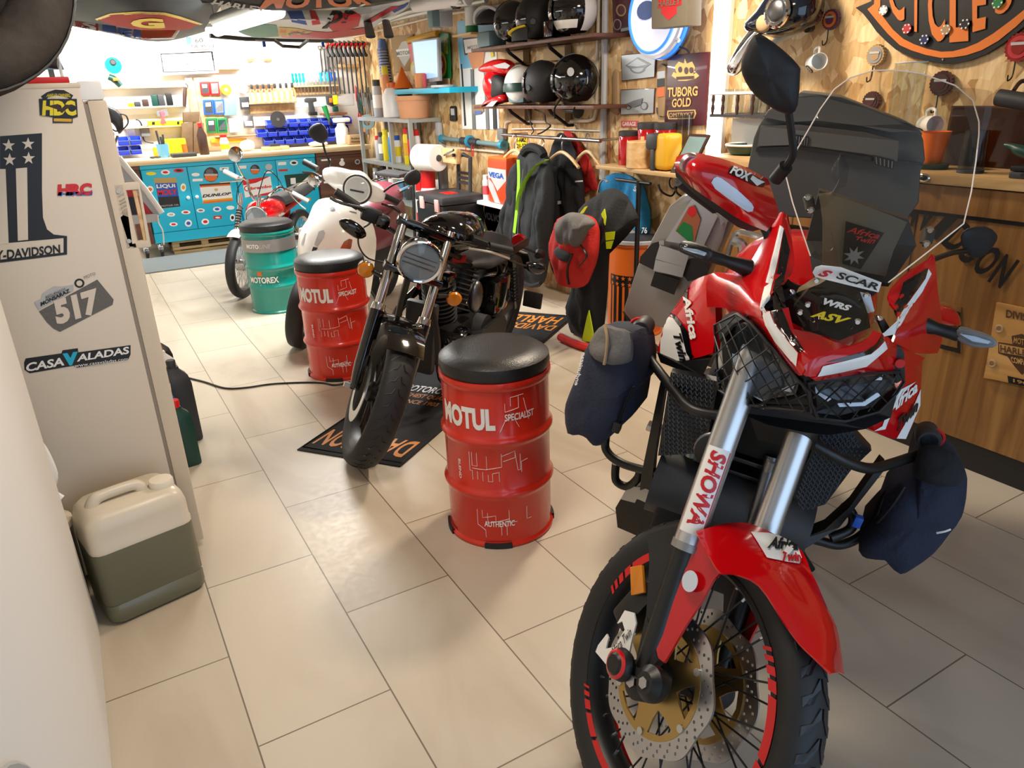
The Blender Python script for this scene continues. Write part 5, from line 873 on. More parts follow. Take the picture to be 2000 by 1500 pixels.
# jerrycans
def jerry(name, label, c, rz, sx, sy, hh, lvl, up_, lo, cap, group=None):
    J = thing(name, label, 'jerrycan', c); R = Matrix.Rotation(rz, 3, 'Z'); c = V(c)
    def ringz(z, k, b=0): 
        o = []; r_ = .035
        for qx, qy, a0 in ((1, 1, 0), (-1, 1, PI/2), (-1, -1, PI), (1, -1, 1.5*PI)):
            for i in range(4):
                a = a0+PI/2*i/3; o.append(c+R @ V((qx*(sx/2*k-r_)+r_*math.cos(a), qy*(sy/2*k-r_)+r_*math.sin(a), z)))
        return o
    lo_r = [ringz(0, .9), ringz(.012, .98), ringz(.03, 1), ringz(lvl*.28, 1), ringz(lvl*.285, .985), ringz(lvl*.3, 1), ringz(lvl, 1)]; hi = [ringz(lvl, 1), ringz(lvl+.012, 1), ringz(lvl+.016, .985), ringz(hh-.05, .98), ringz(hh-.02, .93), ringz(hh, .8)]
    part(J, 'can_body', (loft(lo_r), lo), ang=1.0); part(J, 'can_shoulder', (loft(hi), up_), ang=1.0); T = lambda x, y, z: c+R @ V((x, y, z))
    part(J, 'carry_handle', (tube([T(-sx*.36, 0, hh-.03), T(-sx*.3, 0, hh+.01), T(-sx*.2, 0, hh+.02), T(.02, 0, hh+.02), T(sx*.14, 0, hh+.005), T(sx*.17, 0, hh-.03)], [.022, .02, .017, .017, .02, .024], 10), up_)); q = T(sx*.33, -sy*.12, hh-.012)
    part(J, 'screw_cap', (lathe([(.03, -.03), (.034, 0), (.036, .004), (.036, .028), (.033, .033)], q, (0, 0, 1), 26), cap)); return J
JC = (AZ(235, 1224)+AZ(398, 1150))/2; jd = (AZ(398, 1150)-AZ(235, 1224)); ja = math.atan2(jd.y, jd.x); jn = V((-math.sin(ja), math.cos(ja), 0))
JC = JC+jn*.105; JC.z = .0
jerry('jerrycan', 'large translucent jerrycan with murky green liquid before the refrigerator', JC, ja, .30, .21, .375, .255, 'jerry_top', 'jerry_liquid', 'jerry_cap')
bk = thing('bucket', 'dark grey bin squeezed between the white appliance and jerrycan', 'bin', (-.30, 2.42, 0)); part(bk, 'bin_body', (lathe([(.055, 0), (.065, .02), (.075, .28), (.078, .29), (.07, .29), (.06, .05), (.001, .05)], (-.30, 2.42, 0), n=24), 'jerry_liquid')); part(bk, 'bin_lid', (lathe([(.079, .29), (.079, .31), (.05, .33), (.001, .335)], (-.30, 2.42, 0), n=24), 'jerry_top'))
solo('drain_hose', 'white drain hose end beside the white appliance edge', 'hose', (tube([(-.25, 2.33, .62), (-.235, 2.33, .58), (-.228, 2.33, .5), (-.245, 2.33, .45), (-.225, 2.32, .42)], .012, 8), 'white'))
# bottles beside the fridge
def flask(name, label, base, rz, w_, d_, hh, m, cap, capm, hnd=True):
    B_ = thing(name, label, 'bottle', base); b = V(base); R = Matrix.Rotation(rz, 3, 'Z'); T = lambda x, y, z: b+R @ V((x, y, z))
    rg = lambda z, k: [T(w_/2*k*sx_, d_/2*k*sy_, z) for sx_, sy_ in ((-1, -.7), (-.7, -1), (.7, -1), (1, -.7), (1, .7), (.7, 1), (-.7, 1), (-1, .7))]
    part(B_, 'bottle_body', (loft([rg(0, .95), rg(.01, 1), rg(hh*.72, 1), rg(hh*.82, .86), rg(hh*.9, .42), rg(hh*.93, .4)]), m)); part(B_, 'bottle_cap', (lathe([(.02, 0), (.021, .03), (.018, .034)], T(0, 0, hh*.93), (0, 0, 1), 16), capm)); return B_
a_ = AZ(382, 912); flask('oil_bottle', 'dark green oil bottle with red cap, beside the refrigerator door', (.178, 3.25, 0), .1, .11, .07, .30, 'dark_green', 1, 'red_plain')
a_ = AZ(398, 865); flask('oil_bottle', 'tall grey oil bottle standing behind the green bottle', (.215, 3.52, 0), .1, .13, .09, .40, 'dark_grey', 1, 'dark_grey')
flask('oil_bottle', 'white oil bottle with brown cap behind the grey bottle', (.19, 3.80, 0), .2, .13, .09, .40, 'white', 1, 'copper'); flask('oil_bottle', 'black oil bottle farthest along the refrigerator', (.19, 4.06, 0), .2, .14, .1, .38, 'black', 1, 'black'); flask('oil_bottle', 'blue oil bottle tucked against the refrigerator door', (.165, 3.37, 0), .1, .06, .06, .34, 'blue', 1, 'white')
solo('white_tube', 'white plastic tube standing upright behind the oil bottles', 'tube', (cyl((.12, 4.62, 0), (.12, 4.62, .42), .035, n=18), 'white'), (cyl((.12, 4.62, .42), (.11, 4.63, .86), .004, n=6), 'light_grey'))
cb_ = [AZ(px, py, .006) for px, py in ((368, 738), (400, 746), (440, 758), (480, 757), (530, 750), (590, 747), (630, 748), (655, 752), (690, 745))]; solo('power_cord', 'thin black power cord snaking across the tiles', 'cord', (tube(cb_, .005, 6), 'black'))
# red hopper on a white stand
rh_ = thing('red_hopper', 'red hopper with white rim standing behind the refrigerator', 'hopper', (.32, 4.1, 0)); G_ = lambda q, y=4.1: PTS(q, AY, y)
part(rh_, 'hopper_panel', (slab(G_('245 350;258 352;312 425;306 432;255 425;232 400'), .25, (0, -1, 0)), 'red_plain')); part(rh_, 'hopper_rim', (tube(G_('232 308;250 330;285 372;316 416', 4.07), .014, 8, 1), 'white')); part(rh_, 'side_sheet', (slab(G_('232 315;312 412;306 425;285 400;250 360;232 345', 4.09), .006), 'light_grey'))
part(rh_, 'hopper_opening', (slab(G_('245 385;262 385;268 420;248 420', 4.085), .004), 'black')); part(rh_, 'cross_bar', (slab(G_('245 422;306 418;308 433;246 440', 4.06), .03), 'light_grey')); part(rh_, 'strap', (tube(G_('308 420;310 435;318 452;320 478', 4.02), .008, 6, flat=.4), 'white'))
for x, y in ((.10, 4.32), (.20, 4.32), (.10, 4.2), (.20, 4.2)): part(rh_, 'leg', (cyl((x, y, 0), (x, y, .66), .016), 'white'))
# ---------------------------------------------------------------- workbench along the back wall
BY = 8.41; Bk = lambda q, y=8.94: PTS(q, AY, y)
def rect(px0, py0, px1, py1, y): a = AY(px0, py1, y); b = AY(px1, py0, y); return min(a.x, b.x), max(a.x, b.x), min(a.z, b.z), max(a.z, b.z)
solo('bench_worktop', 'long pale wooden worktop along the back wall', 'worktop', (bev(bx(.45, 3.03, BY-.04, 8.98, .915, .965), .006), 'wood_bench'))
def unit(name, label, x0, x1, mt_, nd, doors=True):
    U = thing(name, label, 'cabinet', ((x0+x1)/2, 8.7, .12)); part(U, 'carcass', (bev(bx(x0, x1, BY+.02, 8.95, .14, .913), .004), mt_)); part(U, 'top_rail', (bx(x0, x1, BY-.005, BY+.02, .875, .912), mt_)); part(U, 'plinth', (bx(x0, x1, BY, BY+.02, .14, .24), mt_)); return U
n_ = V((0, -1, 0))
def st_(par, name, *pc, y=BY-.006, lab=None):
    o = []
    for i, p in enumerate(pc):
        if len(p) == 2: o.append((slab(lift(Bk(p[0], y), .001+.0012*i, n_), .001, n_), p[1]))
        else: o.append((tq(p[0], Bk(p[1], y), p[3] if len(p) > 3 else .02, p[4] if len(p) > 4 else 0, .003+.0012*i, n_), p[2]))
    return part(par, name, *o, label=lab)
def dot(cx, cy, rx, ry=None, n=18): ry = ry or rx; return ';'.join('%.2f %.2f' % (cx+rx*math.cos(2*PI*i/n), cy+ry*math.sin(2*PI*i/n)) for i in range(n))
def rq(x0, y0, x1, y1, sk=0): return '%g %g;%g %g;%g %g;%g %g' % (x0, y1, x1, y1+sk, x1, y0+sk, x0, y0)
c1 = unit('sticker_cabinet', 'cyan two-door cabinet with oil and tyre brand plates on its doors', .62, 1.515, 'cyan', 2); c2 = unit('sticker_cabinet', 'cyan two-door cabinet behind the moped handlebars', 1.52, 2.385, 'cyan', 2)
DR = []
for U, x0, x1, k in ((c1, .625, 1.05, 1), (c1, 1.056, 1.512, -1), (c2, 1.526, 1.945, 1), (c2, 1.951, 2.38, -1)):
    d = part(U, 'door', (bev(bx(x0, x1, BY-.005, BY+.02, .245, .87), .004), 'cyan')); DR.append(d); xk = x1-.04 if k > 0 else x0+.04
    part(d, 'door_knob', (lathe([(.008, 0), (.008, .018), (.018, .026), (.016, .036), (.001, .04)], (xk, BY-.005, .57), (0, -1, 0), 16), 'white'))
st_(DR[0], 'brand_plate', ('300 348;344 347;352 403;314 408', 'gold_metal'), ('303 358;345 357;349 383;308 385', 'blue'), ('LIQUI', '306 369;343 367;341 359;305 360', 'text_white', .03), ('MOLY', '308 382;347 379;345 369;307 371', 'red_plain', .04), ('308 385;349 383;352 403;313 407', 'black'), ('MOTOR OIL', '315 404;350 401;349 398;314 401', 'light_grey', 0), lab='oil brand plate')
st_(DR[1], 'brand_plate', ('389 360;449 356;455 392;397 398', 'text_white'), ('389 360;449 356;449.5 359;390 363', 'brown_dark'), ('390 363;449.5 359;450 362;390.5 366', 'orange'), ('396 391;454 386;454.5 389;396.5 394', 'yellow_deep'), ('396.5 394;454.5 389;455 392;397 398', 'orange'), ('DUNLOP', '395 386;452 380;451 375;394 380', 'text_black', .04, .3), (dot(422, 370.5, 3.5, 2.5), 'gold_ink'), lab='tyre brand plate')
st_(DR[2], 'brand_plate', ('473 352;528 344;534 380;479 386', 'text_white'), ('473 352;528 344;500 357;475 362', 'red_plain'), ('479 386;534 380;533 374;500 381', 'red_plain'), ('brembo', '490 371;531 366;530 360;489 365', 'red_plain', .03), (dot(482, 368, 5.5), 'red_plain'), (dot(482, 368, 3.6), 'text_white'), lab='brake brand plate')
st_(DR[3], 'brand_plate', ('555 342;610 337;616 371;562 376', 'dark_green'), ('567 348;577 347;578 359;568 360', 'text_white'), ('588 357;600 346;606 350;596 358;604 366;596 368', 'text_white'), ('Kawasaki', '560 373;611 369;610 363;560 367', 'text_white', .03), lab='dark green motorcycle brand plate')
for d, q, r in ((DR[1], (412, 341), 14.5), (DR[2], (498, 331), 9.5)): st_(d, 'round_sticker', (dot(q[0], q[1], r), 'brown_dark'), (dot(q[0], q[1]+r*.35, r*.85, r*.55), 'orange'), (dot(q[0]-r*.2, q[1]-r*.35, r*.5, r*.4), 'steel_dark'), (rq(q[0]-r*.9, q[1]-r*.1, q[0]+r*.9, q[1]+r*.15), 'light_grey'))
for d, x, y, w_, h_, m_, m2 in ((0, 295, 339, 10, 3.5, 'yellow', 0), (0, 323, 336.5, 9, 5, 'text_white', 'red_plain'), (0, 349, 333, 10, 4, 'red_plain', 'black'), (0, 358, 366, 5.5, 8, 'text_white', 'yellow_deep'), (0, 293, 370, 7, 7, 'text_white', 'orange'), (0, 334, 419, 8, 4, 'text_white', 'light_grey'), (0, 363, 414.5, 9, 4, 'text_white', 'red_plain'), (0, 339, 438, 8, 4, 'text_white', 'red_plain'), (0, 368, 436, 7, 7, 'text_white', 'blue'), (1, 382, 341, 8, 3.5, 'text_white', 0), (1, 386, 352, 10, 2.5, 'text_white', 0), (1, 438, 330, 9, 3, 'text_white', 'grey'), (1, 392, 411, 8, 4, 'text_white', 'grey'), (1, 424, 408.5, 8, 5, 'text_white', 'blue'), (1, 450, 405.5, 8, 4, 'text_white', 0), (1, 401, 433, 7.5, 6, 'text_white', 'red_plain'), (1, 425, 425, 8, 3, 'red_plain', 'text_white'), (1, 454, 425, 5, 7, 'text_white', 'black'), (2, 473, 327, 8, 3, 'text_white', 0), (2, 525, 326, 7, 6, 'light_grey', 0), (2, 525, 337, 8, 2, 'text_white', 0), (2, 524, 394, 8, 3, 'text_white', 'red_plain'), (3, 551, 320, 8, 3, 'text_white', 0), (3, 574, 318, 8, 5, 'text_white', 'black'), (3, 553, 333, 9, 2, 'red_plain', 0), (3, 602, 318, 7, 3, 'text_white', 0), (3, 565, 393, 8, 4, 'text_white', 0), (3, 600, 390, 7, 3, 'yellow_deep', 0)):
    st_(DR[d], 'small_sticker', (dot(x, y, w_, h_) if h_ > 3 else rq(x-w_, y-h_, x+w_, y+h_, -1), m_), *([(dot(x, y, w_*.6, h_*.5, 10), m2)] if m2 else []))
c3 = unit('cabinet', 'brown cabinet at the left end of the workbench', .47, .615, 'wood_brown', 0); part(c3, 'door', (bx(.475, .61, BY-.004, BY+.02, .2, .87), 'wood_brown')); c4 = unit('drawer_unit', 'brown drawer unit at the right end of the workbench', 2.395, 2.96, 'wood_brown', 0)
for z0, z1 in ((.64, .87), (.38, .63), (.16, .37)):
    d = part(c4, 'drawer', (bev(bx(2.40, 2.955, BY-.006, BY+.02, z0, z1), .004), 'wood_brown')); part(d, 'drawer_pull', (rbox((2.5, BY-.015, z1-.035), (.11, .02, .02), .006), 'white'))
    if z0 > .6: st_(d, 'sticker', (dot(668, 319, 5.5, 5), 'text_white'), (dot(668, 312, 3, 3), 'text_white'), (dot(698, 316, 5, 5), 'light_grey'), (dot(698, 316, 3, 3), 'dark_grey'), y=BY-.007)
for i, (x0, x1) in enumerate(((.78, 1.42), (1.52, 2.16), (2.24, 2.88))):
    P_ = thing('pallet', ('wooden pallet under the left cyan cabinet', 'wooden pallet under the right cyan cabinet', 'wooden pallet under the brown drawer unit')[i], 'pallet', ((x0+x1)/2, 8.7, 0))
    for k in range(5): part(P_, 'slat', (bx(x0, x1, BY+.03+k*.10, BY+.11+k*.10, .115, .135), 'wood_pallet'))
    for k in range(3): part(P_, 'runner', (bx(x0, x1, BY+.03+k*.2, BY+.09+k*.2, 0, .03), 'wood_pallet')); part(P_, 'front_slat', (bx(x0, x1, BY+.03+k*.2, BY+.05+k*.2, .045, .07), 'wood_pallet'))
    for x in (x0+.03, (x0+x1)/2, x1-.03): part(P_, 'block', (bx(x-.035, x+.035, BY+.05, BY+.12, .03, .115), 'wood_pallet')); part(P_, 'block', (bx(x-.035, x+.035, 8.84, 8.9, .03, .115), 'wood_pallet'))
for x in (.52, .66):
    C_ = thing('caster_wheel', 'swivel caster under the %s edge of the cyan cabinet' % ('outer' if x < .6 else 'inner'), 'caster', (x, 8.45, 0)); part(C_, 'wheel', (lathe([(.02, -.016), (.045, -.016), (.05, 0), (.045, .016), (.02, .016)], (x, 8.42, .05), (1, 0, 0), 20), 'black')); part(C_, 'caster_fork', (rbox((x, 8.44, .1), (.05, .06, .06), .008), 'chrome'))
solo('bench_mat', 'grey ribbed mat on the floor in front of the workbench', 'mat', (bev(bx(.42, 3.0, 7.62, 8.36, .001, .012), .003), 'mat_grey'))
# ---------------------------------------------------------------- wall panel, shelves and tools
for i, (q, lab) in enumerate((('150 168 360 176', 'upper wooden tool shelf above the screwdriver row, left'), ('205 205 365 214', 'white tool shelf above the spirit level'), ('424 128 470 136', 'short wooden rack beside the name board'), ('483 158 540 167', 'wooden ledge over the pliers row'), ('486 197 578 204', 'pale rack holding the orange pliers'), ('490 204 576 222', 'brown board below the pliers rack'), ('568 165 662 171', 'pale rack holding the blue screwdrivers'), ('575 171 662 186', 'brown board below the screwdriver rack'), ('500 236 680 246', 'long wooden rail over the blue bins'), ('240 245 360 252', 'thin wooden rail behind the spirit level'), ('420 262 505 268', 'thin wooden rail over the yellow rule'), ('660 125 700 132', 'wooden rack under the spanners'))):
    a = [float(t) for t in q.split()]; x0, x1, z0, z1 = rect(*a, 8.94); thick = .03 if 'board' in lab and 'name' not in lab else .10
    solo('wall_shelf' if thick > .05 else 'backing_board', lab, 'shelf', (bev(bx(x0, x1, 8.996-thick, 8.996, min(z0, z1), max(z0, z1)), .003), 'white' if 'white' in lab else 'wood_light' if thick > .05 else 'wood_top'))
solo('pegboard', 'white perforated tool board behind the name board', 'board', (bev(bx(.12, 3.1, 8.9965, 8.9995, 1.38, 2.12), .002), 'white'))
for x0, x1, lab in ((1.27, 1.34, 'upright pale batten beside the drill cases'), (1.36, 1.60, 'upright pale plank behind the drill cases')): solo('wall_batten', lab, 'batten', (bx(x0, x1, 8.955, 8.984, 1.02, 1.72), 'wood_light'))
nb = thing('name_board', "framed white name board reading David's man cave", 'sign', AY(362, 120, 8.9)); part(nb, 'board', (slab(Bk('296 93;422 88;427 142;301 148', 8.9), .02, n_), 'white'), (tq("DAVID'S MAN CAVE", Bk('322 131;414 127;413 117;321 121', 8.897), .01, 0, .002, n_), 'grey'), (tq('THE', Bk('356 107;373 106;373 101;356 102', 8.897), 0, 0, .002, n_), 'grey'))
part(nb, 'frame', (slab(Bk('312 104;415 100;421 139;318 142', 8.9), .004, n_, [Bk('315 107;412.5 102.5;418 137;321 139.5', 8.9)]), 'steel_dark'))
solo('license_plate', 'white license plate with blue band above the name board', 'plate', (slab(Bk('362 72;419 70;420 95;366 97', 8.85), .004, n_), 'white'), (slab(lift(Bk('363 72;373 72;374 86;365 87', 8.85), .002, n_), .001, n_), 'blue'), (tq('60', Bk('381 84;397 83;396 74;380 75', 8.848), .02, 0, .002, n_), 'text_black'), (tq('TA 95 11', Bk('371 95;417 93;417 86;371 88', 8.848), .02, 0, .002, n_), 'text_black'), ang=.5)
for i, q in enumerate((('473 98;503 97;505 112;499 119;480 120;474 113'), ('507 97;538 96;540 111;534 118;514 119;508 113'))):
    c = thing('tool_case', ('white bit case with orange latch, nearer the name board', 'white bit case with orange latch, under the flag handle')[i], 'case', sum(Bk(q, 8.93), V())/6); part(c, 'case_shell', (bev(slab(Bk(q, 8.93), .04, n_), .006), 'white')); dx = 34*i
    part(c, 'case_window', (slab(lift(Bk('%g 101;%g 100;%g 108;%g 110' % (478+dx, 499+dx, 500+dx, 479+dx), 8.93), .003, n_), .003, n_), 'light_grey')); part(c, 'latch', (slab(lift(Bk('%g 116;%g 115;%g 119;%g 119' % (481+dx, 498+dx, 496+dx, 483+dx), 8.93), .004, n_), .006, n_), 'orange'))
for i, (cn, q, mm) in enumerate((('red', '390 160 428 186', 'red_plain'), ('blue', '396 195 438 224', 'blue'), ('green', '402 231 443 260', 'green'))):
    a = [float(t) for t in q.split()]; C_ = thing('drill_case', 'open %s drill bit case on the wall' % cn, 'case', AY(a[0], a[3], 8.93)); xm = (a[0]+a[2])/2
    for k, (p0, p1) in enumerate(((a[0], xm), (xm, a[2]))):
        P_ = Bk('%g %g;%g %g;%g %g;%g %g' % (p0, a[1], p1-.6, a[1]-1, p1+2, a[3]-1, p0+3, a[3]), 8.93); t = part(C_, ('case_lid', 'case_tray')[k], (bev(slab(P_, .03, n_), .004), mm)); I_ = [bil([P_[3], P_[2], P_[1], P_[0]], u, v_) for u, v_ in ((.14, .12), (.86, .12), (.86, .88), (.14, .88))]
        part(t, 'case_insert', (slab(lift(I_, .002, n_), .002, n_), 'dark_grey' if k == 0 else 'dark_green' if cn == 'green' else 'grey')); 
        if k: part(t, 'drill_bits', *[(tube([bil(I_, .1+.8*j/6, .1), bil(I_, .1+.8*j/6, .4+.08*j)], .004, 5, 1), 'steel') for j in range(7)], kind='stuff')
        else: part(t, 'case_label', (slab(lift([bil(I_, .1, .55), bil(I_, .8, .55), bil(I_, .8, .9), bil(I_, .1, .9)], .005, n_), .001, n_), 'white'))
def wbox(name, label, cat, q, m, y=8.93, t=.05, b=.004, sk=0, extra=(), base=None):
    a = [float(x) for x in q.split()]; P_ = Bk('%g %g;%g %g;%g %g;%g %g' % (a[0], a[1], a[2], a[1]-1, a[2]+sk, a[3]-1, a[0]+sk, a[3]), y)
    if base is not None: P_[2].z = P_[3].z = base
    return solo(name, label, cat, (bev(slab(P_, t, n_), b), m), *[(tq(e[0], [bil([P_[3], P_[2], P_[1], P_[0]], u, v_) for u, v_ in e[1]], .02, 0, .003, n_) if isinstance(e[0], str) else (slab(lift([bil([P_[3], P_[2], P_[1], P_[0]], u, v_) for u, v_ in e[0]], .002, n_), .002, n_)), e[-1]) for e in extra])
sq = lambda a, b, c, d: ((a, b), (c, b), (c, d), (a, d))
wbox('cutting_mat', 'grey blue rectangular mat hanging beside the blue drill case', 'mat', '438 191 462 226', 'mat_blue', t=.006)
for q, lab, m_ in (('468 190 486 214', 'black blister pack hanging beside the grey mat', 'dark_grey'), ('446 232 466 259', 'clear blister pack of white fittings below the grey mat', 'light_grey'), ('474 226 494 251', 'steel hinge clamp hanging over the yellow rule', 'steel')): wbox('tool_pack', lab, 'pack', q, m_, t=.03, sk=3, extra=((sq(.15, .2, .85, .55), 'white'),))
wbox('spirit_level', 'yellow spirit level on the wall above the tin', 'level', '288 236 360 246', 'yellow', t=.02, extra=((sq(.12, .2, .2, .8), 'black'), (sq(.8, .2, .86, .8), 'black')))
wbox('yellow_rule', 'long yellow rule on the wall behind the red capped bottle', 'rule', '412 271 482 279', 'yellow_deep', t=.02)
sc_ = thing('scraper', 'red handled scraper hanging over the spirit level', 'scraper', AY(317, 230, 8.9)); part(sc_, 'handle', (bev(slab(Bk('312 218;319 216;323 221;320 230;326 241;313 242;316 230', 8.9), .02, n_), .004), 'red_clothlike')); part(sc_, 'blade', (slab(Bk('305 218;325 212;330 226;308 228', 8.93), .003, n_), 'steel'))
for q, lab in (('358 219 390 239', 'small dark wooden block on top of the two planks'), ('355 241 377 300', 'dark wooden plank block standing on the worktop, outer one'), ('378 241 398 299', 'dark wooden plank block standing behind the cola bottle')): wbox('wood_block', lab, 'block', q, 'wood_dark', 8.86, .06, .005, 0, base=(None if '219' in q else .967))
def bot(name, label, cat, px, py, y, hh, r, m, cap=None, neck=.45, band=None, z=None, sh=.62):
    b = AY(px, py, y); z = b.z if z is None else z; b = V((b.x, y, z)); B_ = thing(name, label, cat, b)
    part(B_, 'body', (lathe([(r*.92, 0), (r, .006), (r, hh*sh), (r*neck, hh*.86), (r*neck, hh*.92)], b, n=18), m))
    if cap: part(B_, 'cap', (lathe([(r*neck*1.15, hh*.88), (r*neck*1.15, hh), (r*neck, hh+.003)], b, n=16), cap))
    if band: part(B_, 'label_band', (lathe([(r+.001, hh*.2), (r+.0015, hh*.2), (r+.0015, hh*.5), (r+.001, hh*.5), (r+.001, hh*.2)], b, n=18), band))
    return B_
TZ = .967
bot('cola_bottle', 'dark bottle with red collar standing before the wooden blocks', 'bottle', 400, 300, 8.60, .31, .048, 'brown_dark', 'red_plain', .4, None, TZ); bot('squeeze_bottle', 'white bottle with red cap before the yellow rule', 'bottle', 441, 295, 8.66, .18, .045, 'white', 'red_plain', .7, 'yellow', TZ)
solo('paint_tin', 'yellow printed tin between the blue cup and wooden blocks', 'tin', (lathe([(.11, 0), (.112, .01), (.112, .16), (.1, .165)], (AY(344, 292, 8.76).x, 8.78, TZ), n=24), 'yellow'), (lathe([(.113, .03), (.1135, .03), (.1135, .11), (.113, .11), (.113, .03)], (AY(344, 292, 8.76).x, 8.78, TZ), n=10, a0=3.6, a1=5.2), 'orange'))
cu = thing('brush_cup', 'blue cup of brushes on the worktop', 'cup', (AY(317, 292, 8.66).x, 8.60, TZ)); cx_ = AY(317, 292, 8.66).x; part(cu, 'cup', (lathe([(.05, 0), (.06, .13), (.055, .13), (.045, .01), (.001, .01)], (cx_, 8.60, TZ), n=18), 'sky_blue'))
for dx, hh in ((-.03, .26), (.0, .2), (.025, .22)): part(cu, 'brush', (cyl((cx_+dx*.5, 8.60, TZ+.02), (cx_+dx, 8.60, TZ+hh), .01), 'dark_grey'))
solo('black_tray', 'shallow black tray at the front of the worktop', 'tray', (bev(bx(AY(335, 300, 8.45).x, AY(384, 300, 8.45).x, 8.42, 8.6, TZ, TZ+.035), .012), 'dark_grey')); solo('glasses', 'dark safety glasses lying on the worktop', 'glasses', (ell((AY(296, 297, 8.5).x, 8.5, TZ+.012), (.03, .02, .011), 10, 6), 'black'), (ell((AY(306, 296, 8.5).x, 8.5, TZ+.012), (.03, .02, .011), 10, 6), 'black'))
solo('plastic_bag', 'crumpled white plastic bag on the worktop', 'bag', (pillow(Bk('468 288;470 278;478 274;488 273;496 278;497 290;484 294;472 293', 8.7), (0, -1, 0), .05, .05), 'white'))
solo('rag_bundle', 'white rag bundle under the scooter mirror', 'cloth', (ell((AY(622, 285, 8.62).x, 8.62, TZ+.03), (.11, .08, .03), 14, 8), 'white')); solo('wood_offcut', 'pale wooden offcut lying before the blue bins', 'wood', (bev(bx(AY(513, 292, 8.6).x, AY(563, 288, 8.6).x, 8.55, 8.66, TZ, TZ+.035), .003), 'wood_light'), (bx(AY(527, 285, 8.6).x, AY(546, 284, 8.6).x, 8.57, 8.64, TZ+.035, TZ+.06), 'dark_grey'))
bb = wbox('cardboard_box', 'lettered cardboard box at the right end of the worktop', 'box', '683 264 709 288', 'cardboard', 8.55, .12, .004, 0, (('Rubbers', sq(.12, .55, .85, .75), 'text_black'), ('Netezza', sq(.12, .2, .85, .4), 'text_black')), TZ)
solo('white_jar', 'white cleaner jar beside the lettered cardboard box', 'jar', (lathe([(.07, 0), (.075, .01), (.075, .17), (.05, .2), (.05, .23)], (AY(672, 288, 8.8).x, 8.82, TZ), n=20), 'white')); solo('white_package', 'soft white package on top of the cleaner jar', 'package', (rbox((AY(670, 259, 8.8).x, 8.82, TZ+.262), (.2, .08, .05), .02), 'white'))
# blue bins
def make_bin():
    B_ = thing('storage_bin', 'x', 'bin', (0, 0, 0), 'blue storage bins on the back wall'); w_, d_, h_ = .100, .12, .08
    part(B_, 'bin_tray', (bx(-w_/2, w_/2, -d_, 0, 0, .004), 'blue_bin'), (bx(-w_/2, w_/2, -.004, 0, 0, h_), 'blue_bin'), *[(_prism([V((s*w_/2, 0, 0)), V((s*w_/2, 0, h_)), V((s*w_/2, -d_*.7, h_*.9)), V((s*w_/2, -d_, h_*.5)), V((s*w_/2, -d_*.9, 0))], V((-s*.004, 0, 0))), 'blue_bin') for s in (-1, 1)], (slab([V((-w_/2, -d_*.9, 0)), V((w_/2, -d_*.9, 0)), V((w_/2, -d_, h_*.5)), V((-w_/2, -d_, h_*.5))], .004, (0, -1, 0)), 'blue_bin')); part(B_, 'bin_rim', (tube([(-w_/2, -d_*.7, h_*.9), (-w_/2, -d_, h_*.52), (w_/2, -d_, h_*.52), (w_/2, -d_*.7, h_*.9)], .003, 5, 1), 'blue_rim')); return B_
pb = make_bin(); ORGB = pb; spots = []
for j, (pxs, py) in enumerate(((list(range(532, 690, 21)), 268), (list(range(513, 690, 20)), 280.5), (list(range(526, 680, 20)), 292))): spots += [(px, py, ('top', 'middle', 'bottom')[j], i, len(pxs)) for i, px in enumerate(pxs)]
ordn = ['first', 'second', 'third', 'fourth', 'fifth', 'sixth', 'seventh', 'eighth', 'ninth', 'tenth']; used = False
def put_bin(x, z, lab):
    global used
    if not used: pb.location = (x, 8.95, z); pb['label'] = lab; used = True
    else: dup(pb, (x, 8.95, z), None, lab)
for px, py, rw, i, n in spots:
    x = 2.03+(px-532)*.00566 if False else AY(px, py, 8.9).x; put_bin(x, {'top': 1.185, 'middle': 1.095, 'bottom': 1.005}[rw], 'blue storage bin, %s from the left in the %s row under the wooden rail' % (ordn[i], rw))
for i, (px, py) in enumerate(((242, 283), (266, 283), (242, 298), (266, 298))): put_bin(AY(px, py, 8.9).x, (1.095, 1.095, 1.0, 1.0)[i], 'blue storage bin beside the lamp arm, %s %s of four' % (('upper', 'upper', 'lower', 'lower')[i], ('left', 'right', 'left', 'right')[i]))
# hand tools in rows: one of each kind, then copies
def driver(m, name='screwdriver'):
    D = thing(name, 'x', 'screwdriver', (0, 0, 0), 'blue handled screwdrivers in the wall rack'); part(D, 'handle', (lathe([(.012, .0), (.016, .02), (.013, .06), (.016, .09), (.008, .1)], n=10), m)); part(D, 'shaft', (cyl((0, 0, -.14), (0, 0, 0), .004, n=6), 'steel')); return D
cols = ['teal_drum', 'teal_drum', 'cyan', 'cyan', 'light_grey', 'white', 'white', 'light_grey', 'cyan', 'sky_blue', 'cyan', 'blue', 'blue']; protos = {}
for i in range(13):
    px = 573+i*6.8; a = AY(px, 162-i*.3, 8.9); lab = 'screwdriver, %s from the left in the blue screwdriver rack' % (ordn+['eleventh', 'twelfth', 'last'])[i]; c = cols[i]
    if c not in protos: o = driver(c); protos[c] = o; o.location = (a.x, 8.9, a.z); o['label'] = lab
    else: o = dup(protos[c], (a.x, 8.9, a.z), None, lab)
P0 = thing('pliers', 'x', 'pliers', (0, 0, 0), 'orange handled pliers in the wall rack')
for s in (-1, 1): part(P0, 'grip', (tube([(s*.005, 0, .06), (s*.022, 0, .03), (s*.026, 0, -.02), (s*.018, 0, -.07)], .009, 6), 'orange_soft'))
part(P0, 'jaw', (rbox((0, 0, .085), (.03, .014, .06), .006), 'steel_dark'))
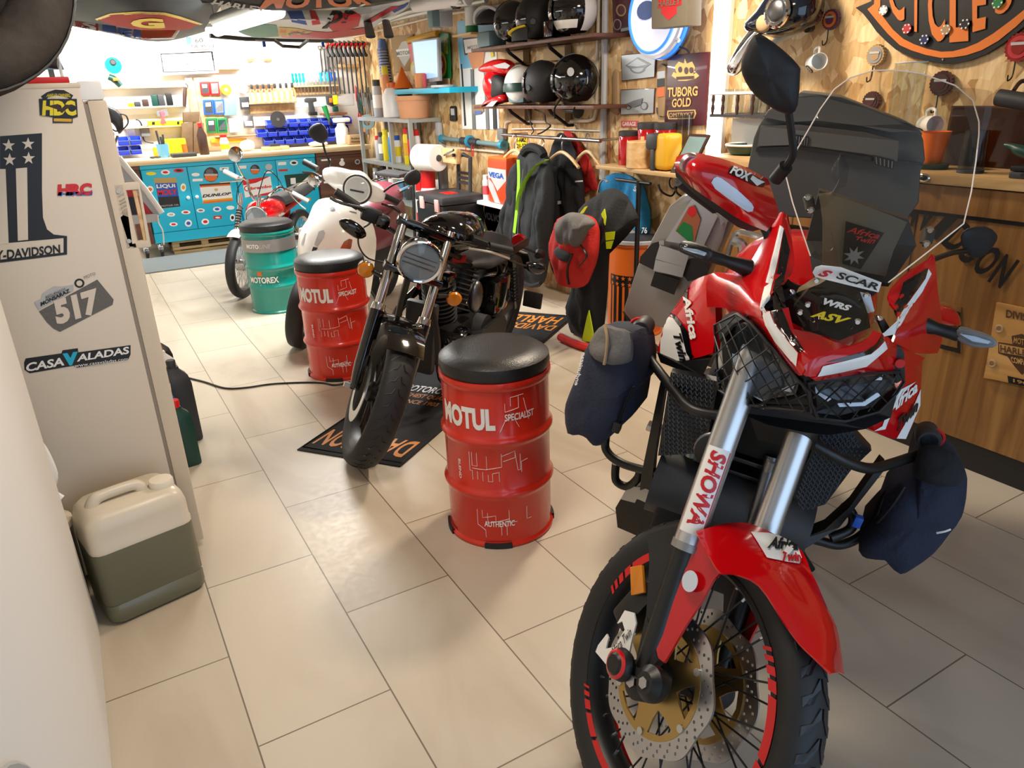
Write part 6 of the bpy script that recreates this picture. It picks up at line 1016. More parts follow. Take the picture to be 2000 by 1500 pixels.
for i in range(8):
    px = 494+i*11.2; a = AY(px, 188-i*.5, 8.86); o = P0 if i == 0 else dup(P0, None); o.location = (a.x, 8.86, a.z+.01); o['label'] = 'orange handled pliers, %s from the left in the pale rack' % ordn[i]
W0 = thing('spanner', 'x', 'spanner', (0, 0, 0), 'steel spanners hanging on the back wall'); part(W0, 'spanner_body', (rbox((0, 0, -.12), (.018, .006, .2), .003), 'steel'), (ring((0, 0, -.0), (0, 1, 0), .018, .006, 16, 6), 'steel'), (slab([V((x, -.003, z)) for x, z in ((-.02, -.26), (-.008, -.26), (-.005, -.24), (.005, -.24), (.008, -.26), (.02, -.26), (.014, -.215), (-.014, -.215))], .007, (0, -1, 0)), 'steel'))
for i in range(6):
    a = AY(624+i*7.5, 93, 8.96); o = W0 if i == 0 else dup(W0, None); o.location = (a.x, 8.955, a.z); o.scale = (1, 1, 1.15-.1*i); o['label'] = 'steel spanner, %s from the left in the row by the clamps' % ordn[i]
# power tools
dd = thing('cordless_drill', 'grey cordless drill hanging under the screwdriver rack', 'drill', AY(606, 210, 8.86)); part(dd, 'drill_body', (bev(slab(Bk('596 194;600 191;618 191;619 198;612 200;616 218;609 223;605 218;604 201;597 200', 8.86), .05, n_), .006), 'dark_grey')); part(dd, 'battery', (rbox(AY(611, 222, 8.86), (.09, .07, .04), .008), 'black'))
dd = thing('hand_grinder', 'dark grinder with orange switch on the wall beside the drill', 'grinder', AY(650, 200, 8.86)); part(dd, 'grinder_body', (bev(slab(Bk('638 188;660 186;661 204;650 208;640 204', 8.86), .05, n_), .006), 'dark_grey')); part(dd, 'grinder_switch', (rbox(AY(646, 196, 8.83), (.03, .03, .05), .006), 'orange'))
dd = thing('electric_trimmer', 'green electric trimmer hanging over the blue bins', 'trimmer', AY(640, 225, 8.78)); part(dd, 'trimmer_body', (tube(Bk('633 207;637 218;642 232', 8.80), [.03, .028, .016], 10), 'green')); part(dd, 'trimmer_shaft', (cyl(*Bk('642 232;643 243', 8.80), .01), 'steel_dark'))
solo('rotary_tool', 'yellow rotary tool on the small ledge beside the drill', 'tool', (rbox(AY(655, 195, 8.8), (.05, .05, .1), .012), 'yellow')); solo('green_charger', 'small green charger box under the grinder', 'charger', (rbox(AY(655, 213, 8.86), (.06, .05, .06), .01), 'dark_green')); solo('small_ledge', 'red brown ledge under the green charger', 'shelf', (bev(bx(AY(628, 220, 8.9).x, AY(676, 220, 8.9).x, 8.86, 8.98, AY(640, 221, 8.9).z-.02, AY(640, 221, 8.9).z), .003), 'copper'))
sb2 = thing('circular_blade', 'grey circular saw blade on the wooden rail', 'saw blade', AY(543, 233, 8.80)); part(sb2, 'blade', (slab(disc2(AY(543, 233, 8.80), (1, 0, 0), (0, 0, 1), .085, n=40), .004, n_), 'steel_dark')); part(sb2, 'arbor', (lathe([(.016, 0), (.016, .008)], AY(543, 233, 8.80), n_, 14), 'steel'))
gd = thing('angle_grinder', 'green and orange angle grinder on the wall beside the refrigerator top', 'grinder', AY(228, 155, 8.9)); part(gd, 'grinder_body', (tube(Bk('212 150;224 156;236 168', 8.88), [.03, .035, .028], 10), 'dark_green')); part(gd, 'grinder_switch', (rbox(AY(226, 155, 8.83), (.05, .03, .03), .008), 'orange')); td = thing('tape_reel', 'teal reel hanging above the angle grinder', 'reel', AY(221, 128, 8.9)); part(td, 'reel', (lathe([(.03, -.03), (.075, -.03), (.08, 0), (.075, .03), (.03, .03)], AY(221, 128, 8.9), (0, 1, 0), 26), 'teal_drum')); part(td, 'reel_hub', (lathe([(.03, -.04), (.02, -.05)], AY(220, 122, 8.9), (0, 1, 0), 14), 'dark_grey'))
for i, (px, py, h_, m_, lab) in enumerate(((305, 205, .11, 'dark_green', 'dark green spray can on the white shelf'), (318, 205, .11, 'dark_grey', 'dark box on the white shelf beside the green can'), (334, 204, .12, 'black', 'black and red blister pack on the white shelf'), (286, 206, .07, 'brown_dark', 'small brown tape dispenser on the white shelf'), (270, 206, .05, 'dark_grey', 'small grey roll on the white shelf'), (257, 206, .04, 'yellow', 'small yellow gadget on the white shelf'))):
    a = AY(px, py, 8.86); solo('shelf_tool', lab, 'tool', (rbox((a.x, 8.90, 0), (.06, .05, h_), .01) if 0 else rbox((a.x, 8.92, rect(205, 205, 365, 214, 8.94)[3]+h_/2+.001), (.06, .05, h_), .01), m_))
solo('metal_file', 'brown handled file hanging beside the black and red pack', 'file', (tube(Bk('362 170;361 185;360 208', 8.9), [.014, .02, .018], 8), 'brown_dark')); solo('hook_bracket', 'curved steel hook beside the pale batten', 'hook', (tube(Bk('362 163;366 166;365 172;360 176', 8.9), .008, 6), 'steel_dark'))
ls = thing('task_lamp', 'black lamp head on a cabled arm at the left of the workbench', 'lamp', (AY(222, 300, 8.3).x, 8.6, TZ)); part(ls, 'lamp_shade', (pillow(Bk('205 206;215 208;228 214;238 226;241 240;240 255;232 262;226 250;218 240;206 236', 8.45), n_, .03, .08), 'black')); part(ls, 'lamp_arm', (tube([V((AY(224, 300, 8.6).x, 8.6, TZ)), V((AY(222, 280, 8.55).x, 8.55, 1.1)), V((AY(228, 258, 8.5).x, 8.5, 1.2))], .012, 8), 'dark_grey')); part(ls, 'lamp_cord', (tube(Bk('233 222;246 226;250 240;240 252;226 256;216 250;222 262;218 270', 8.44), .008, 6), 'black')); part(ls, 'lamp_base', (lathe([(.05, 0), (.05, .012)], (AY(224, 300, 8.6).x, 8.6, TZ), n=18), 'dark_grey'))
so = thing('socket_box', 'grey socket box with curved black cable above the blue cup', 'socket', AY(283, 256, 8.95)); part(so, 'socket_body', (rbox(AY(283, 256, 8.96), (.09, .05, .11), .01), 'grey')); part(so, 'socket_cable', (tube(Bk('265 233;272 236;277 246;278 262;282 274;292 278;300 279', 8.95), .009, 6), 'black'))
solo('wall_switch', 'small white wall switch above the outer blue bins', 'switch', (rbox(AY(256, 258, 8.97), (.08, .03, .08), .006), 'white')); solo('yellow_block', 'small yellow gadget beside the blue cup on the worktop', 'tool', (rbox((AY(305, 284, 8.85).x, 8.85, TZ+.045), (.08, .06, .09), .01), 'yellow_deep'))
solo('long_rod', 'white rod lying along the wooden rail behind the trimmer', 'rod', (cyl(*Bk('560 231;668 227', 8.9), .014), 'white'))
# spools on the rail above the pliers
for i, (px, py, m_) in enumerate(((441, 175, 'yellow_deep'), (473, 172, 'light_grey'))): solo('measuring_tape', ('yellow reel hanging above the grey blue mat', 'white reel hanging over the black blister pack')[i], 'reel', (lathe([(.02, -.025), (.055, -.025), (.055, .025), (.02, .025), (.02, -.025)], AY(px, py, 8.92), (0, 1, 0), 22), m_), (lathe([(.024, -.02), (.024, .02)], AY(px, py, 8.92), (0, 1, 0), 14), 'white'))
# lit strip lamp over the bench
sl2 = thing('strip_lamp', 'bright strip lamp over the workbench under the flags', 'lamp', (1.3, 8.35, 2.16)); part(sl2, 'lamp_housing', (bx(.15, 2.7, 8.33, 8.40, 2.155, 2.19), 'white')); part(sl2, 'lamp_tube', (cyl((.17, 8.36, 2.145), (2.68, 8.36, 2.145), .012), 'glow_tube'))
for x in (.4, 2.4): part(sl2, 'lamp_bracket', (bx(x-.01, x+.01, 8.36, 8.38, 2.19, 2.349), 'steel'))
# ---------------------------------------------------------------- right wall
nx = V((-1, 0, 0)); Wl = lambda q, x=3.165: PTS(q, AX, x)
def on_wall(name, label, cat, q, m, t=.015, b=.003, x=None, group=None, parts_=()):
    x = 3.178-t if x is None else x; o = solo(name, label, cat, (bev(slab(Wl(q, x), t, nx), b) if b else slab(Wl(q, x), t, nx), m), group=group)
    for p in parts_: part(o, p[0], *[((slab(lift(Wl(g[0], x), .0015+.001*i, nx), .001, nx), g[1]) if len(g) == 2 else (tq(g[0], Wl(g[1], x), g[3] if len(g) > 3 else .02, 0, .0032+.001*i, nx), g[2])) for i, g in enumerate(p[1:])])
    return o
# conduits, beam
struct('beam_right', (bx(2.55, 3.18, 4.2, 8.99, 2.17, 2.35), 'ceiling_paint'))
def pipe(name, label, q, r, m, x=3.16): return solo(name, label, 'pipe', (tube(Wl(q, x), r, 8, 1), m))
pipe('wall_pipe', 'grey vertical drain pipe between the helmets and the tin signs', '1183 -60;1182 0;1180 170;1176 350', .022, 'light_grey', 3.15); pipe('wall_pipe', 'cream conduit running down beside the helmet shelves', '1170 -40;1168 60;1165 215;1160 232;1150 236;1060 238;995 236;988 240;987 250', .012, 'cream')
pipe('wall_pipe', 'thin white conduit under the cream conduit', '1000 252;1060 251;1120 254;1178 256', .005, 'white'); pipe('wall_pipe', 'cream conduit under the blue torque bar', '862 282;872 287;920 292;985 298;990 292', .01, 'cream'); pipe('wall_pipe', 'cream conduit running along the top of the board wall', '690 72;760 55;860 30;985 10', .012, 'cream')
pipe('wall_pipe', 'copper pipe beside the grey drain pipe, below the shelf line', '1190 256;1190 330', .007, 'copper'); solo('socket', 'grey socket at the end of the blue torque bar', 'socket', (rbox(AX(980, 262, 3.15), (.04, .1, .09), .008), 'grey')); solo('socket', 'small grey clamp socket beside the metal shelving', 'socket', (rbox(AX(857, 252, 3.15), (.04, .08, .12), .008), 'light_grey'))
# metal shelving with sprays
MS_ = thing('metal_shelving', 'galvanised metal shelving full of sprays', 'shelving', (3.02, 7.5, 0)); y0, y1, x0, x1 = 6.78, 8.16, 2.86, 3.15
for x in (x0, x1):
    for y in (y0, 7.28, y1): part(MS_, 'post', (bx(x-.018, x+.018, y-.018, y+.018, 0, 1.255), 'zinc'))
SHZ = (.12, .45, .80, 1.235)
for z in SHZ: part(MS_, 'shelf_board', (bx(x0-.02, x1+.02, y0-.02, y1+.02, z, z+.035), 'zinc'))
def can(lab, y, z, hh, r, m, cap, band=None, x=2.90, name='spray_can', grp=None):
    B_ = thing(name, lab, 'can', (x, y, z), grp); b = V((x, y, z)); part(B_, 'body', (lathe([(r*.95, 0), (r, .004), (r, hh*.78), (r*.8, hh*.84)], b, n=16), m)); part(B_, 'cap', (lathe([(r*.8, hh*.84), (r*.8, hh), (r*.7, hh+.003)], b, n=14), cap))
    if band: part(B_, 'label_band', (lathe([(r+.001, hh*.25), (r+.0015, hh*.25), (r+.0015, hh*.6), (r+.001, hh*.6), (r+.001, hh*.25)], b, n=16), band))
z2 = SHZ[2]+.036
for i, (px, hh, m_, cp, bd, lab) in enumerate(((741, .24, 'light_grey', 'red_plain', None, 'grey spray can with red cap'), (748, .28, 'grey', 'dark_grey', 'white', 'grey spray can with white band'), (756, .31, 'yellow', 'yellow', None, 'tall yellow spray can'), (767, .29, 'blue_can', 'white', None, 'blue spray can'), (777, .26, 'white', 'blue', 'yellow', 'white spray can with blue cap and yellow band'), (797, .34, 'yellow', 'red_plain', 'yellow_deep', 'yellow spray can with red cap'), (806, .40, 'dark_grey', 'black', 'red_plain', 'tall dark can with red band'), (815, .33, 'white', 'red_plain', None, 'white bottle with red trigger top'), (823, .20, 'red_plain', 'orange', None, 'short red can'))): can(lab+' on the middle metal shelf', max(6.80, AX(px, 300, 2.95).y), z2, hh, .04, m_, cp, bd, 2.95)
z1 = SHZ[1]+.036
for i, (px, hh, m_, cp, lab) in enumerate(((738, .25, 'steel', 'light_grey', 'steel sprayer bottle'), (752, .28, 'light_grey', 'dark_grey', 'grey sprayer bottle with dark top'), (768, .26, 'white', 'red_plain', 'white can with red cap'), (782, .24, 'sky_blue', 'blue', 'light blue can with blue cap'), (800, .22, 'dark_grey', 'orange', 'dark can with orange cap'), (816, .26, 'white', 'grey', 'white can with grey top'))): can(lab+' on the lower metal shelf', AX(px, 370, 2.95).y, z1, hh, .045, m_, cp, None, 2.95)
solo('green_case', 'dark green flat case on the lower metal shelf', 'case', (rbox((2.96, 8.0, z1+.05), (.2, .22, .1), .01), 'dark_green'))
zt = SHZ[3]+.036
def topy(px): return AX(px, 215, 2.93).y
can('tall grey can with lettered label on top of the metal shelving', topy(736), zt, .36, .05, 'light_grey', 'dark_grey', 'white', 2.95, 'tall_can'); can('orange tube with yellow cap on top of the metal shelving', topy(751), zt, .48, .04, 'orange_soft', 'yellow', None, 2.97, 'tall_can')
jg = thing('jug', 'white jug with orange cap on top of the metal shelving', 'jug', (2.93, topy(768), zt)); part(jg, 'jug_body', (lathe([(.09, 0), (.1, .01), (.1, .2), (.06, .27), (.04, .28)], (2.93, topy(768), zt), n=20), 'white')); part(jg, 'jug_cap', (lathe([(.045, .28), (.045, .32), (.03, .33)], (2.93, topy(768), zt), n=16), 'orange'))
pt = (2.95, topy(805), zt); solo('terracotta_pot', 'wide terracotta pot on top of the metal shelving', 'pot', (lathe([(.13, 0), (.14, .01), (.155, .16), (.165, .16), (.165, .2), (.15, .2), (.14, .03), (.001, .03)], pt, n=30), 'terracotta'))
# blue ledge with monitor
a, b_ = AX(785, 187, 2.98), AX(890, 182, 2.98); LZ = 1.53
solo('blue_ledge', 'cyan wall shelf under the monitor', 'shelf', (bev(bx(2.90, 3.178, 5.98, 7.2, LZ-.045, LZ), .004), 'cyan'))
mo = thing('monitor', 'slim monitor leaning on the cyan shelf before the scarf', 'monitor', (3.0, 6.6, LZ)); part(mo, 'monitor_frame', (bev(slab(Wl('803 80;855 73;858 158;812 165', 3.02), .03, nx), .005), 'light_grey')); part(mo, 'screen', (slab(lift(Wl('806 83;853 77;855 150;814 158', 3.02), .002, nx), .002, nx), 'screen_glow')); part(mo, 'monitor_foot', (bx(2.97, 3.08, 6.45, 6.75, LZ, LZ+.015), 'grey'), (bx(3.03, 3.06, 6.56, 6.64, LZ, LZ+.2), 'grey'))
sf = thing('football_scarf', 'red and green fringed scarf hanging behind the monitor', 'scarf', (3.16, 6.7, 1.5)); part(sf, 'red_end', (grid([Wl('795 80;803 79;812 78', 3.15), Wl('799 100;808 99;818 98', 3.145), Wl('806 140;812 140;820 139', 3.15), Wl('808 160;815 159;824 158', 3.15)], .01, 2), 'red_plain')); part(sf, 'green_end', (grid([Wl('850 66;866 64;876 66', 3.15), Wl('852 100;867 99;878 99', 3.14), Wl('854 152;868 153;880 154', 3.15)], .01, 2), 'green'))
part(sf, 'twisted_top', (tube(Wl('798 80;815 75;835 70;855 66', 3.14), .028, 8), 'yellow_deep')); part(sf, 'crest', (slab(disc2(AX(861, 126, 3.135), (0, 1, 0), (0, 0, 1), .11, n=24), .003, nx), 'yellow'), (slab(disc2(AX(861, 126, 3.132), (0, 1, 0), (0, 0, 1), .08, n=24), .003, nx), 'red_plain'), (slab(disc2(AX(861, 126, 3.129), (0, 1, 0), (0, 0, 1), .035, n=12), .003, nx), 'white')); part(sf, 'crest', (slab(disc2(AX(808, 138, 3.135), (0, 1, 0), (0, 0, 1), .08, n=20), .003, nx), 'yellow'), (slab(disc2(AX(808, 138, 3.132), (0, 1, 0), (0, 0, 1), .05, n=20), .003, nx), 'white'))
part(sf, 'scarf_lettering', (tq('PORTUGAL', Wl('867 72;867 106;875 106;875 72', 3.136)[1:]+Wl('867 72', 3.136), .02, 0, .001, nx), 'yellow')); part(sf, 'fringe', *[(cyl(AX(854+i*2.6, 153, 3.15), AX(855+i*2.6, 172, 3.15), .006, n=5), 'wood_light') for i in range(10)], kind='stuff')
for px, r, hh, m_, lab in ((823, .05, .13, 'orange_soft', 'small peach cup on the cyan shelf'), (832, .02, .12, 'red_clothlike', 'small red figurine on the cyan shelf'), (868, .11, .02, 'light_grey', 'flat grey dish on the cyan shelf')): a_ = AX(px, 178, 2.97); solo('shelf_cup', lab, 'cup', (lathe([(r*.8, 0), (r, hh*.1), (r, hh), (r*.85, hh), (r*.8, .01), (.001, .01)], (2.965, a_.y, LZ), n=18), m_))
gn = thing('garden_gnome', 'small figure with orange cone hat beside the cyan shelf', 'figurine', AX(790, 190, 2.97)); g0 = V((2.955, 7.32, zt+.0)); part(gn, 'hat', (lathe([(.1, .42), (.05, .52), (.001, .62)], (3.03, 7.285, 1.12), n=16), 'orange')); part(gn, 'cloak', (lathe([(.06, .15), (.09, .2), (.085, .38), (.05, .43)], (3.03, 7.285, 1.12), n=16), 'dark_green'))
# plaques, tools in the corner
on_wall('plaque_board', 'brown board with a pale shield badge beside the clamps', 'plaque', '763 72;806 67;812 136;770 141', 'cardboard', .02, .003, None, None, [('shield_badge', ('778 95;785 82;792 80;798 84;803 92;802 110;796 120;790 130;784 120;778 110', 'light_grey'), ('774 97;803 94;804 108;776 111', 'white'), ('MOTOR', '776 109;803 106;803 98;775 101', 'grey'))])
sn = thing('snow_chain', 'long blue plaited bag strap hanging beside the brown board', 'strap', AX(755, 120, 3.12)); part(sn, 'strap_core', (tube(Wl('746 76;747 100;750 130;755 160;758 178', 3.13), [.035, .05, .05, .05, .035], 10), 'blue_soft')); part(sn, 'strap_rings', *[(ring(AX(746+i*.9, 96+i*5.6, 3.13), (0, .1, 1), .052, .006, 14, 5), 'light_grey') for i in range(13)], kind='stuff')
CL = thing('bar_clamp', 'x', 'clamp', (0, 0, 0), 'black and red bar clamps in a row'); part(CL, 'clamp_bar', (bx(-.006, .006, -.01, .01, -.42, .12), 'dark_grey')); part(CL, 'fixed_jaw', (bev(_prism([V((.006, 0, .12)), V((.006, -.09, .10)), V((.006, -.1, .07)), V((.006, 0, .08))], V((-.012, 0, 0))), .002), 'black')); part(CL, 'grip', (bev(_prism([V((.01, .0, .06)), V((.01, -.04, .05)), V((.01, -.07, -.0)), V((.01, -.12, -.03)), V((.01, -.1, -.05)), V((.01, 0, -.03))], V((-.02, 0, 0))), .003), 'black')); part(CL, 'trigger', (_prism([V((.012, -.02, .06)), V((.012, -.1, .09)), V((.012, -.1, .075)), V((.012, -.02, .035))], V((-.024, 0, 0))), 'red_plain'))
ys_ = [AX(662+i*6.2, 100, 2.98) for i in range(9)]; solo('clamp_rail', 'pale rail carrying the row of bar clamps', 'rail', (bev(bx(2.62, 3.178, 8.55, 8.60, 2.0, 2.03), .003), 'wood_light'))
for i in range(9): o = CL if i == 0 else dup(CL, None); o.location = (2.70+i*.052, 8.56, 1.93); o['label'] = 'black bar clamp with red trigger, %s from the left in its row' % ordn[i]
rt_ = [('red_plain', 694, 180), ('dark_grey', 700, 195), ('dark_green', 705, 205), ('grey', 710, 190), ('steel', 716, 205), ('dark_grey', 722, 195), ('steel', 728, 210), ('red_plain', 703, 235), ('orange_soft', 710, 240), ('grey', 716, 245), ('steel', 698, 245), ('blue', 706, 262)]
for i, (m_, px, py) in enumerate(rt_): a = AX(px, py, 3.14); solo('hanging_pliers', '%s handled pliers, %s of the tools hanging by the wall corner' % ({'red_plain': 'red', 'dark_grey': 'dark', 'dark_green': 'dark green', 'grey': 'grey', 'steel': 'steel', 'orange_soft': 'orange', 'blue': 'blue'}[m_], (ordn+['eleventh', 'twelfth'])[i]), 'pliers', (tube([a+V((0, .01, .08)), a+V((0, .03, 0)), a+V((0, .02, -.1))], .012, 6), m_), (tube([a+V((0, -.01, .08)), a+V((0, -.03, 0)), a+V((0, -.02, -.1))], .012, 6), m_), (rbox(a+V((0, 0, .1)), (.014, .035, .07), .005), 'steel_dark'), group='tools hanging by the wall corner')
for px, py, lab in ((700, 180, 'outer'), (712, 176, 'inner')): pass
solo('tape_roll', 'blue tape roll hanging beside the metal shelving', 'tape', (lathe([(.04, -.03), (.08, -.03), (.08, .03), (.04, .03), (.04, -.03)], AX(718, 238, 3.05), (-.5, -.86, 0), 26), 'mat_blue'))
solo('wood_block_rack', 'stubby pale wooden rack under the hanging tools', 'rack', (rbox(AX(690, 200, 3.14), (.06, .16, .3), .006), 'wood_light'))
# poster, thermometer, torque bar
po = on_wall('travel_poster', 'tall blue and white road travel poster behind the red helmet', 'poster', '893 42;967 28;975 253;903 252', 'white', .006, 0, None, None, [('poster_print', ('893 42;967 28;969 75;895 85', 'sky_blue'), ('895 85;935 80;937 130;900 135', 'sky_blue'), ('904 75;960 68;964 100;908 108', 'brown_dark'), ('906 78;958 71;961 97;910 104', 'white'), ('912 65;918 52;931 40;934 62', 'orange'), ('914 104;948 100;944 130;924 135', 'orange_soft'), ('920 135;926 135;930 252;924 252', 'grey'), ('946 130;951 130;957 252;951 252', 'grey'), ('962 120;966 120;972 252;965 252', 'dark_grey'), ('956 72;961 71;967 110;961 112', 'yellow'), ('924 205;946 203;947 218;926 222', 'cardboard'), ('928 209;944 208;944 211;928 213', 'blue_soft'), ('929 217;943 216;943 222;930 224', 'blue_soft'))])
part(po, 'poster_lettering', (tq('MOTEL', Wl('915 97;940 94;939 87;915 90', 3.165), .01, 0, .01, nx), 'grey'))
on_wall('antenna_strip', 'thin black antenna strip along the poster edge', 'strip', '900 125;902 125;910 245;907 246', 'black', .01, 0); tm = on_wall('thermometer', 'small black digital thermometer on the board wall', 'thermometer', '878 210;880 207;887 207;889 210;890 235;887 237;881 237;878 235', 'black', .02, .004, None, None, [('display', ('880 212;887 212;888 225;881 225', 'light_grey'))])
tb = thing('torque_bar', 'blue torque wrench bar hung along the wall under the poster', 'tool', AX(925, 276, 3.13)); A_, B__ = AX(862, 270, 3.13), AX(985, 284, 3.13); part(tb, 'bar', (cyl(A_, B__, .02), 'mat_blue'), (cyl(A_, A_+(B__-A_)*.03, .035), 'cyan_dark'), (cyl(A_+(B__-A_)*.96, B__, .04), 'cyan_dark')); part(tb, 'grip', (cyl(A_+(B__-A_)*.36, A_+(B__-A_)*.62, .032), 'dark_grey'), (ring(A_+(B__-A_)*.49, B__-A_, .035, .02, 20, 8), 'cyan_dark')); parts(tb, 'red_lace', (tube(Wl('922 282;921 295;924 305;925 285', 3.1), .004, 5), 'red_plain'), (tube(Wl('911 280;910 294;915 296', 3.1), .004, 5), 'red_plain'))
# paper roll on its stand
pr_ = thing('paper_roll', 'big white paper roll on a wooden holder behind the scooter seat', 'paper roll', AX(842, 320, 2.78)); c0 = AX(857, 309, 2.72); ax = V((.25, -.97, 0))
part(pr_, 'paper', (lathe([(.028, 0), (.105, 0), (.11, .005), (.11, .255), (.105, .26), (.028, .26), (.028, 0)], c0-ax*.26, ax, 40), 'white')); part(pr_, 'core', (lathe([(.02, -.02), (.026, .27), (.02, .27)], c0-ax*.26, ax, 18), 'dark_grey'))
hd4 = thing('roll_holder', 'wooden roll holder on a grey upright beside the paper roll', 'holder', (2.9, 6.2, 0)); part(hd4, 'holder_plate', (rbox(AX(882, 304, 2.78), (.05, .26, .12), .006), 'wood_light')); part(hd4, 'upright', (bx(2.84, 2.89, 6.09, 6.17, 0, AX(882, 304, 2.78).z+.06), 'grey')); part(hd4, 'brace', (bx(2.87, 2.90, 6.22, 6.26, 0, .95), 'black')); part(hd4, 'crank', (tube([AX(868, 303, 2.74), AX(880, 296, 2.72), AX(886, 293, 2.72)], .01, 6), 'steel')); part(hd4, 'bolt', (lathe([(.014, 0), (.014, .02)], AX(888, 303, 2.75), nx, 10), 'black'))
# cleaner bottles, plastic tube rolls below
for i, (px, py, m_, bd, cp, lab) in enumerate(((838, 375, 'white', 'red_plain', 'red_plain', 'large white and red cleaner bottle under the paper roll'), (822, 380, 'white', 'red_plain', 'red_plain', 'slim white and red cleaner bottle beside the metal shelving'))): y_ = AX(px, py, 2.72).y; can(lab, y_, .0, .85 if i == 0 else .8, .08 if i == 0 else .05, m_, cp, bd, 2.72, 'cleaner_bottle')
solo('plastic_roll', 'white plastic sheet roll behind the tool chest', 'roll', (cyl((2.95, 6.55, 0), (2.95, 6.55, .72), .1, n=20), 'white')); solo('broom_handle', 'black broom handle leaning behind the scooter rack', 'handle', (cyl((2.62, 6.35, 0), (2.74, 6.5, 1.0), .014), 'black'))
# tool chest
TC = thing('tool_chest', 'black stacking tool chest with orange latches', 'tool chest', (2.78, 5.83, 0)); cx, cy_, tw, td_ = 2.74, 5.78, .46, .60; part(TC, 'lower_box', (rbox((cx, cy_, .17), (.40, .56, .34), .02), 'black')); part(TC, 'upper_box', (rbox((cx, cy_, .49), (.38, .54, .29), .02), 'black')); part(TC, 'lid', (rbox((cx, cy_, .67), (.40, .56, .07), .025), 'dark_grey')); part(TC, 'lid_badge', (rbox((cx-.02, cy_-.05, .706), (.1, .16, .006), .002), 'red_plain'))
for y in (cy_-.18, cy_+.12): part(TC, 'latch', (rbox((cx-.20, y, .63), (.02, .07, .1), .006), 'pink_clip'))
for y in (cy_-.02,): part(TC, 'lower_latch', (rbox((cx-.205, y, .37), (.02, .08, .06), .006), 'orange_red')); part(TC, 'lower_latch', (rbox((cx+.02, cy_-.285, .37), (.1, .02, .07), .006), 'orange_red'))
part(TC, 'pull_handle', (tube([(cx+.14, cy_-.12, .69), (cx+.16, cy_-.12, .98), (cx+.16, cy_-.0, 1.0), (cx+.16, cy_+.1, .98), (cx+.14, cy_+.1, .69)], .018, 8, 1), 'dark_grey'), *[(bx(cx+.14, cx+.165, cy_-.12, cy_+.1, z, z+.02), 'dark_grey') for z in (.76, .8, .84)])
# shelf with tins
SZ = .655; solo('low_wall_shelf', 'white wall shelf carrying the orange tin', 'shelf', (bev(bx(2.86, 3.178, 4.95, 5.52, SZ-.03, SZ), .004), 'white'))
vt = thing('oil_tin', 'orange and white oil tin on the low white shelf', 'tin', (2.98, 5.2, SZ)); part(vt, 'tin_body', (rbox((2.99, 5.20, SZ+.17), (.2, .30, .34), .015), 'orange_red')); part(vt, 'tin_top', (rbox((2.99, 5.20, SZ+.345), (.19, .29, .02), .006), 'orange')); xx = 2.889
part(vt, 'tin_label', (slab([V((xx, 5.345, SZ+.27)), V((xx, 5.055, SZ+.27)), V((xx, 5.055, SZ+.19)), V((xx, 5.2, SZ+.1)), V((xx, 5.3, SZ+.19)), V((xx, 5.345, SZ+.19))], .002, nx), 'light_grey'), (slab([V((xx, 5.345, SZ+.12)), V((xx, 5.25, SZ+.005)), V((xx, 5.16, SZ+.005)), V((xx, 5.27, SZ+.15)), V((xx, 5.345, SZ+.19))], .002, nx), 'light_grey'), (tq('VEGA', [V((xx, 5.33, SZ+.20)), V((xx, 5.09, SZ+.20)), V((xx, 5.09, SZ+.24)), V((xx, 5.33, SZ+.24))], .03, 0, .003, nx), 'blue'))
can('small white spray can beside the orange tin', 5.44, SZ, .2, .03, 'white', 'white', 'red_clothlike', 2.92, 'small_can')
vj = thing('fuel_can', 'round red fuel can below the low white shelf', 'fuel can', (2.94, 5.28, .2)); vc = AX(962, 424, 2.93); part(vj, 'can_body', (lathe([(.15, -.0), (.185, -.03), (.19, -.07), (.19, -.12), (.15, -.15)], vc, nx, 36), 'red_plain'), (lathe([(.001, 0), (.15, 0)], vc, nx, 36, cap=False), 'red_plain')); part(vj, 'spout', (cyl(vc+V((.06, .06, .15)), vc+V((.06, .08, .21)), .035), 'red_plain'), (cyl(vc+V((.06, .08, .20)), vc+V((.06, .085, .22)), .045), 'copper')); part(vj, 'can_lettering', (tq('VOLVO', [vc+V((-.004, .14, -.03)), vc+V((-.004, -.14, -.03)), vc+V((-.004, -.14, .03)), vc+V((-.004, .14, .03))], .04, 0, .002, nx), 'text_black')); part(vj, 'carry_handle', (tube([vc+V((.08, -.02, .18)), vc+V((.08, -.04, .24)), vc+V((.08, -.12, .2)), vc+V((.08, -.13, .14))], .012, 8), 'red_plain'))
solo('white_crate', 'low white crate under the fuel can', 'crate', (rbox((3.02, 5.34, .1), (.28, .26, .19), .015), 'white'))
yp = on_wall('license_plate', 'small yellow license plate above the hanging jackets', 'plate', '1009 268;1029 266;1029 290;1010 290', 'yellow', .004, 0, None, None, [('plate_lettering', ('1-AMZ', '1010 278;1028 277;1028 268;1010 269', 'text_black'), ('21-52', '1010 289;1028 288;1028 280;1010 281', 'text_black'))])
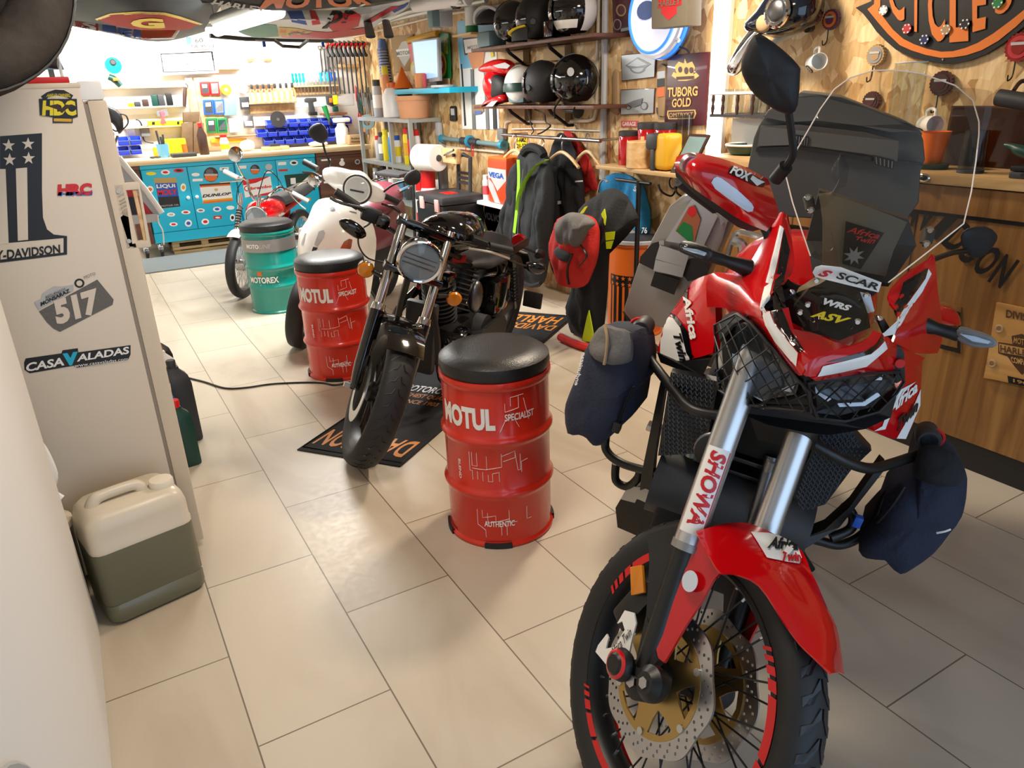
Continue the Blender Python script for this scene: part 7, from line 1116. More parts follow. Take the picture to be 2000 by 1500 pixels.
# ---------------------------------------------------------------- helmets on two shelves
for z, lab, ya, yb in ((1.795, 'upper dark shelf of the helmet rack', 3.95, 5.55), (1.385, 'lower dark shelf of the helmet rack', 3.95, 5.55)):
    H_ = thing('helmet_shelf', lab, 'shelf', (3.03, 4.75, z)); part(H_, 'shelf_board', (bev(bx(2.90, 3.178, ya, yb, z-.022, z), .004), 'wood_brown'))
    for y in (4.55, 5.1): part(H_, 'bracket', (tube([(3.165, y, z-.14), (3.12, y, z-.14), (2.98, y, z-.05), (2.96, y, z-.022)], .012, 6, 1), 'black')); part(H_, 'bracket_crate', (bx(3.115, 3.17, y+.03, y+.3, z-.12, z-.03), 'cardboard'))
def epatch(c, s, R, a0, a1, e0, e1, k=1.0, na=14, ne=8): return grid([[c+R @ V((s[0]*k*math.cos(e)*math.cos(a), s[1]*k*math.cos(e)*math.sin(a), s[2]*k*math.sin(e))) for a in [a0+(a1-a0)*i/na for i in range(na+1)]] for e in [e0+(e1-e0)*j/ne for j in range(ne+1)]], .004, 1, None)
def helmet(label, c, head, s, shell, visor, kind, trim=None):
    c = V(c); H_ = thing('helmet', label, 'helmet', (c.x, c.y, c.z-s[2])); R = Matrix.Rotation(head, 3, 'Z'); T = lambda x, y, z: c+R @ V((x*s[0], y*s[1], z*s[2]))
    pc = [(epatch(c, s, R, .75, 2*PI-.75, -1.0, 1.57, 1, 26, 12), shell), (epatch(c, s, R, -.76, .76, .45 if kind != 'half' else .1, 1.57, 1, 10, 8), shell)]
    part(H_, 'shell', *pc, ang=1.2); part(H_, 'lining', (ell(c-V((0, 0, s[2]*.1)), (s[0]*.9, s[1]*.9, s[2]*.8), 18, 10, R), 'black_matt'))
    if kind in ('full', 'cross'): part(H_, 'chin_bar', (grid([[c+R @ V((s[0]*(1.0+.22*math.cos(a))*math.cos(a), s[1]*1.02*math.sin(a), s[2]*e)) for a in [-1.1+2.2*i/12 for i in range(13)]] for e in (-.95, -.8, -.5, -.38)], .01, 1, None), trim or shell))
    if visor: part(H_, 'visor', (epatch(c, s, R, -1.0, 1.0, -.45, .5, 1.04, 14, 8), visor))
    if kind == 'cross': part(H_, 'peak', (grid([[T(x, y*(1-.25*(x-.5)), .72+.1*math.cos(y*1.5)-.12*(x-.5)) for y in (-.85, -.4, 0, .4, .85)] for x in (.3, .8, 1.3, 1.75)], .008, 1, (0, 0, 1)), trim or shell))
    if kind == 'half': part(H_, 'brim', (grid([[c+R @ V((s[0]*k*math.cos(a), s[1]*k*math.sin(a), s[2]*z)) for a in [-PI+2*PI*i/24 for i in range(25)]] for k, z in ((1.0, .12), (1.06, -.05), (1.05, -.3))], .006, 1, None), 'dark_green'), (rbox(c-V((0, 0, s[2]*.6)), (s[0]*1.2, s[1]*1.3, s[2]*.6), .03, R), 'mat_blue'))
    if kind in ('jet', 'full'): part(H_, 'side_vent', *[(lathe([(.02, -.006), (.018, .008)], T(.25, q*.99, -.2), R @ V((0, q, 0)), 16), 'dark_grey') for q in (-1, 1)])
    return H_, T, R
fdir = math.radians(112); hs_ = (.145, .125, .135)
H1, T1, R1 = helmet('glossy black jet helmet with round badge, end of the lower shelf by the pipe', (2.99, 4.28, 1.385+.155), fdir, (.165, .135, .155), 'black_gloss', 'smoke_screen', 'jet'); part(H1, 'badge', (slab(disc2(T1(-.35, .98, .3)+nx*.004, R1 @ V((1, 0, 0)), (0, 0, 1), .026, n=20), .003, R1 @ V((0, 1, 0))), 'light_grey')); part(H1, 'chin_strap', (tube([T1(.1, 1.0, -.7), T1(.4, 1.04, -1.1), T1(.4, 1.0, -1.5)], .012, 6, flat=.4), 'black'))
helmet('matt black jet helmet beside the glossy black one on the lower shelf', (2.99, 4.66, 1.385+.145), fdir, (.155, .125, .145), 'black_matt', 'black_gloss', 'jet'); helmet('half white open helmet on the lower shelf', (2.99, 4.96, 1.385+.135), fdir, (.125, .12, .135), 'white_gloss', None, 'half')
H4 = thing('helmet', 'red motocross helmet with peak on the lower shelf', 'helmet', (2.99, 5.36, 1.385)); hq = (2.99, 5.30, 1.385+.145); part(H4, 'shell', (ell(hq, (.12, .13, .14), 20, 12), 'red_gloss'), ang=1.2); part(H4, 'peak', (pillow(Wl('937 134;950 123;968 116;984 116;990 124;991 140;986 145;975 142;955 143;940 140', 2.94), nx, .05, .1), 'red_gloss')); part(H4, 'peak_stripe', (slab(Wl('962 128;986 122;996 128;990 134;972 133', 2.885), .004, nx), 'light_grey')); part(H4, 'face_opening', (pillow(Wl('948 148;962 144;980 150;987 170;983 188;966 194;954 186;956 166', 2.93), nx, .04, .08), 'black_matt'))
part(H4, 'chin_bar', (pillow(Wl('943 210;952 196;968 190;984 184;989 190;986 198;976 201;960 204;946 206', 2.93), nx, .05, .1), 'red_gloss')); part(H4, 'chin_grille', (slab(Wl('948 208;960 198;972 196;962 208', 2.875), .004, nx), 'light_grey'))
H5, T5, R5 = helmet('black and white full face helmet on the upper shelf by the pipe', (2.99, 4.30, 1.795+.155), math.radians(118), (.16, .135, .155), 'black_gloss', 'black_gloss', 'full', 'black_gloss'); part(H5, 'white_graphic', (epatch(V((2.99, 4.30, 1.795+.155)), (.16, .135, .155), R5, 1.0, 3.4, .35, .62, 1.015, 12, 3), 'white_gloss'), (epatch(V((2.99, 4.30, 1.95)), (.16, .135, .155), R5, 2.5, 3.5, -.9, .5, 1.015, 8, 6), 'white_gloss'), (epatch(V((2.99, 4.30, 1.95)), (.16, .135, .155), R5, .9, 2.2, -.75, -.4, 1.02, 8, 3), 'white_gloss'))
H6, T6, R6 = helmet('black full face helmet with yellow flash on the upper shelf', (2.99, 4.72, 1.795+.145), math.radians(150), (.15, .125, .145), 'black_matt', 'black_gloss', 'full', 'black_matt'); part(H6, 'yellow_flash', (tube([T6(1.15, -.55, -.7), T6(1.3, .1, -.6), T6(1.05, .7, -.45), T6(.6, 1.0, -.35)], .014, 6, flat=.4), 'yellow'))
helmet('black open face helmet between the yellow flash helmet and bicycle helmet', (2.99, 5.06, 1.795+.145), fdir, (.145, .125, .145), 'black_gloss', None, 'jet')
bh = thing('bicycle_helmet', 'silver ribbed bicycle helmet on the upper shelf', 'helmet', (2.99, 5.36, 1.9)); Rb = Matrix.Rotation(fdir, 3, 'Z'); cb = V((2.99, 5.36, 1.96)); part(bh, 'helmet_foam', (epatch(cb, (.14, .1, .1), Rb, 0, 2*PI, 0, 1.57, 1, 24, 8), 'black')); part(bh, 'helmet_ribs', *[(tube([cb+Rb @ V((.142*math.cos(t), y*(.3+.7*math.sin(t)), .108*math.sin(t))) for t in [.1+2.9*i/8 for i in range(9)]], .012, 6), 'light_grey') for y in (-.085, -.045, 0, .045, .085)])
solo('grey_visor_piece', 'blue grey hard visor piece under the bicycle helmet', 'visor', (rbox((2.98, 5.36, 1.85), (.16, .2, .11), .03), 'mat_blue')); solo('white_tin', 'white and green tin standing above the poster', 'tin', (cyl((3.02, 5.75, 1.92), (3.02, 5.75, 2.12), .05, n=18), 'white'), (cyl((3.02, 5.75, 1.92), (3.02, 5.75, 1.975), .051, n=18), 'green')); solo('tin_ledge', 'small wooden ledge under the white and green tin', 'shelf', (bx(2.94, 3.178, 5.62, 5.95, 1.905, 1.92), 'wood_light'))
solo('helmet_cables', 'dangling black cables below the helmet shelves', 'cable', (tube(Wl('1030 205;1036 240;1042 255;1038 262', 2.93), .005, 5), 'dark_grey'), (tube(Wl('1045 214;1062 222;1066 238;1075 246;1060 258;1050 262', 2.93), .006, 5), 'black')); mn = thing('webcam_mount', 'black round suction mount under the glossy helmet', 'mount', AX(1115, 218, 2.93)); part(mn, 'mount_arm', (tube(Wl('1100 202;1102 214;1110 216;1122 217', 2.93), .014, 8), 'black')); part(mn, 'suction_disc', (lathe([(.02, -.02), (.04, 0), (.045, .01)], AX(1128, 217, 2.93), (0, -1, -.1), 18), 'black'))
# ---------------------------------------------------------------- jackets
def coat(name, label, cat, q, x, m, bul=.07, dep=.08): 
    P_ = Wl(q, x); c = sum(P_, V())/len(P_); o = thing(name, label, cat, (c.x, c.y, min(p.z for p in P_))); part(o, 'cloth_body', (cloth(P_, nx, bul, dep, .05, 8, len(name)), m), ang=2); return o
rail = thing('coat_rail', 'steel coat rail running above the hanging jackets', 'rail', (3.0, 4.7, 1.17)); part(rail, 'rail_bar', (cyl((2.98, 3.98, 1.17), (2.98, 5.25, 1.17), .012), 'steel')); [part(rail, 'rail_bracket', (cyl((2.98, y, 1.17), (3.178, y, 1.17), .009), 'steel')) for y in (4.05, 5.2)]
def hanger(label, c, d, w_=.2, m='wood_light'):
    c = V(c); d = V(d).normalized(); H_ = thing('coat_hanger', label, 'hanger', c); part(H_, 'hanger_arm', (tube([c-d*w_-V((0, 0, .13)), c-d*w_*.5-V((0, 0, .07)), c-V((0, 0, .04)), c+d*w_*.5-V((0, 0, .07)), c+d*w_-V((0, 0, .13))], .012, 8), m)); part(H_, 'hook', (tube([c-V((0, 0, .04)), c+V((0, 0, .02)), c+V((.02, 0, .05)), c+V((0, 0, .075)), c+V((-.02, 0, .05))], .004, 6), 'steel'))
ck = coat('red_jacket', 'red jacket hanging rearmost by the grey drain pipe', 'jacket', '1098 262;1110 256;1122 268;1135 285;1150 310;1162 345;1166 370;1150 372;1135 380;1120 378;1110 350;1100 300', 3.15, 'cloth_red', .02, .02)
ck = coat('black_jacket', 'black jacket with white reflective bars on the coat rail', 'jacket', '1082 285;1090 262;1102 262;1118 285;1130 315;1138 350;1140 395;1138 440;1130 485;1128 530;1110 545;1085 540;1072 500;1072 400;1070 340', 3.09, 'cloth_black', .04, .04); part(ck, 'reflective_bar', (slab(lift(Wl('1074 394;1098 392;1099 398;1074 401', 3.035), .0, nx), .002, nx), 'white')); part(ck, 'reflective_bar', (slab(lift(Wl('1123 353;1138 352;1138 355;1123 356', 3.035), 0, nx), .002, nx), 'white')); part(ck, 'sleeve', (cloth(Wl('1072 330;1084 318;1094 350;1096 420;1090 480;1078 500;1070 470;1068 400', 3.06), nx, .05, .05, .04, 10), 'cloth_black'), ang=2)
dj = coat('dark_jacket', 'dark jacket with bright green braces hanging on it', 'jacket', '1014 300;1025 292;1048 292;1064 300;1074 330;1078 380;1074 440;1068 500;1058 555;1034 560;1010 545;990 530;968 500;972 470;985 430;996 390;1003 340', 2.86, 'cloth_coal', .09, .09)
part(dj, 'sleeve', (cloth(Wl('1000 330;1010 320;1014 360;1006 410;996 450;984 480;967 474;976 440;988 395', 2.80), nx, .05, .05, .04, 10), 'cloth_coal'), ang=2); part(dj, 'sleeve', (cloth(Wl('1058 312;1070 318;1076 360;1074 430;1066 490;1056 520;1044 500;1046 430;1052 360', 2.79), nx, .05, .05, .04, 10), 'cloth_coal'), ang=2); part(dj, 'zip', (tube(Wl('1022 330;1016 380;1012 440;1008 500;1006 545', 2.76), .004, 5), 'grey'))
part(dj, 'collar', (tube(Wl('1022 300;1030 290;1042 288;1056 294;1062 304', 2.83), .03, 8), 'cloth_black'))
part(dj, 'hem_band', (tube(Wl('990 528;1012 545;1036 558;1056 553', 2.80), .015, 8), 'cloth_black'))
br_ = thing('green_braces', 'bright lettered green braces over the dark jacket', 'braces', AX(1020, 400, 2.76)); 
for q in ('1012 312;1013 350;1011 385;1008 420;1004 455', '1068 312;1050 322;1034 340;1022 362;1014 385;1010 410'): part(br_, 'brace_strap', (tube(Wl(q, 2.755), .02, 8, flat=.12), 'hiviz_green'))
part(br_, 'brace_clip', (rbox(AX(1004, 460, 2.75), (.02, .02, .04), .004), 'steel'))
hanger('pale wooden hanger of the dark jacket', (2.93, 4.98, 1.11), (0, 1, 0), .2); hanger('wooden hanger swung out before the black jacket', (2.93, 4.60, 1.09), (-.2, -.6, 0), .13); hanger('pale wooden hanger of the black jacket', (2.98, 4.42, 1.12), (0, 1, 0)); hanger('pale wooden hanger nearest the grey drain pipe', (3.05, 4.22, 1.13), (0, 1, 0), .15)
bj = coat('blue_jacket', 'blue racing jacket on the hook rail beside the orange drum', 'jacket', '1168 372;1180 350;1200 338;1222 340;1240 348;1256 362;1264 390;1270 420;1268 455;1250 462;1238 440;1226 400;1205 400;1185 385', 3.13, 'cloth_blue', .04, .03); part(bj, 'sleeve_lettering', (tq('SM', Wl('1236 372;1250 380;1252 370;1240 362', 3.065), .03, 0, .0, nx), 'text_white'), (tq('76', Wl('1252 456;1264 456;1264 444;1254 444', 3.065), .02, 0, 0, nx), 'text_white'))
rs_ = coat('riding_suit', 'black riding suit with yellow patches hanging behind the red backpack', 'suit', '1135 410;1150 392;1168 378;1190 368;1210 372;1228 390;1244 425;1232 434;1214 442;1198 452;1181 470;1175 560;1172 640;1166 672;1154 670;1140 660;1110 640;1118 560;1130 480', 2.60, 'cloth_black', .08, .06)
for q in ('1131 418;1142 404;1148 402;1140 416', '1174 418;1180 408;1183 424;1181 440', '1182 454;1200 452;1198 468;1183 470', '1183 472;1197 470;1192 486;1184 486', '1146 620;1150 606;1158 650;1156 668;1136 666'): part(rs_, 'yellow_patch', (slab(Wl(q, 2.505), .006, nx), 'hiviz'))
part(rs_, 'suit_hanger', (tube(Wl('1168 376;1172 358;1180 350;1186 356', 2.62), .006, 6), 'steel')); solo('red_strap', 'red strap lying on the floor below the backpack', 'strap', (tube([AZ(px, py, .03) for px, py in ((1094, 658), (1115, 668), (1145, 678), (1172, 681))], .025, 8), 'cloth_red'))
ctd = thing('coat_stand', 'black coat stand behind the riding suit', 'stand', (2.74, 3.30, 0)); part(ctd, 'pole', (cyl((2.74, 3.30, .02), (2.74, 3.30, 1.0), .014), 'black')); part(ctd, 'cross_bar', (cyl((2.74, 3.2, .99), (2.74, 3.5, .99), .01), 'black')); part(ctd, 'base', (lathe([(.15, 0), (.15, .015), (.02, .03)], (2.74, 3.30, 0), n=24), 'black'))
bp_ = coat('backpack', 'red and grey backpack hanging before the riding suit', 'backpack', '1085 440;1095 428;1110 418;1135 418;1155 425;1164 445;1164 480;1160 510;1150 540;1138 560;1112 560;1096 545;1086 515;1079 480', 2.44, 'cloth_red', .07, .07); part(bp_, 'top_flap', (cloth(Wl('1087 448;1094 428;1110 416;1130 416;1152 426;1160 438;1146 452;1134 476;1122 484;1106 482;1092 470', 2.375), nx, .05, .04, .03, 14), 'cloth_grey')); part(bp_, 'side_panel', (pillow(Wl('1083 490;1098 478;1112 490;1118 500;1110 512;1096 508', 2.37), nx, .03, .02), 'cloth_dark')); part(bp_, 'front_strap', (tube(Wl('1118 496;1110 515;1108 535;1111 556', 2.355), .008, 6, flat=.4), 'black')); part(bp_, 'front_strap', (tube(Wl('1134 478;1146 500;1130 520', 2.355), .008, 6, flat=.4), 'black'))
# ---------------------------------------------------------------- orange drum
ob = AZ(1238, 640); ob.z = 0; ob = V((2.985, 3.60, 0)); OD, f = drum('storage_drum', 'orange drum with stars emblem behind the metal pannier', ob, 'orange', 'dark_grey', .18, .60, (), True, rot=-.15); part(OD, 'lid_ring', (lathe([(.17, .59), (.184, .594), (.184, .612), (.172, .616), (.166, .6), (.17, .59)], ob, n=48), 'light_grey'))
part(OD, 'drum_emblem', (grid([[f(u, z, .1735) for u in [-.95+1.5*i/12 for i in range(13)]] for z in (.33, .36, .38, .40)], .0006), 'black'), (grid([[f(u, z, .1735) for u in [-.9+1.3*i/12 for i in range(13)]] for z in (.06, .15, .25, .33)], .0006), 'black'), *[(grid([[f(u, z, .1745) for u in (u0, u0+.09)] for z in (.07, .15, .25, .33)], .0006), 'orange') for u0 in (-.8, -.56, -.32, -.08, .16)], *[(([f(cu+.09*k*math.sin(PI*i/5), cz+.016*k*math.cos(PI*i/5), .1747) for i in range(10) for k in [1 if i % 2 == 0 else .42]]+[f(cu, cz, .1749)], [(i, (i+1) % 10, 10) for i in range(10)]), 'orange') for cz in (.345, .383) for cu in (-.8, -.55, -.3, -.05, .2)])
# ---------------------------------------------------------------- tin signs and lamps
on_wall('parts_sign', 'dark red sign of engine drawings at the top edge of the wall', 'sign', '1195 -30;1238 -34;1240 64;1198 70', 'maroon', .008, .002, None, None, [('sign_drawing', (dot(1206, 48, 8, 11), 'silver_tin'), (dot(1206, 48, 6, 9), 'maroon'), (dot(1214, 20, 10, 12), 'cardboard'), (dot(1214, 20, 7, 9), 'maroon'), ('1214 56;1234 52;1234 58;1214 62', 'silver_tin'))])
ck_ = thing('neon_clock', 'round glowing blue wall sign half hidden by the square box sign', 'wall lamp', AX(1275, 30, 3.08)); cc = AX(1272, 30, 3.06)
for i, (r_, m_) in enumerate(((.235, 'steel'), (.232, 'glow_blue'), (.228, 'white'))): part(ck_, 'ring', (lathe([(r_-.02, -.11+.03*i), (r_, -.11+.03*i), (r_, -.09+.03*i), (r_-.02, -.09+.03*i), (r_-.02, -.11+.03*i)], cc, nx, 48), m_))
part(ck_, 'face', (lathe([(.21, -.05), (.205, -.01), (.001, -.01)], cc, nx, 48), 'clock_face')); part(ck_, 'neon_tube', (ring(cc+nx*.0, nx, .195, .008, 48, 8), 'glow_blue')); part(ck_, 'face_graphic', (slab(lift(disc2(cc+V((0, .05, .03)), (0, 1, 0), (0, 0, 1), .08, .05, 16), .0, nx), .004, nx), 'blue_soft')); part(ck_, 'clock_cord', (tube(Wl('1318 80;1325 90;1340 96;1346 103', 3.15), .005, 6), 'dark_grey')); part(ck_, 'clock_plug', (tube(Wl('1305 62;1318 72;1326 80', 3.1), .012, 6), 'white'))
bs = thing('box_sign', 'olive square box sign with red shield beside the glowing round sign', 'sign', AX(1310, 20, 2.95)); q4 = Wl('1272 -45;1343 -50;1342 50;1272 57', 2.93); part(bs, 'box', (bev(_prism(q4, V((.10, 0, 0))), .006), 'grey_sign')); part(bs, 'sign_arm', (cyl(q4[1]+V((.09, .02, 0)), q4[1]+V((.25, .02, 0)), .01), 'steel_dark')); part(bs, 'red_shield', (slab(lift(Wl('1286 -8;1302 -20;1318 -10;1332 -6;1331 10;1322 12;1322 26;1306 40;1292 26;1292 16;1284 16', 2.93), .0015, nx), .001, nx), 'sign_red')); part(bs, 'shield_lettering', (tq('HARLEY', Wl('1286 14;1330 8;1331 -3;1286 2', 2.93), .02, 0, .005, nx), 'grey_sign'))
for q, lab, pr_2 in (('1213 107;1281 101;1279 151;1214 159', 'grey tin sign with an engine drawing', [(dot(1246, 132, 16, 12), 'steel_dark'), (dot(1246, 132, 12, 9), 'silver_tin'), ('1222 128;1246 112;1272 125;1262 132;1230 134', 'steel_dark'), ('1226 128;1246 115;1266 126;1246 130', 'silver_tin')]), ('1212 175;1279 172;1277 222;1212 225', 'grey tin sign with a motorcycle drawing', [(dot(1228, 208, 6, 7), 'steel_dark'), (dot(1228, 208, 4, 5), 'silver_tin'), (dot(1259, 207, 7, 8), 'steel_dark'), (dot(1259, 207, 5, 6), 'silver_tin'), ('1226 202;1240 196;1256 192;1254 204;1240 210;1230 208', 'steel_dark')])):
    a_ = [p.split() for p in q.split(';')]; on_wall('tin_sign', lab, 'sign', q, 'maroon', .008, .002, None, None, [('sign_face', (';'.join('%g %g' % (float(x)*.965+1246*.035, float(y)*.94+(130 if 'engine' in lab else 199)*.06) for x, y in a_), 'silver_tin'), *pr_2)])
on_wall('knife_sheath', 'narrow wooden sheath hanging beside the tin signs', 'sheath', '1196 142;1200 135;1206 142;1207 218;1203 225;1196 222', 'cardboard', .02, .004); on_wall('bottle_opener', 'tall narrow bottle opener board between the tin signs', 'opener', '1284 130;1291 124;1299 130;1298 200;1296 228;1285 226', 'cardboard', .02, .004, None, None, [('opener_bands', ('1284 140;1299 138;1299 152;1284 154', 'silver_tin'), ('1284 155;1299 153;1299 168;1284 170', 'dark_grey'), ('1284 172;1298 170;1298 188;1284 190', 'orange'))]); on_wall('wolf_plate', 'small dark animal head plate under the bottle opener', 'plate', '1281 210;1287 214;1292 213;1297 209;1297 220;1290 229;1283 222', 'dark_grey', .01, .002)
tg_ = on_wall('beer_sign', 'dark maroon beer sign with gold crown and lettering', 'sign', '1304 108;1383 101;1376 245;1297 247', 'maroon', .02, .004, None, None, [('crown', ('1318 152;1312 148;1316 140;1322 144;1318 130;1326 120;1336 124;1338 114;1342 124;1352 120;1358 132;1354 146;1360 142;1366 148;1358 154;1340 158;1326 158', 'gold_ink'), (dot(1329, 136, 4, 6), 'maroon'), (dot(1341, 138, 4, 7), 'maroon'), (dot(1351, 137, 4, 6), 'maroon'), ('1322 150;1356 148;1356 154;1322 156', 'maroon')), ('sign_lettering', ('TUBORG', '1304 190;1363 187;1364 168;1305 171', 'gold_ink', .03), ('GOLD', '1313 210;1350 208;1351 190;1314 193', 'gold_ink', .03)), ('sign_scroll', ('1304 216;1358 214;1360 222;1356 232;1306 233;1303 224', 'gold_ink'), ('1306 218;1356 216;1357 223;1354 230;1308 231;1306 224', 'maroon'), ('OMTRYKT', '1308 229;1355 227;1355 219;1308 221', 'gold_ink', 0))]); on_wall('small_sign', 'small red lettered sign behind the red jars', 'sign', '1213 236;1246 236;1246 248;1213 248', 'red_clothlike', .006, .001, None, None, [('sign_lettering', ('GARAGE', '1216 246;1243 246;1243 238;1216 238', 'white'))])
# shelf of jars
JZ = 1.03; js = thing('jar_shelf', 'wooden wall shelf with scrolled iron hooks beneath', 'shelf', (3.06, 3.5, JZ)); part(js, 'shelf_board', (bev(bx(2.92, 3.178, 3.05, 3.95, JZ-.025, JZ), .004), 'wood_top'))
for y in (3.12, 3.28, 3.42): part(js, 'iron_hook', (tube([(3.17, y, JZ-.03), (3.12, y-.02, JZ-.1), (3.05, y-.05, JZ-.15), (2.98, y-.04, JZ-.12), (2.97, y-.02, JZ-.08)], .006, 6), 'black')); part(js, 'iron_scroll', (ring((3.14, y+.04, JZ-.09), (1, 0, 0), .035, .005, 18, 6), 'black'))
def jar(lab, y, x, hh, r, m): J = thing('jar', lab, 'jar', (x, y, JZ), 'red jars on the wall shelf'); b = V((x, y, JZ)); part(J, 'jar_body', (lathe([(r*.96, 0), (r, .006), (r, hh*.85), (r*.94, hh*.88)], b, n=22), m)); part(J, 'jar_lid', (lathe([(r, hh*.86), (r*1.02, hh*.88), (r*1.02, hh), (r*.9, hh+.004)], b, n=22), 'dark_grey'))
jar('short red jar nearest the drain pipe on the wall shelf', 3.80, 3.06, .20, .06, 'red_clear_solid'); jar('tall red jar in the middle of the wall shelf', 3.66, 3.10, .25, .065, 'red_clear_solid'); jar('tall red jar behind the wooden roll', 3.52, 3.11, .25, .065, 'red_clear_solid')
solo('wooden_roll', 'pale wooden drum on the wall shelf beside the yellow dispenser', 'drum', (lathe([(.075, 0), (.08, .004), (.08, .15), (.075, .155)], (2.99, 3.60, JZ), n=26), 'wood_light'), (cyl((2.99, 3.58, JZ+.155), (2.99, 3.58, JZ+.18), .012), 'wood_light')); td2 = thing('tape_dispenser', 'yellow dispenser with dark spout on the wall shelf', 'dispenser', (2.99, 3.37, JZ)); part(td2, 'dispenser_body', (rbox((3.0, 3.36, JZ+.105), (.13, .11, .2), .03, None, 3), 'yellow_deep')); part(td2, 'spout', (rbox((2.97, 3.43, JZ+.16), (.10, .09, .09), .02), 'dark_grey')); part(td2, 'front_plate', (rbox((2.955, 3.415, JZ+.06), (.06, .03, .12), .008), 'dark_grey'))
ph = thing('tilted_frame', 'small dark tilted picture frame at the end of the wall shelf', 'frame', (3.0, 3.2, JZ)); part(ph, 'frame', (slab([V((2.93, 3.26, JZ)), V((2.93, 3.10, JZ)), V((3.08, 3.12, JZ+.2)), V((3.08, 3.28, JZ+.2))], .012), 'brown_dark')); part(ph, 'picture', (slab(lift([V((2.945, 3.245, JZ+.02)), V((2.945, 3.115, JZ+.02)), V((3.068, 3.132, JZ+.185)), V((3.068, 3.265, JZ+.185))], .002), .002), 'mat_blue')); solo('clear_cylinder', 'clear plastic cylinder on the wall shelf before the beer sign', 'cylinder', (lathe([(.045, 0), (.045, .3), (.042, .3), (.042, .006), (.001, .006)], (3.10, 3.34, JZ), n=24), 'clear_plastic'))
lt = thing('wall_tube_lamp', 'bright vertical tube lamp on the board wall', 'lamp', (3.12, 3.16, 1.5)); part(lt, 'lamp_base', (bx(3.15, 3.178, 3.10, 3.20, 1.1, 2.2), 'white')); part(lt, 'glow_tube', (cyl((3.125, 3.15, 1.12), (3.125, 3.15, 2.18), .03, n=16), 'glow_white'))
# fender with chrome trim
fn = thing('motorcycle_fender', 'dark motorcycle fender with chrome trim mounted on the wall', 'fender', AX(1510, 60, 3.0)); part(fn, 'fender_shell', (pillow(Wl('1462 50;1490 20;1525 -30;1570 -50;1592 -20;1590 25;1578 50;1550 66;1515 74;1485 70;1466 66', 3.02), nx, .1, .12), 'navy_gloss'), ang=1.3); part(fn, 'chrome_trim', (pillow(Wl('1530 -10;1500 20;1468 55;1440 95;1422 130;1421 142;1432 148;1446 140;1462 108;1488 66;1512 40;1545 -6', 2.98), nx, .03, .03), 'chrome'), ang=1.3); ec = AX(1518, 22, 2.90); part(fn, 'fender_emblem', (ring(ec, nx, .06, .012, 28, 8), 'chrome'), (ell(ec, (.02, .05, .05), 16, 10), 'steel_dark'), (ell(AX(1492, 45, 2.93), (.02, .045, .04), 14, 8), 'cardboard')); part(fn, 'fender_bracket', (tube(Wl('1506 86;1530 74;1556 62;1580 54', 3.08), .014, 8), 'zinc')); part(fn, 'mount_knob', (lathe([(.02, 0), (.022, .03)], AX(1585, 54, 3.1), nx, 14), 'black'))
# ---------------------------------------------------------------- big shield sign
bsn = thing('shield_sign', 'huge black and orange shield sign at the top of the board wall', 'sign', AX(1840, 60, 3.16)); X0 = 3.158; part(bsn, 'sign_board', (slab(Wl('1671 15;1702 2;1706 -70;1850 -100;2150 -130;2140 -10;2060 20;2000 52;1960 84;1925 106;1890 119;1860 125;1842 125;1815 121;1787 114;1768 106;1750 97;1730 80;1712 62;1698 42;1685 26', X0), .02, nx), 'black'))
part(bsn, 'orange_border', (slab(lift(Wl('1695 18;1708 8;1712 -60;1722 -62;1720 12;1716 20;1728 36;1745 58;1765 76;1785 86;1810 95;1838 101;1862 100;1885 94;1910 84;1940 66;1975 40;2010 12;2018 20;1985 52;1950 80;1918 98;1888 108;1862 112;1838 113;1808 107;1780 98;1758 88;1735 66;1716 44', X0), .003, nx), .003, nx), 'orange_sign'))
for ch, q in (('C', '1738 26;1768 47;1768 -60;1735 -62'), ('Y', '1778 60;1802 64;1806 -62;1776 -62'), ('C', '1813 76;1847 84;1848 -62;1815 -62'), ('L', '1856 83;1893 80;1892 -62;1857 -62'), ('E', '1901 63;1926 56;1932 -62;1900 -62'), ('S', '1945 34;1978 16;1982 -62;1942 -62')): part(bsn, 'sign_letter', (tq(ch, Wl(q, X0), .03, 0, .006, nx), 'orange_sign'))
for i, (px, py, m_, lab) in enumerate(((1726, 20, 'white', 'white'), (1772, 56, 'sign_red', 'red'), (1806, 77, 'navy', 'blue'), (1848, 58, 'cardboard', 'brown'), (1885, 47, 'black', 'black'), (1949, 6, 'green', 'green'))):
    c = thing('poker_chip', lab+' poker chip stuck on the big shield sign', 'chip', AX(px, py, 3.146)); p = AX(px, py, 3.148); part(c, 'chip_body', (lathe([(.001, 0), (.019, 0), (.019, .005), (.001, .005)], p, nx, 24, cap=False), m_)); part(c, 'chip_spots', *[(slab([p+nx*.006+V((0, math.cos(a+d)*r_, math.sin(a+d)*r_)) for r_, d in ((.0135, -.22), (.019, -.16), (.019, .16), (.0135, .22))], .001, nx), 'white' if m_ != 'white' else 'grey') for a in [2*PI*i/6 for i in range(6)]])
parts(bsn, 'sign_screw', (lathe([(.005, 0), (.004, .004)], AX(1842, 116, X0), nx, 10), 'steel'))
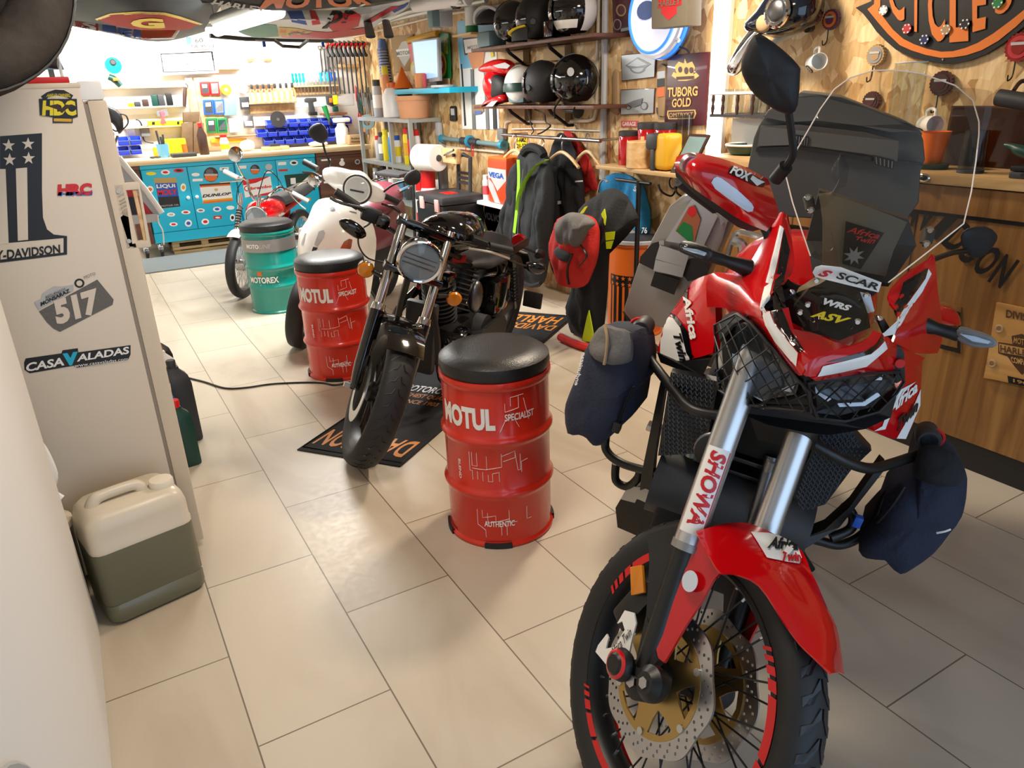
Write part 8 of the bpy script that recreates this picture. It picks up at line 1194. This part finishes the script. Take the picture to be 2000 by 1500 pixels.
# bottle caps with hooks, mugs
CAPS = ((1621, 38, .042, 'cap_purple', 'dark bottle cap hook above the skull mug'), (1709, 108, .042, 'cardboard', 'silver edged bottle cap hook behind the clear vase'), (1837, 163, .046, 'maroon', 'maroon bottle cap hook under the big shield sign'), (1990, 92, .05, 'red_lens', 'red bottle cap hook at the edge of the picture'), (1700, 198, .04, 'maroon', 'dark red bottle cap hook behind the windscreen'))
for px, py, r_, m_, lab in CAPS:
    p = AX(px, py, 3.150); c = thing('cap_hook', lab, 'bottle cap', p); n = 84; part(c, 'cap_shell', (slab([p+V((0, math.cos(2*PI*i/n)*r_*(1+.05*math.cos(21*2*PI*i/n)), math.sin(2*PI*i/n)*r_*(1+.05*math.cos(21*2*PI*i/n)))) for i in range(n)], .02, nx), m_)); part(c, 'cap_face', (slab(disc2(p+nx*.003, (0, 1, 0), (0, 0, 1), r_*.78, n=32), .003, nx), {'cap_purple': 'orange_sign', 'cardboard': 'silver_tin', 'maroon': 'brown_dark', 'red_lens': 'sign_red'}[m_]), (slab(disc2(p+nx*.005, (0, 1, 0), (0, 0, 1), r_*.5, n=24), .003, nx), m_), (slab([p+nx*.007+V((0, y*r_, z*r_)) for y, z in ((-.55, .15), (.55, .15), (.55, .35), (-.55, .35))], .002, nx), 'light_grey'))
    part(c, 'hook_wire', (tube([p+V((-.004, 0, -r_)), p+V((-.005, 0, -r_-.05)), p+V((-.03, 0, -r_-.065)), p+V((-.035, 0, -r_-.045))], .003, 6), 'black'))
def mug(lab, c, axis, r_, l_, deco):
    c = V(c); ax = V(axis).normalized(); Mg = thing('mug', lab, 'mug', c); part(Mg, 'mug_body', (lathe([(.001, 0), (r_*.9, 0), (r_, .006), (r_, l_), (r_*.93, l_), (r_*.9, .01), (.001, .008)], c, ax, 30), 'white')); up = (V((0, 0, 1))-ax*ax.z).normalized(); part(Mg, 'mug_handle', (tube([c+ax*l_*.15+up*r_*.95, c+ax*l_*.15+up*r_*1.5, c+ax*l_*.5+up*r_*1.75, c+ax*l_*.85+up*r_*1.5, c+ax*l_*.85+up*r_*.95], .006, 8), 'white')); sd_ = ax.cross(up); sd_ = sd_ if sd_.dot(EYE-c) > 0 else -sd_
    q = c+ax*l_*.42+sd_*(r_*.6)-up*r_*.6; d = (q-(c+ax*l_*.42)).normalized(); q = c+ax*l_*.42+d*(r_+.0015); part(Mg, 'mug_print', (slab(disc2(q, ax, d.cross(ax), r_*.62, n=24), .003, d), 'black'), (slab(lift(disc2(q+ax*0, ax, d.cross(ax), r_*.36, r_*.42, n=20), .0015, d), .001, d), 'light_grey'), *[(slab(lift(disc2(q+ax*.0+d.cross(ax)*s*r_*.15, ax, d.cross(ax), r_*.1, n=10), .003, d), .001, d), 'black') for s in (-1, 1)])
a_ = AX(1600, 122, 3.08); mug('white mug with dark emblem hanging from a bottle cap hook', a_+V((.02, .05, -.005)), (-.55, -.8, .1), .037, .095, 1); a_ = AX(1812, 245, 3.08); mug('white mug with dark print hanging over the orange pot', a_+V((.02, .03, 0)), (-.5, -.85, .05), .036, .09, 1)
# ---------------------------------------------------------------- bar counter
BX, BZ, BY0, BY1 = 2.886, 1.145, -.6, 2.95
bc = thing('bar_counter', 'wooden bar counter with cut black lettering on its front', 'counter', (3.03, 1.2, 0)); part(bc, 'front_panel', (bx(BX, BX+.03, BY0, BY1, .12, 1.02), 'wood_bar')); part(bc, 'kick_board', (bx(BX+.01, BX+.04, BY0, BY1, 0, .12), 'black_skirting')); part(bc, 'worktop', (bev(bx(BX-.03, 3.178, BY0, BY1, 1.105, BZ), .005), 'wood_top')); part(bc, 'front_lip', (bev(bx(BX-.012, BX+.03, BY0, BY1, 1.0, 1.10), .003), 'wood_bar')); part(bc, 'end_panel', (bx(BX+.03, 3.178, BY1-.03, BY1, 0, 1.105), 'wood_bar')); part(bc, 'shelf_gap', (bx(BX-.005, BX+.01, BY0, BY1, .985, 1.0), 'black'))
part(bc, 'front_seam', *[(bx(BX-.0015, BX+.001, y, y+.003, .12, .99), 'brown_dark') for y in (2.35, 1.75, 1.12, .5)])
# arc of cut lettering
cl = thing('wall_lettering', 'black cut out lettering arched across the bar front', 'lettering', (BX, 1.6, .7)); s_ = 'HARLEY-DAVIDSON'; pts = {'D': 0}
yy = [AX(px, py, BX-.006) for px, py in ((1660, 390), (1700, 392), (1735, 396), (1768, 402), (1800, 418), (1830, 432), (1858, 452), (1888, 478), (1915, 500), (1945, 522), (1978, 540))]
for i, ch in enumerate('RLEY-DAVIDSON'[-10:]):
    a, b_ = yy[i], yy[i+1]; d = (b_-a); w_ = d*.88; up = V((0, -d.z, d.y)).normalized(); up = up if up.z > 0 else -up; hh_ = .12; part(cl, 'letter', (tq(ch, [a-up*hh_*.5, a+w_-up*hh_*.5, a+w_+up*hh_*.5, a+up*hh_*.5], .03, .1, .0, nx), 'black'), (slab([a-up*.001, a+d*.02-up*.001, a+d*.02+up*.001, a+up*.001], .006, nx), 'black'))
pq = thing('wooden_plaque', 'burnt wooden plaque with shield lettering on the bar front', 'plaque', AX(1980, 670, BX-.01)); X1 = BX-.016; part(pq, 'plaque_board', (slab(Wl('1946 591;1990 600;2060 618;2052 690;2050 770;1990 752;1945 742;1921 738;1930 690;1938 640', X1), .012, nx), 'wood_plaque')); part(pq, 'plaque_shield', (slab(lift(Wl('1950 668;1978 672;1976 656;1996 652;2020 666;2040 684;2040 704;2022 702;2010 722;1996 732;1982 716;1968 696;1950 690', X1), .001, nx), .001, nx), 'text_brown'), (slab(lift(Wl('1952 671;2038 687;2038 702;1953 688', X1), .0022, nx), .001, nx), 'wood_plaque'), (tq('HARLEY-D', Wl('1955 687;2036 700;2036 689;1955 673', X1), .02, 0, .0045, nx), 'text_brown'), (tq('MOTOR', Wl('1980 669;2016 678;2014 664;1982 658', X1), .02, 0, .004, nx), 'wood_plaque'), (tq('COMPANY', Wl('1978 708;2016 716;2018 704;1974 696', X1), .02, 0, .004, nx), 'wood_plaque')); part(pq, 'plaque_heading', (tq('DIVISION', Wl('1965 620;2040 634;2040 620;1966 604', X1), .03, 0, .002, nx), 'text_brown')); part(pq, 'plaque_foot', (slab(lift(Wl('1968 734;2030 748;2030 760;1970 748', X1), .001, nx), .001, nx), 'black'), (tq('1903', Wl('1980 746;2020 755;2020 749;1980 739', X1), .02, 0, .004, nx), 'wood_plaque')); parts(pq, 'plaque_rosette', *[(ring(AX(px, py, X1)+nx*.002, nx, .012, .004, 18, 6), 'cardboard') for px, py in ((1952, 642), (1938, 710))])
on_wall('black_emblem', 'square black outline emblem low on the bar front', 'emblem', '1838 590;1877 600;1877 690;1838 680', 'wood_bar', .004, 0, BX-.004, None, [('emblem_outline', ('1838 600;1876 610;1876 690;1836 680;1836 672;1870 680;1870 618;1838 610', 'black'))]); solo('bottle_opener_fixture', 'chrome bottle opener screwed to the bar lip', 'opener', (ell(AX(1803, 347, BX-.028), (.012, .03, .018), 14, 8), 'chrome'), (ell(AX(1803, 347, BX-.036), (.012, .018, .01), 12, 6), 'black'))
# things on the bar
gv = AX(1748, 300, 3.06); gv = V((3.06, 1.99, BZ)); solo('glass_vase', 'tall clear glass vase standing on the bar', 'vase', (lathe([(.062, 0), (.062, .40), (.058, .40), (.058, .012), (.001, .012)], gv, n=36), 'clear_glass'), (ring(gv+V((0, 0, .4)), (0, 0, 1), .06, .002, 36, 6), 'reflector_blue'))
solo('orange_pot', 'tapered orange pot on the bar under the hanging mug', 'pot', (lathe([(.032, 0), (.034, .004), (.052, .12), (.055, .122), (.05, .122), (.03, .01), (.001, .01)], (3.0, 1.80, BZ+.02), n=24), 'orange'), (lathe([(.001, 0), (.06, 0), (.065, .02), (.001, .02)], (3.0, 1.80, BZ), n=24, cap=False), 'dark_green'))
solo('dark_acrylic_panel', 'tinted acrylic panel propped against the wall on the bar', 'panel', (slab([V((3.165, 1.86, BZ)), V((3.12, .7, BZ)), V((3.14, .7, BZ+.23)), V((3.172, 1.86, BZ+.23))], .005), 'smoke_panel')); solo('clear_scraper', 'clear plastic cup upside down on the bar', 'cup', (lathe([(.045, 0), (.04, .14), (.036, .14), (.041, .004), (.045, 0)], (2.96, 1.62, BZ+.014), n=24), 'clear_plastic'), (lathe([(.001, 0), (.046, 0), (.046, .012), (.001, .012)], (2.96, 1.62, BZ), n=24, cap=False), 'dark_grey'))
lp = thing('laptop', 'closed black laptop lying on the bar', 'laptop', (2.99, 1.28, BZ)); part(lp, 'laptop_base', (rbox((2.98, 1.27, BZ+.012), (.2, .34, .022), .004), 'dark_grey')); part(lp, 'laptop_lid', (rbox((2.98, 1.27, BZ+.034), (.2, .34, .018), .004), 'black')); part(lp, 'laptop_ports', (slab([V((2.879, 1.40, BZ+.006)), V((2.879, 1.30, BZ+.006)), V((2.879, 1.30, BZ+.02)), V((2.879, 1.40, BZ+.02))], .001, nx), 'steel_dark'))
fl_ = thing('flashlight', 'dark cylindrical flashlight hanging from a leather loop above the bar', 'flashlight', AX(1975, 195, 3.08)); fa, fb = AX(1950, 190, 3.06), AX(2040, 205, 3.06); part(fl_, 'flashlight_body', (cyl(fa, fb, .03, n=20), 'dark_grey')); part(fl_, 'leather_loop', (tube([fa+(fb-fa)*.3+V((0, 0, .03)), fa+(fb-fa)*.25+V((.06, 0, .06)), fa+(fb-fa)*.55+V((.06, 0, .06)), fa+(fb-fa)*.6+V((0, 0, .03))], .008, 6), 'brown_dark')); nz_ = AX(1985, 292, 2.95); tp_ = thing('dark_tap', 'dark green nozzle poking out over the laptop', 'nozzle', nz_); part(tp_, 'nozzle_body', (tube(Wl('1962 283;1978 287;1992 294;2030 305', 2.95), [.006, .012, .02, .024], 12), 'dark_green')); part(tp_, 'nozzle_stand', (tube([AX(2030, 305, 2.95), AX(2030, 305, 2.95)+V((.1, -.1, .02)), AX(2030, 305, 2.95)+V((.22, -.1, .02))], .02, 8), 'black'))
# rail shelf and sheets behind the mirror
rs2 = thing('gallery_shelf', 'pale shelf with turned rail behind the motorcycle mirror', 'shelf', (3.08, 2.85, 1.34)); part(rs2, 'shelf_board', (bx(3.0, 3.178, 2.62, 3.05, 1.325, 1.34), 'dark_grey')); part(rs2, 'top_rail', (cyl((3.0, 2.62, 1.44), (3.0, 3.05, 1.44), .008), 'white')); parts(rs2, 'spindle', *[(lathe([(.006, 0), (.01, .03), (.006, .05), (.01, .07), (.006, .1)], (3.0, y, 1.34), n=10), 'brown_dark') for y in (2.66, 2.76, 2.86, 2.96, 3.03)])
for i, y in enumerate((2.72, 2.82, 2.92, 3.0)): solo('drinking_glass', 'clear drinking glass, %s on the gallery shelf' % ordn[i], 'glass', (lathe([(.024, 0), (.032, .12), (.03, .12), (.022, .006), (.001, .006)], (3.08, y, 1.34), n=20), 'clear_glass'), group='glasses on the gallery shelf')
solo('white_papers', 'white sheets hanging below the gallery shelf', 'paper', (slab([V((3.10, 2.98, 1.315)), V((3.10, 2.70, 1.315)), V((3.10, 2.70, 1.15)), V((3.10, 2.98, 1.15))], .004, nx), 'white')); solo('green_bowl', 'white rimmed green bowl on the bar end', 'bowl', (lathe([(.07, 0), (.09, .01), (.11, .05), (.1, .05), (.08, .015), (.001, .012)], (3.03, 2.80, BZ), n=26), 'dark_green'), (ring((3.03, 2.80, BZ+.05), (0, 0, 1), .105, .006, 30, 6), 'white'))
# ---------------------------------------------------------------- overhead racks, flags, lamps
Cz = lambda q: [AZ(*n) for n in _nums(q)]
def flag(name, label, rws, m, *pr_, th=.004):
    g = grid([Cz(r) for r in rws.split('|')], th, 3, (0, 0, -1)); T = bvh(g); o = thing(name, label, 'flag', sum(g[0][:4], V())/4); f = part(o, 'flag_cloth', (g, m), ang=1.3)
    for p in pr_:
        if len(p) == 3: part(f, p[0], (drape(T, p[1], .004, 3), p[2]))
        else: part(f, p[0], (drape_text(T, p[1], p[2], .008, p[4] if len(p) > 4 else .03), p[3]))
    return o
flag('rounded_flag', 'dark flag with red and yellow letter drooping over the refrigerator', '150 -40 2.14;250 -60 2.14;360 -60 2.14;460 -50 2.14|145 20 2.08;250 20 2.03;350 12 2.03;440 0 2.1|140 38 2.1;250 62 1.99;320 66 1.99;405 48 2.08|150 44 2.12;260 76 2.02;330 80 2.02;400 62 2.1', 'flag_grey', ('flag_field', '190 38;215 28;270 24;320 26;350 34;390 46;370 56;330 62;280 62;240 54', 'flag_red'), ('flag_trim', '185 36;215 25;270 21;322 23;352 31;396 46;390 48;350 36;320 28;270 26;216 30;190 39', 'yellow'), ('flag_letters', 'G', '255 52;322 54;318 33;255 34', 'yellow', .06))
BN = flag('banner', 'pale red and blue lettered banner hanging beside the refrigerator', '140 40 1.95;200 48 1.93;280 60 1.92;350 60 1.92|142 52 1.88;200 62 1.85;280 76 1.84;340 76 1.86', 'white', ('banner_panel', '146 42;192 48;192 66;150 58', 'sign_red'), ('banner_panel', '200 49;226 52;228 72;200 66', 'blue_flag'), ('banner_panel', '262 58;275 60;275 75;260 74', 'blue_flag'), ('banner_panel', '276 60;345 60;335 74;276 76', 'sign_red'), ('banner_letters', 'S', '160 58;188 62;188 48;160 46', 'white', .05), ('banner_letters', 'E', '230 73;258 76;258 60;230 56', 'blue_flag', .05))
bq = AZ(142, 50, 1.885); part(BN, 'banner_cord', (cyl(bq, (bq.x, bq.y, 2.349), .004, n=6), 'white'))
flag('long_banner', 'black banner with orange motorcycle lettering across the top edge', '385 -60 1.99;500 -70 1.99;600 -70 1.99;750 -80 1.99|390 -4 1.97;500 -10 1.94;600 -10 1.94;770 -20 1.97|395 4 1.96;500 18 1.92;600 20 1.92;780 0 1.96', 'flag_black', ('banner_letters', 'MOTOR', '505 14;735 10;715 -18;525 -14', 'orange_sign', .04), ('banner_letters', 'HARLEY', '410 8;520 22;520 12;420 -4', 'light_grey', .03))
UF = flag('union_flag', 'red white and blue flag with black letters under the overhead rack', '430 10 2.14;560 18 2.1;680 18 2.08;800 0 2.12|440 45 2.08;560 38 2.0;680 40 2.0;790 20 2.08|480 68 2.04;560 62 1.97;650 66 1.96;740 46 2.05|500 74 2.04;580 76 1.98;650 76 1.97;720 66 2.03', 'flag_white', ('flag_band', '572 20;590 22;600 48;570 42;560 22', 'blue_flag'), ('flag_band', '604 20;616 22;626 46;610 48', 'sign_red'), ('flag_band', '640 50;655 30;690 22;705 30;700 50;680 58;650 60', 'sign_red'), ('flag_band', '715 40;765 12;780 12;725 44', 'sign_red'), ('flag_band', '765 20;805 0;790 14;770 24', 'blue_flag'), ('flag_band', '435 60;490 44;540 48;545 70;500 74', 'flag_green'), ('flag_band', '545 56;580 58;640 62;720 52;715 66;640 75;550 73', 'sign_red'), ('flag_band', '545 52;578 54;612 61;590 66;560 70;542 68', 'flag_yellow'), ('flag_letters', 'pr', '628 54;690 50;694 22;650 22', 'text_black', .04), ('flag_bolt', '562 64;580 60;590 62;618 60;600 67;580 66;566 70', 'text_black'))
def rack(name, label, rails, m='zinc', r=.012):
    o = thing(name, label, 'rack', rails[0][0])
    for a in rails: part(o, 'rack_rail', (cyl(V(a[0]), V(a[1]), r, n=8), m))
    return o
rk = rack('overhead_rack', 'steel overhead storage rack hung from the ceiling', [((.3, 5.2, 2.2), (.3, 8.2, 2.2)), ((2.45, 5.2, 2.2), (2.45, 8.2, 2.2)), ((.3, 5.2, 2.2), (2.45, 5.2, 2.2)), ((.3, 6.7, 2.2), (2.45, 6.7, 2.2)), ((.3, 8.2, 2.2), (2.45, 8.2, 2.2))])
for x in (.3, 2.45):
    for y in (5.3, 8.1): part(rk, 'hanger_post', (cyl((x, y, 2.2), (x, y, 2.349), .012, n=8), 'zinc'))
wr = thing('wire_shelf', 'white wire shelf behind the hanging tyre', 'shelf', AZ(115, 30, 1.95))
for i in range(7): part(wr, 'shelf_wire', (cyl(AZ(88+i*2, 8+i*8.5, 1.95), AZ(137-i*1.5, 8+i*8.2, 1.95), .008, n=6), 'white'))
for q in ([AZ(88, 4, 1.95), AZ(100, 62, 1.95), AZ(101, 62, 1.95)-V((0, 0, .5))], [AZ(138, 4, 1.95), AZ(126, 60, 1.95)]): part(wr, 'side_wire', (tube(q, .01, 6, 1), 'white'))
for q in (AZ(92, 20, 1.95), AZ(134, 20, 1.95)): part(wr, 'hanger_wire', (cyl(q, (q.x, q.y, 2.349), .006, n=6), 'white'))
tb_ = thing('tube_lamp', 'bright fluorescent tube lamp under the overhead rack', 'lamp', AZ(475, 35, 1.92)); A_, B__ = AZ(424, 60, 1.92), AZ(545, 22, 1.92); part(tb_, 'lamp_tube', (cyl(A_, B__, .035, n=16), 'glow_white')); part(tb_, 'lamp_housing', (cyl(A_+V((0, 0, .06)), B__+V((0, 0, .06)), .04, n=12), 'zinc')); part(tb_, 'lamp_mount', (cyl(A_+V((0, 0, .06)), (A_.x, A_.y, 2.349), .01), 'zinc'), (cyl(B__+V((0, 0, .06)), (B__.x, B__.y, 2.349), .01), 'zinc'))
lh = UF; part(lh, 'carry_handle', (tube(Cz('500 76 2.02;535 78 2.0;552 90 1.96;585 92 1.95;602 78 2.0;640 78 2.02'), .016, 8, 1), 'dark_grey')); part(lh, 'flag_rail', (tube(Cz('410 70 2.06;480 76 2.04;560 78 2.03;650 80 2.03'), .02, 8, 1), 'dark_grey'))  # handle belongs to other overhead gear, only grouped under the flag
for px, py in ((515, 82), (630, 82)): part(lh, 'blue_clip', (rbox(AZ(px, py, 2.0), (.03, .03, .09), .006), 'blue'))
for px in (721, 757): part(UF, 'hanging_strap', (tube([AZ(px-4, 40, 2.03), AZ(px-2, 48, 1.97), AZ(px+3, 72, 1.82)], .03, 8, 2, flat=.3), 'black'))
for i, q in enumerate(('700 60 2.1;800 22 2.1;905 2 2.1', '760 40 2.12;830 24 2.12;950 0 2.12')): solo('silver_pole', ('long silver pole beside the flags, nearer the clamps', 'long silver pole beside the flags, nearer the helmets')[i], 'pole', (tube(Cz(q), .022, 8, 1), 'zinc'))
for px, lab in ((852, 'blue box hung below the ceiling beam'), (867, 'grey box hung below the ceiling beam')): a = AZ(px, 35, 2.06); solo('junction_box', lab, 'box', (rbox(a, (.12, .1, .14), .015), 'mat_blue' if px < 860 else 'light_grey'))
sp2 = thing('ceiling_spot', 'white and black track spot at the ceiling', 'lamp', AZ(880, 5, 2.12)); part(sp2, 'spot_body', (cyl(AZ(810, 10, 2.12), AZ(915, -4, 2.12), .05, n=14), 'white')); part(sp2, 'spot_end', (cyl(AZ(885, 2, 2.115), AZ(895, 1, 2.115), .056, n=14), 'black'))
bk2 = thing('book_pile', 'stack of framed prints standing beyond the refrigerator top', 'print', AY(95, 120, 7.0)); part(bk2, 'print_panel', (slab(PTS('62 84;100 82;104 108;64 106', AY, 7.0), .03, (0, -1, 0)), 'sign_red')); part(bk2, 'print_panel', (slab(PTS('64 108;112 106;114 124;66 122', AY, 6.95), .03, (0, -1, 0)), 'dark_green')); part(bk2, 'print_panel', (slab(PTS('66 122;118 120;126 136;68 136', AY, 6.9), .03, (0, -1, 0)), 'sky_blue')); part(bk2, 'print_label', (slab(PTS('70 90;92 89;94 104;72 103', AY, 6.99), .004, (0, -1, 0)), 'white'), (slab(PTS('72 126;90 125;92 133;74 134', AY, 6.88), .004, (0, -1, 0)), 'white')); part(bk2, 'print_stand', (cyl((AY(95, 120, 7.0).x, 7.05, 0), (AY(95, 120, 7.0).x, 7.05, AY(95, 120, 7.0).z), .02), 'grey'))
cr = thing('round_ceiling_lamp', 'warm round ceiling lamp above the motorcycle', 'lamp', (2.35, 2.75, 2.3)); part(cr, 'lamp_dome', (lathe([(.16, 0), (.15, -.03), (.1, -.045), (.001, -.05)], (2.35, 2.75, 2.349), n=32), 'warm_glow'))
cr = thing('round_ceiling_lamp', 'pale round ceiling lamp over the open floor', 'lamp', (.6, 1.6, 2.3)); part(cr, 'lamp_dome', (lathe([(.25, 0), (.24, -.02), (.15, -.03), (.001, -.035)], (.6, 1.6, 2.349), n=32), 'warm_glow'))  # unseen lamp dome added to go with the front fill light
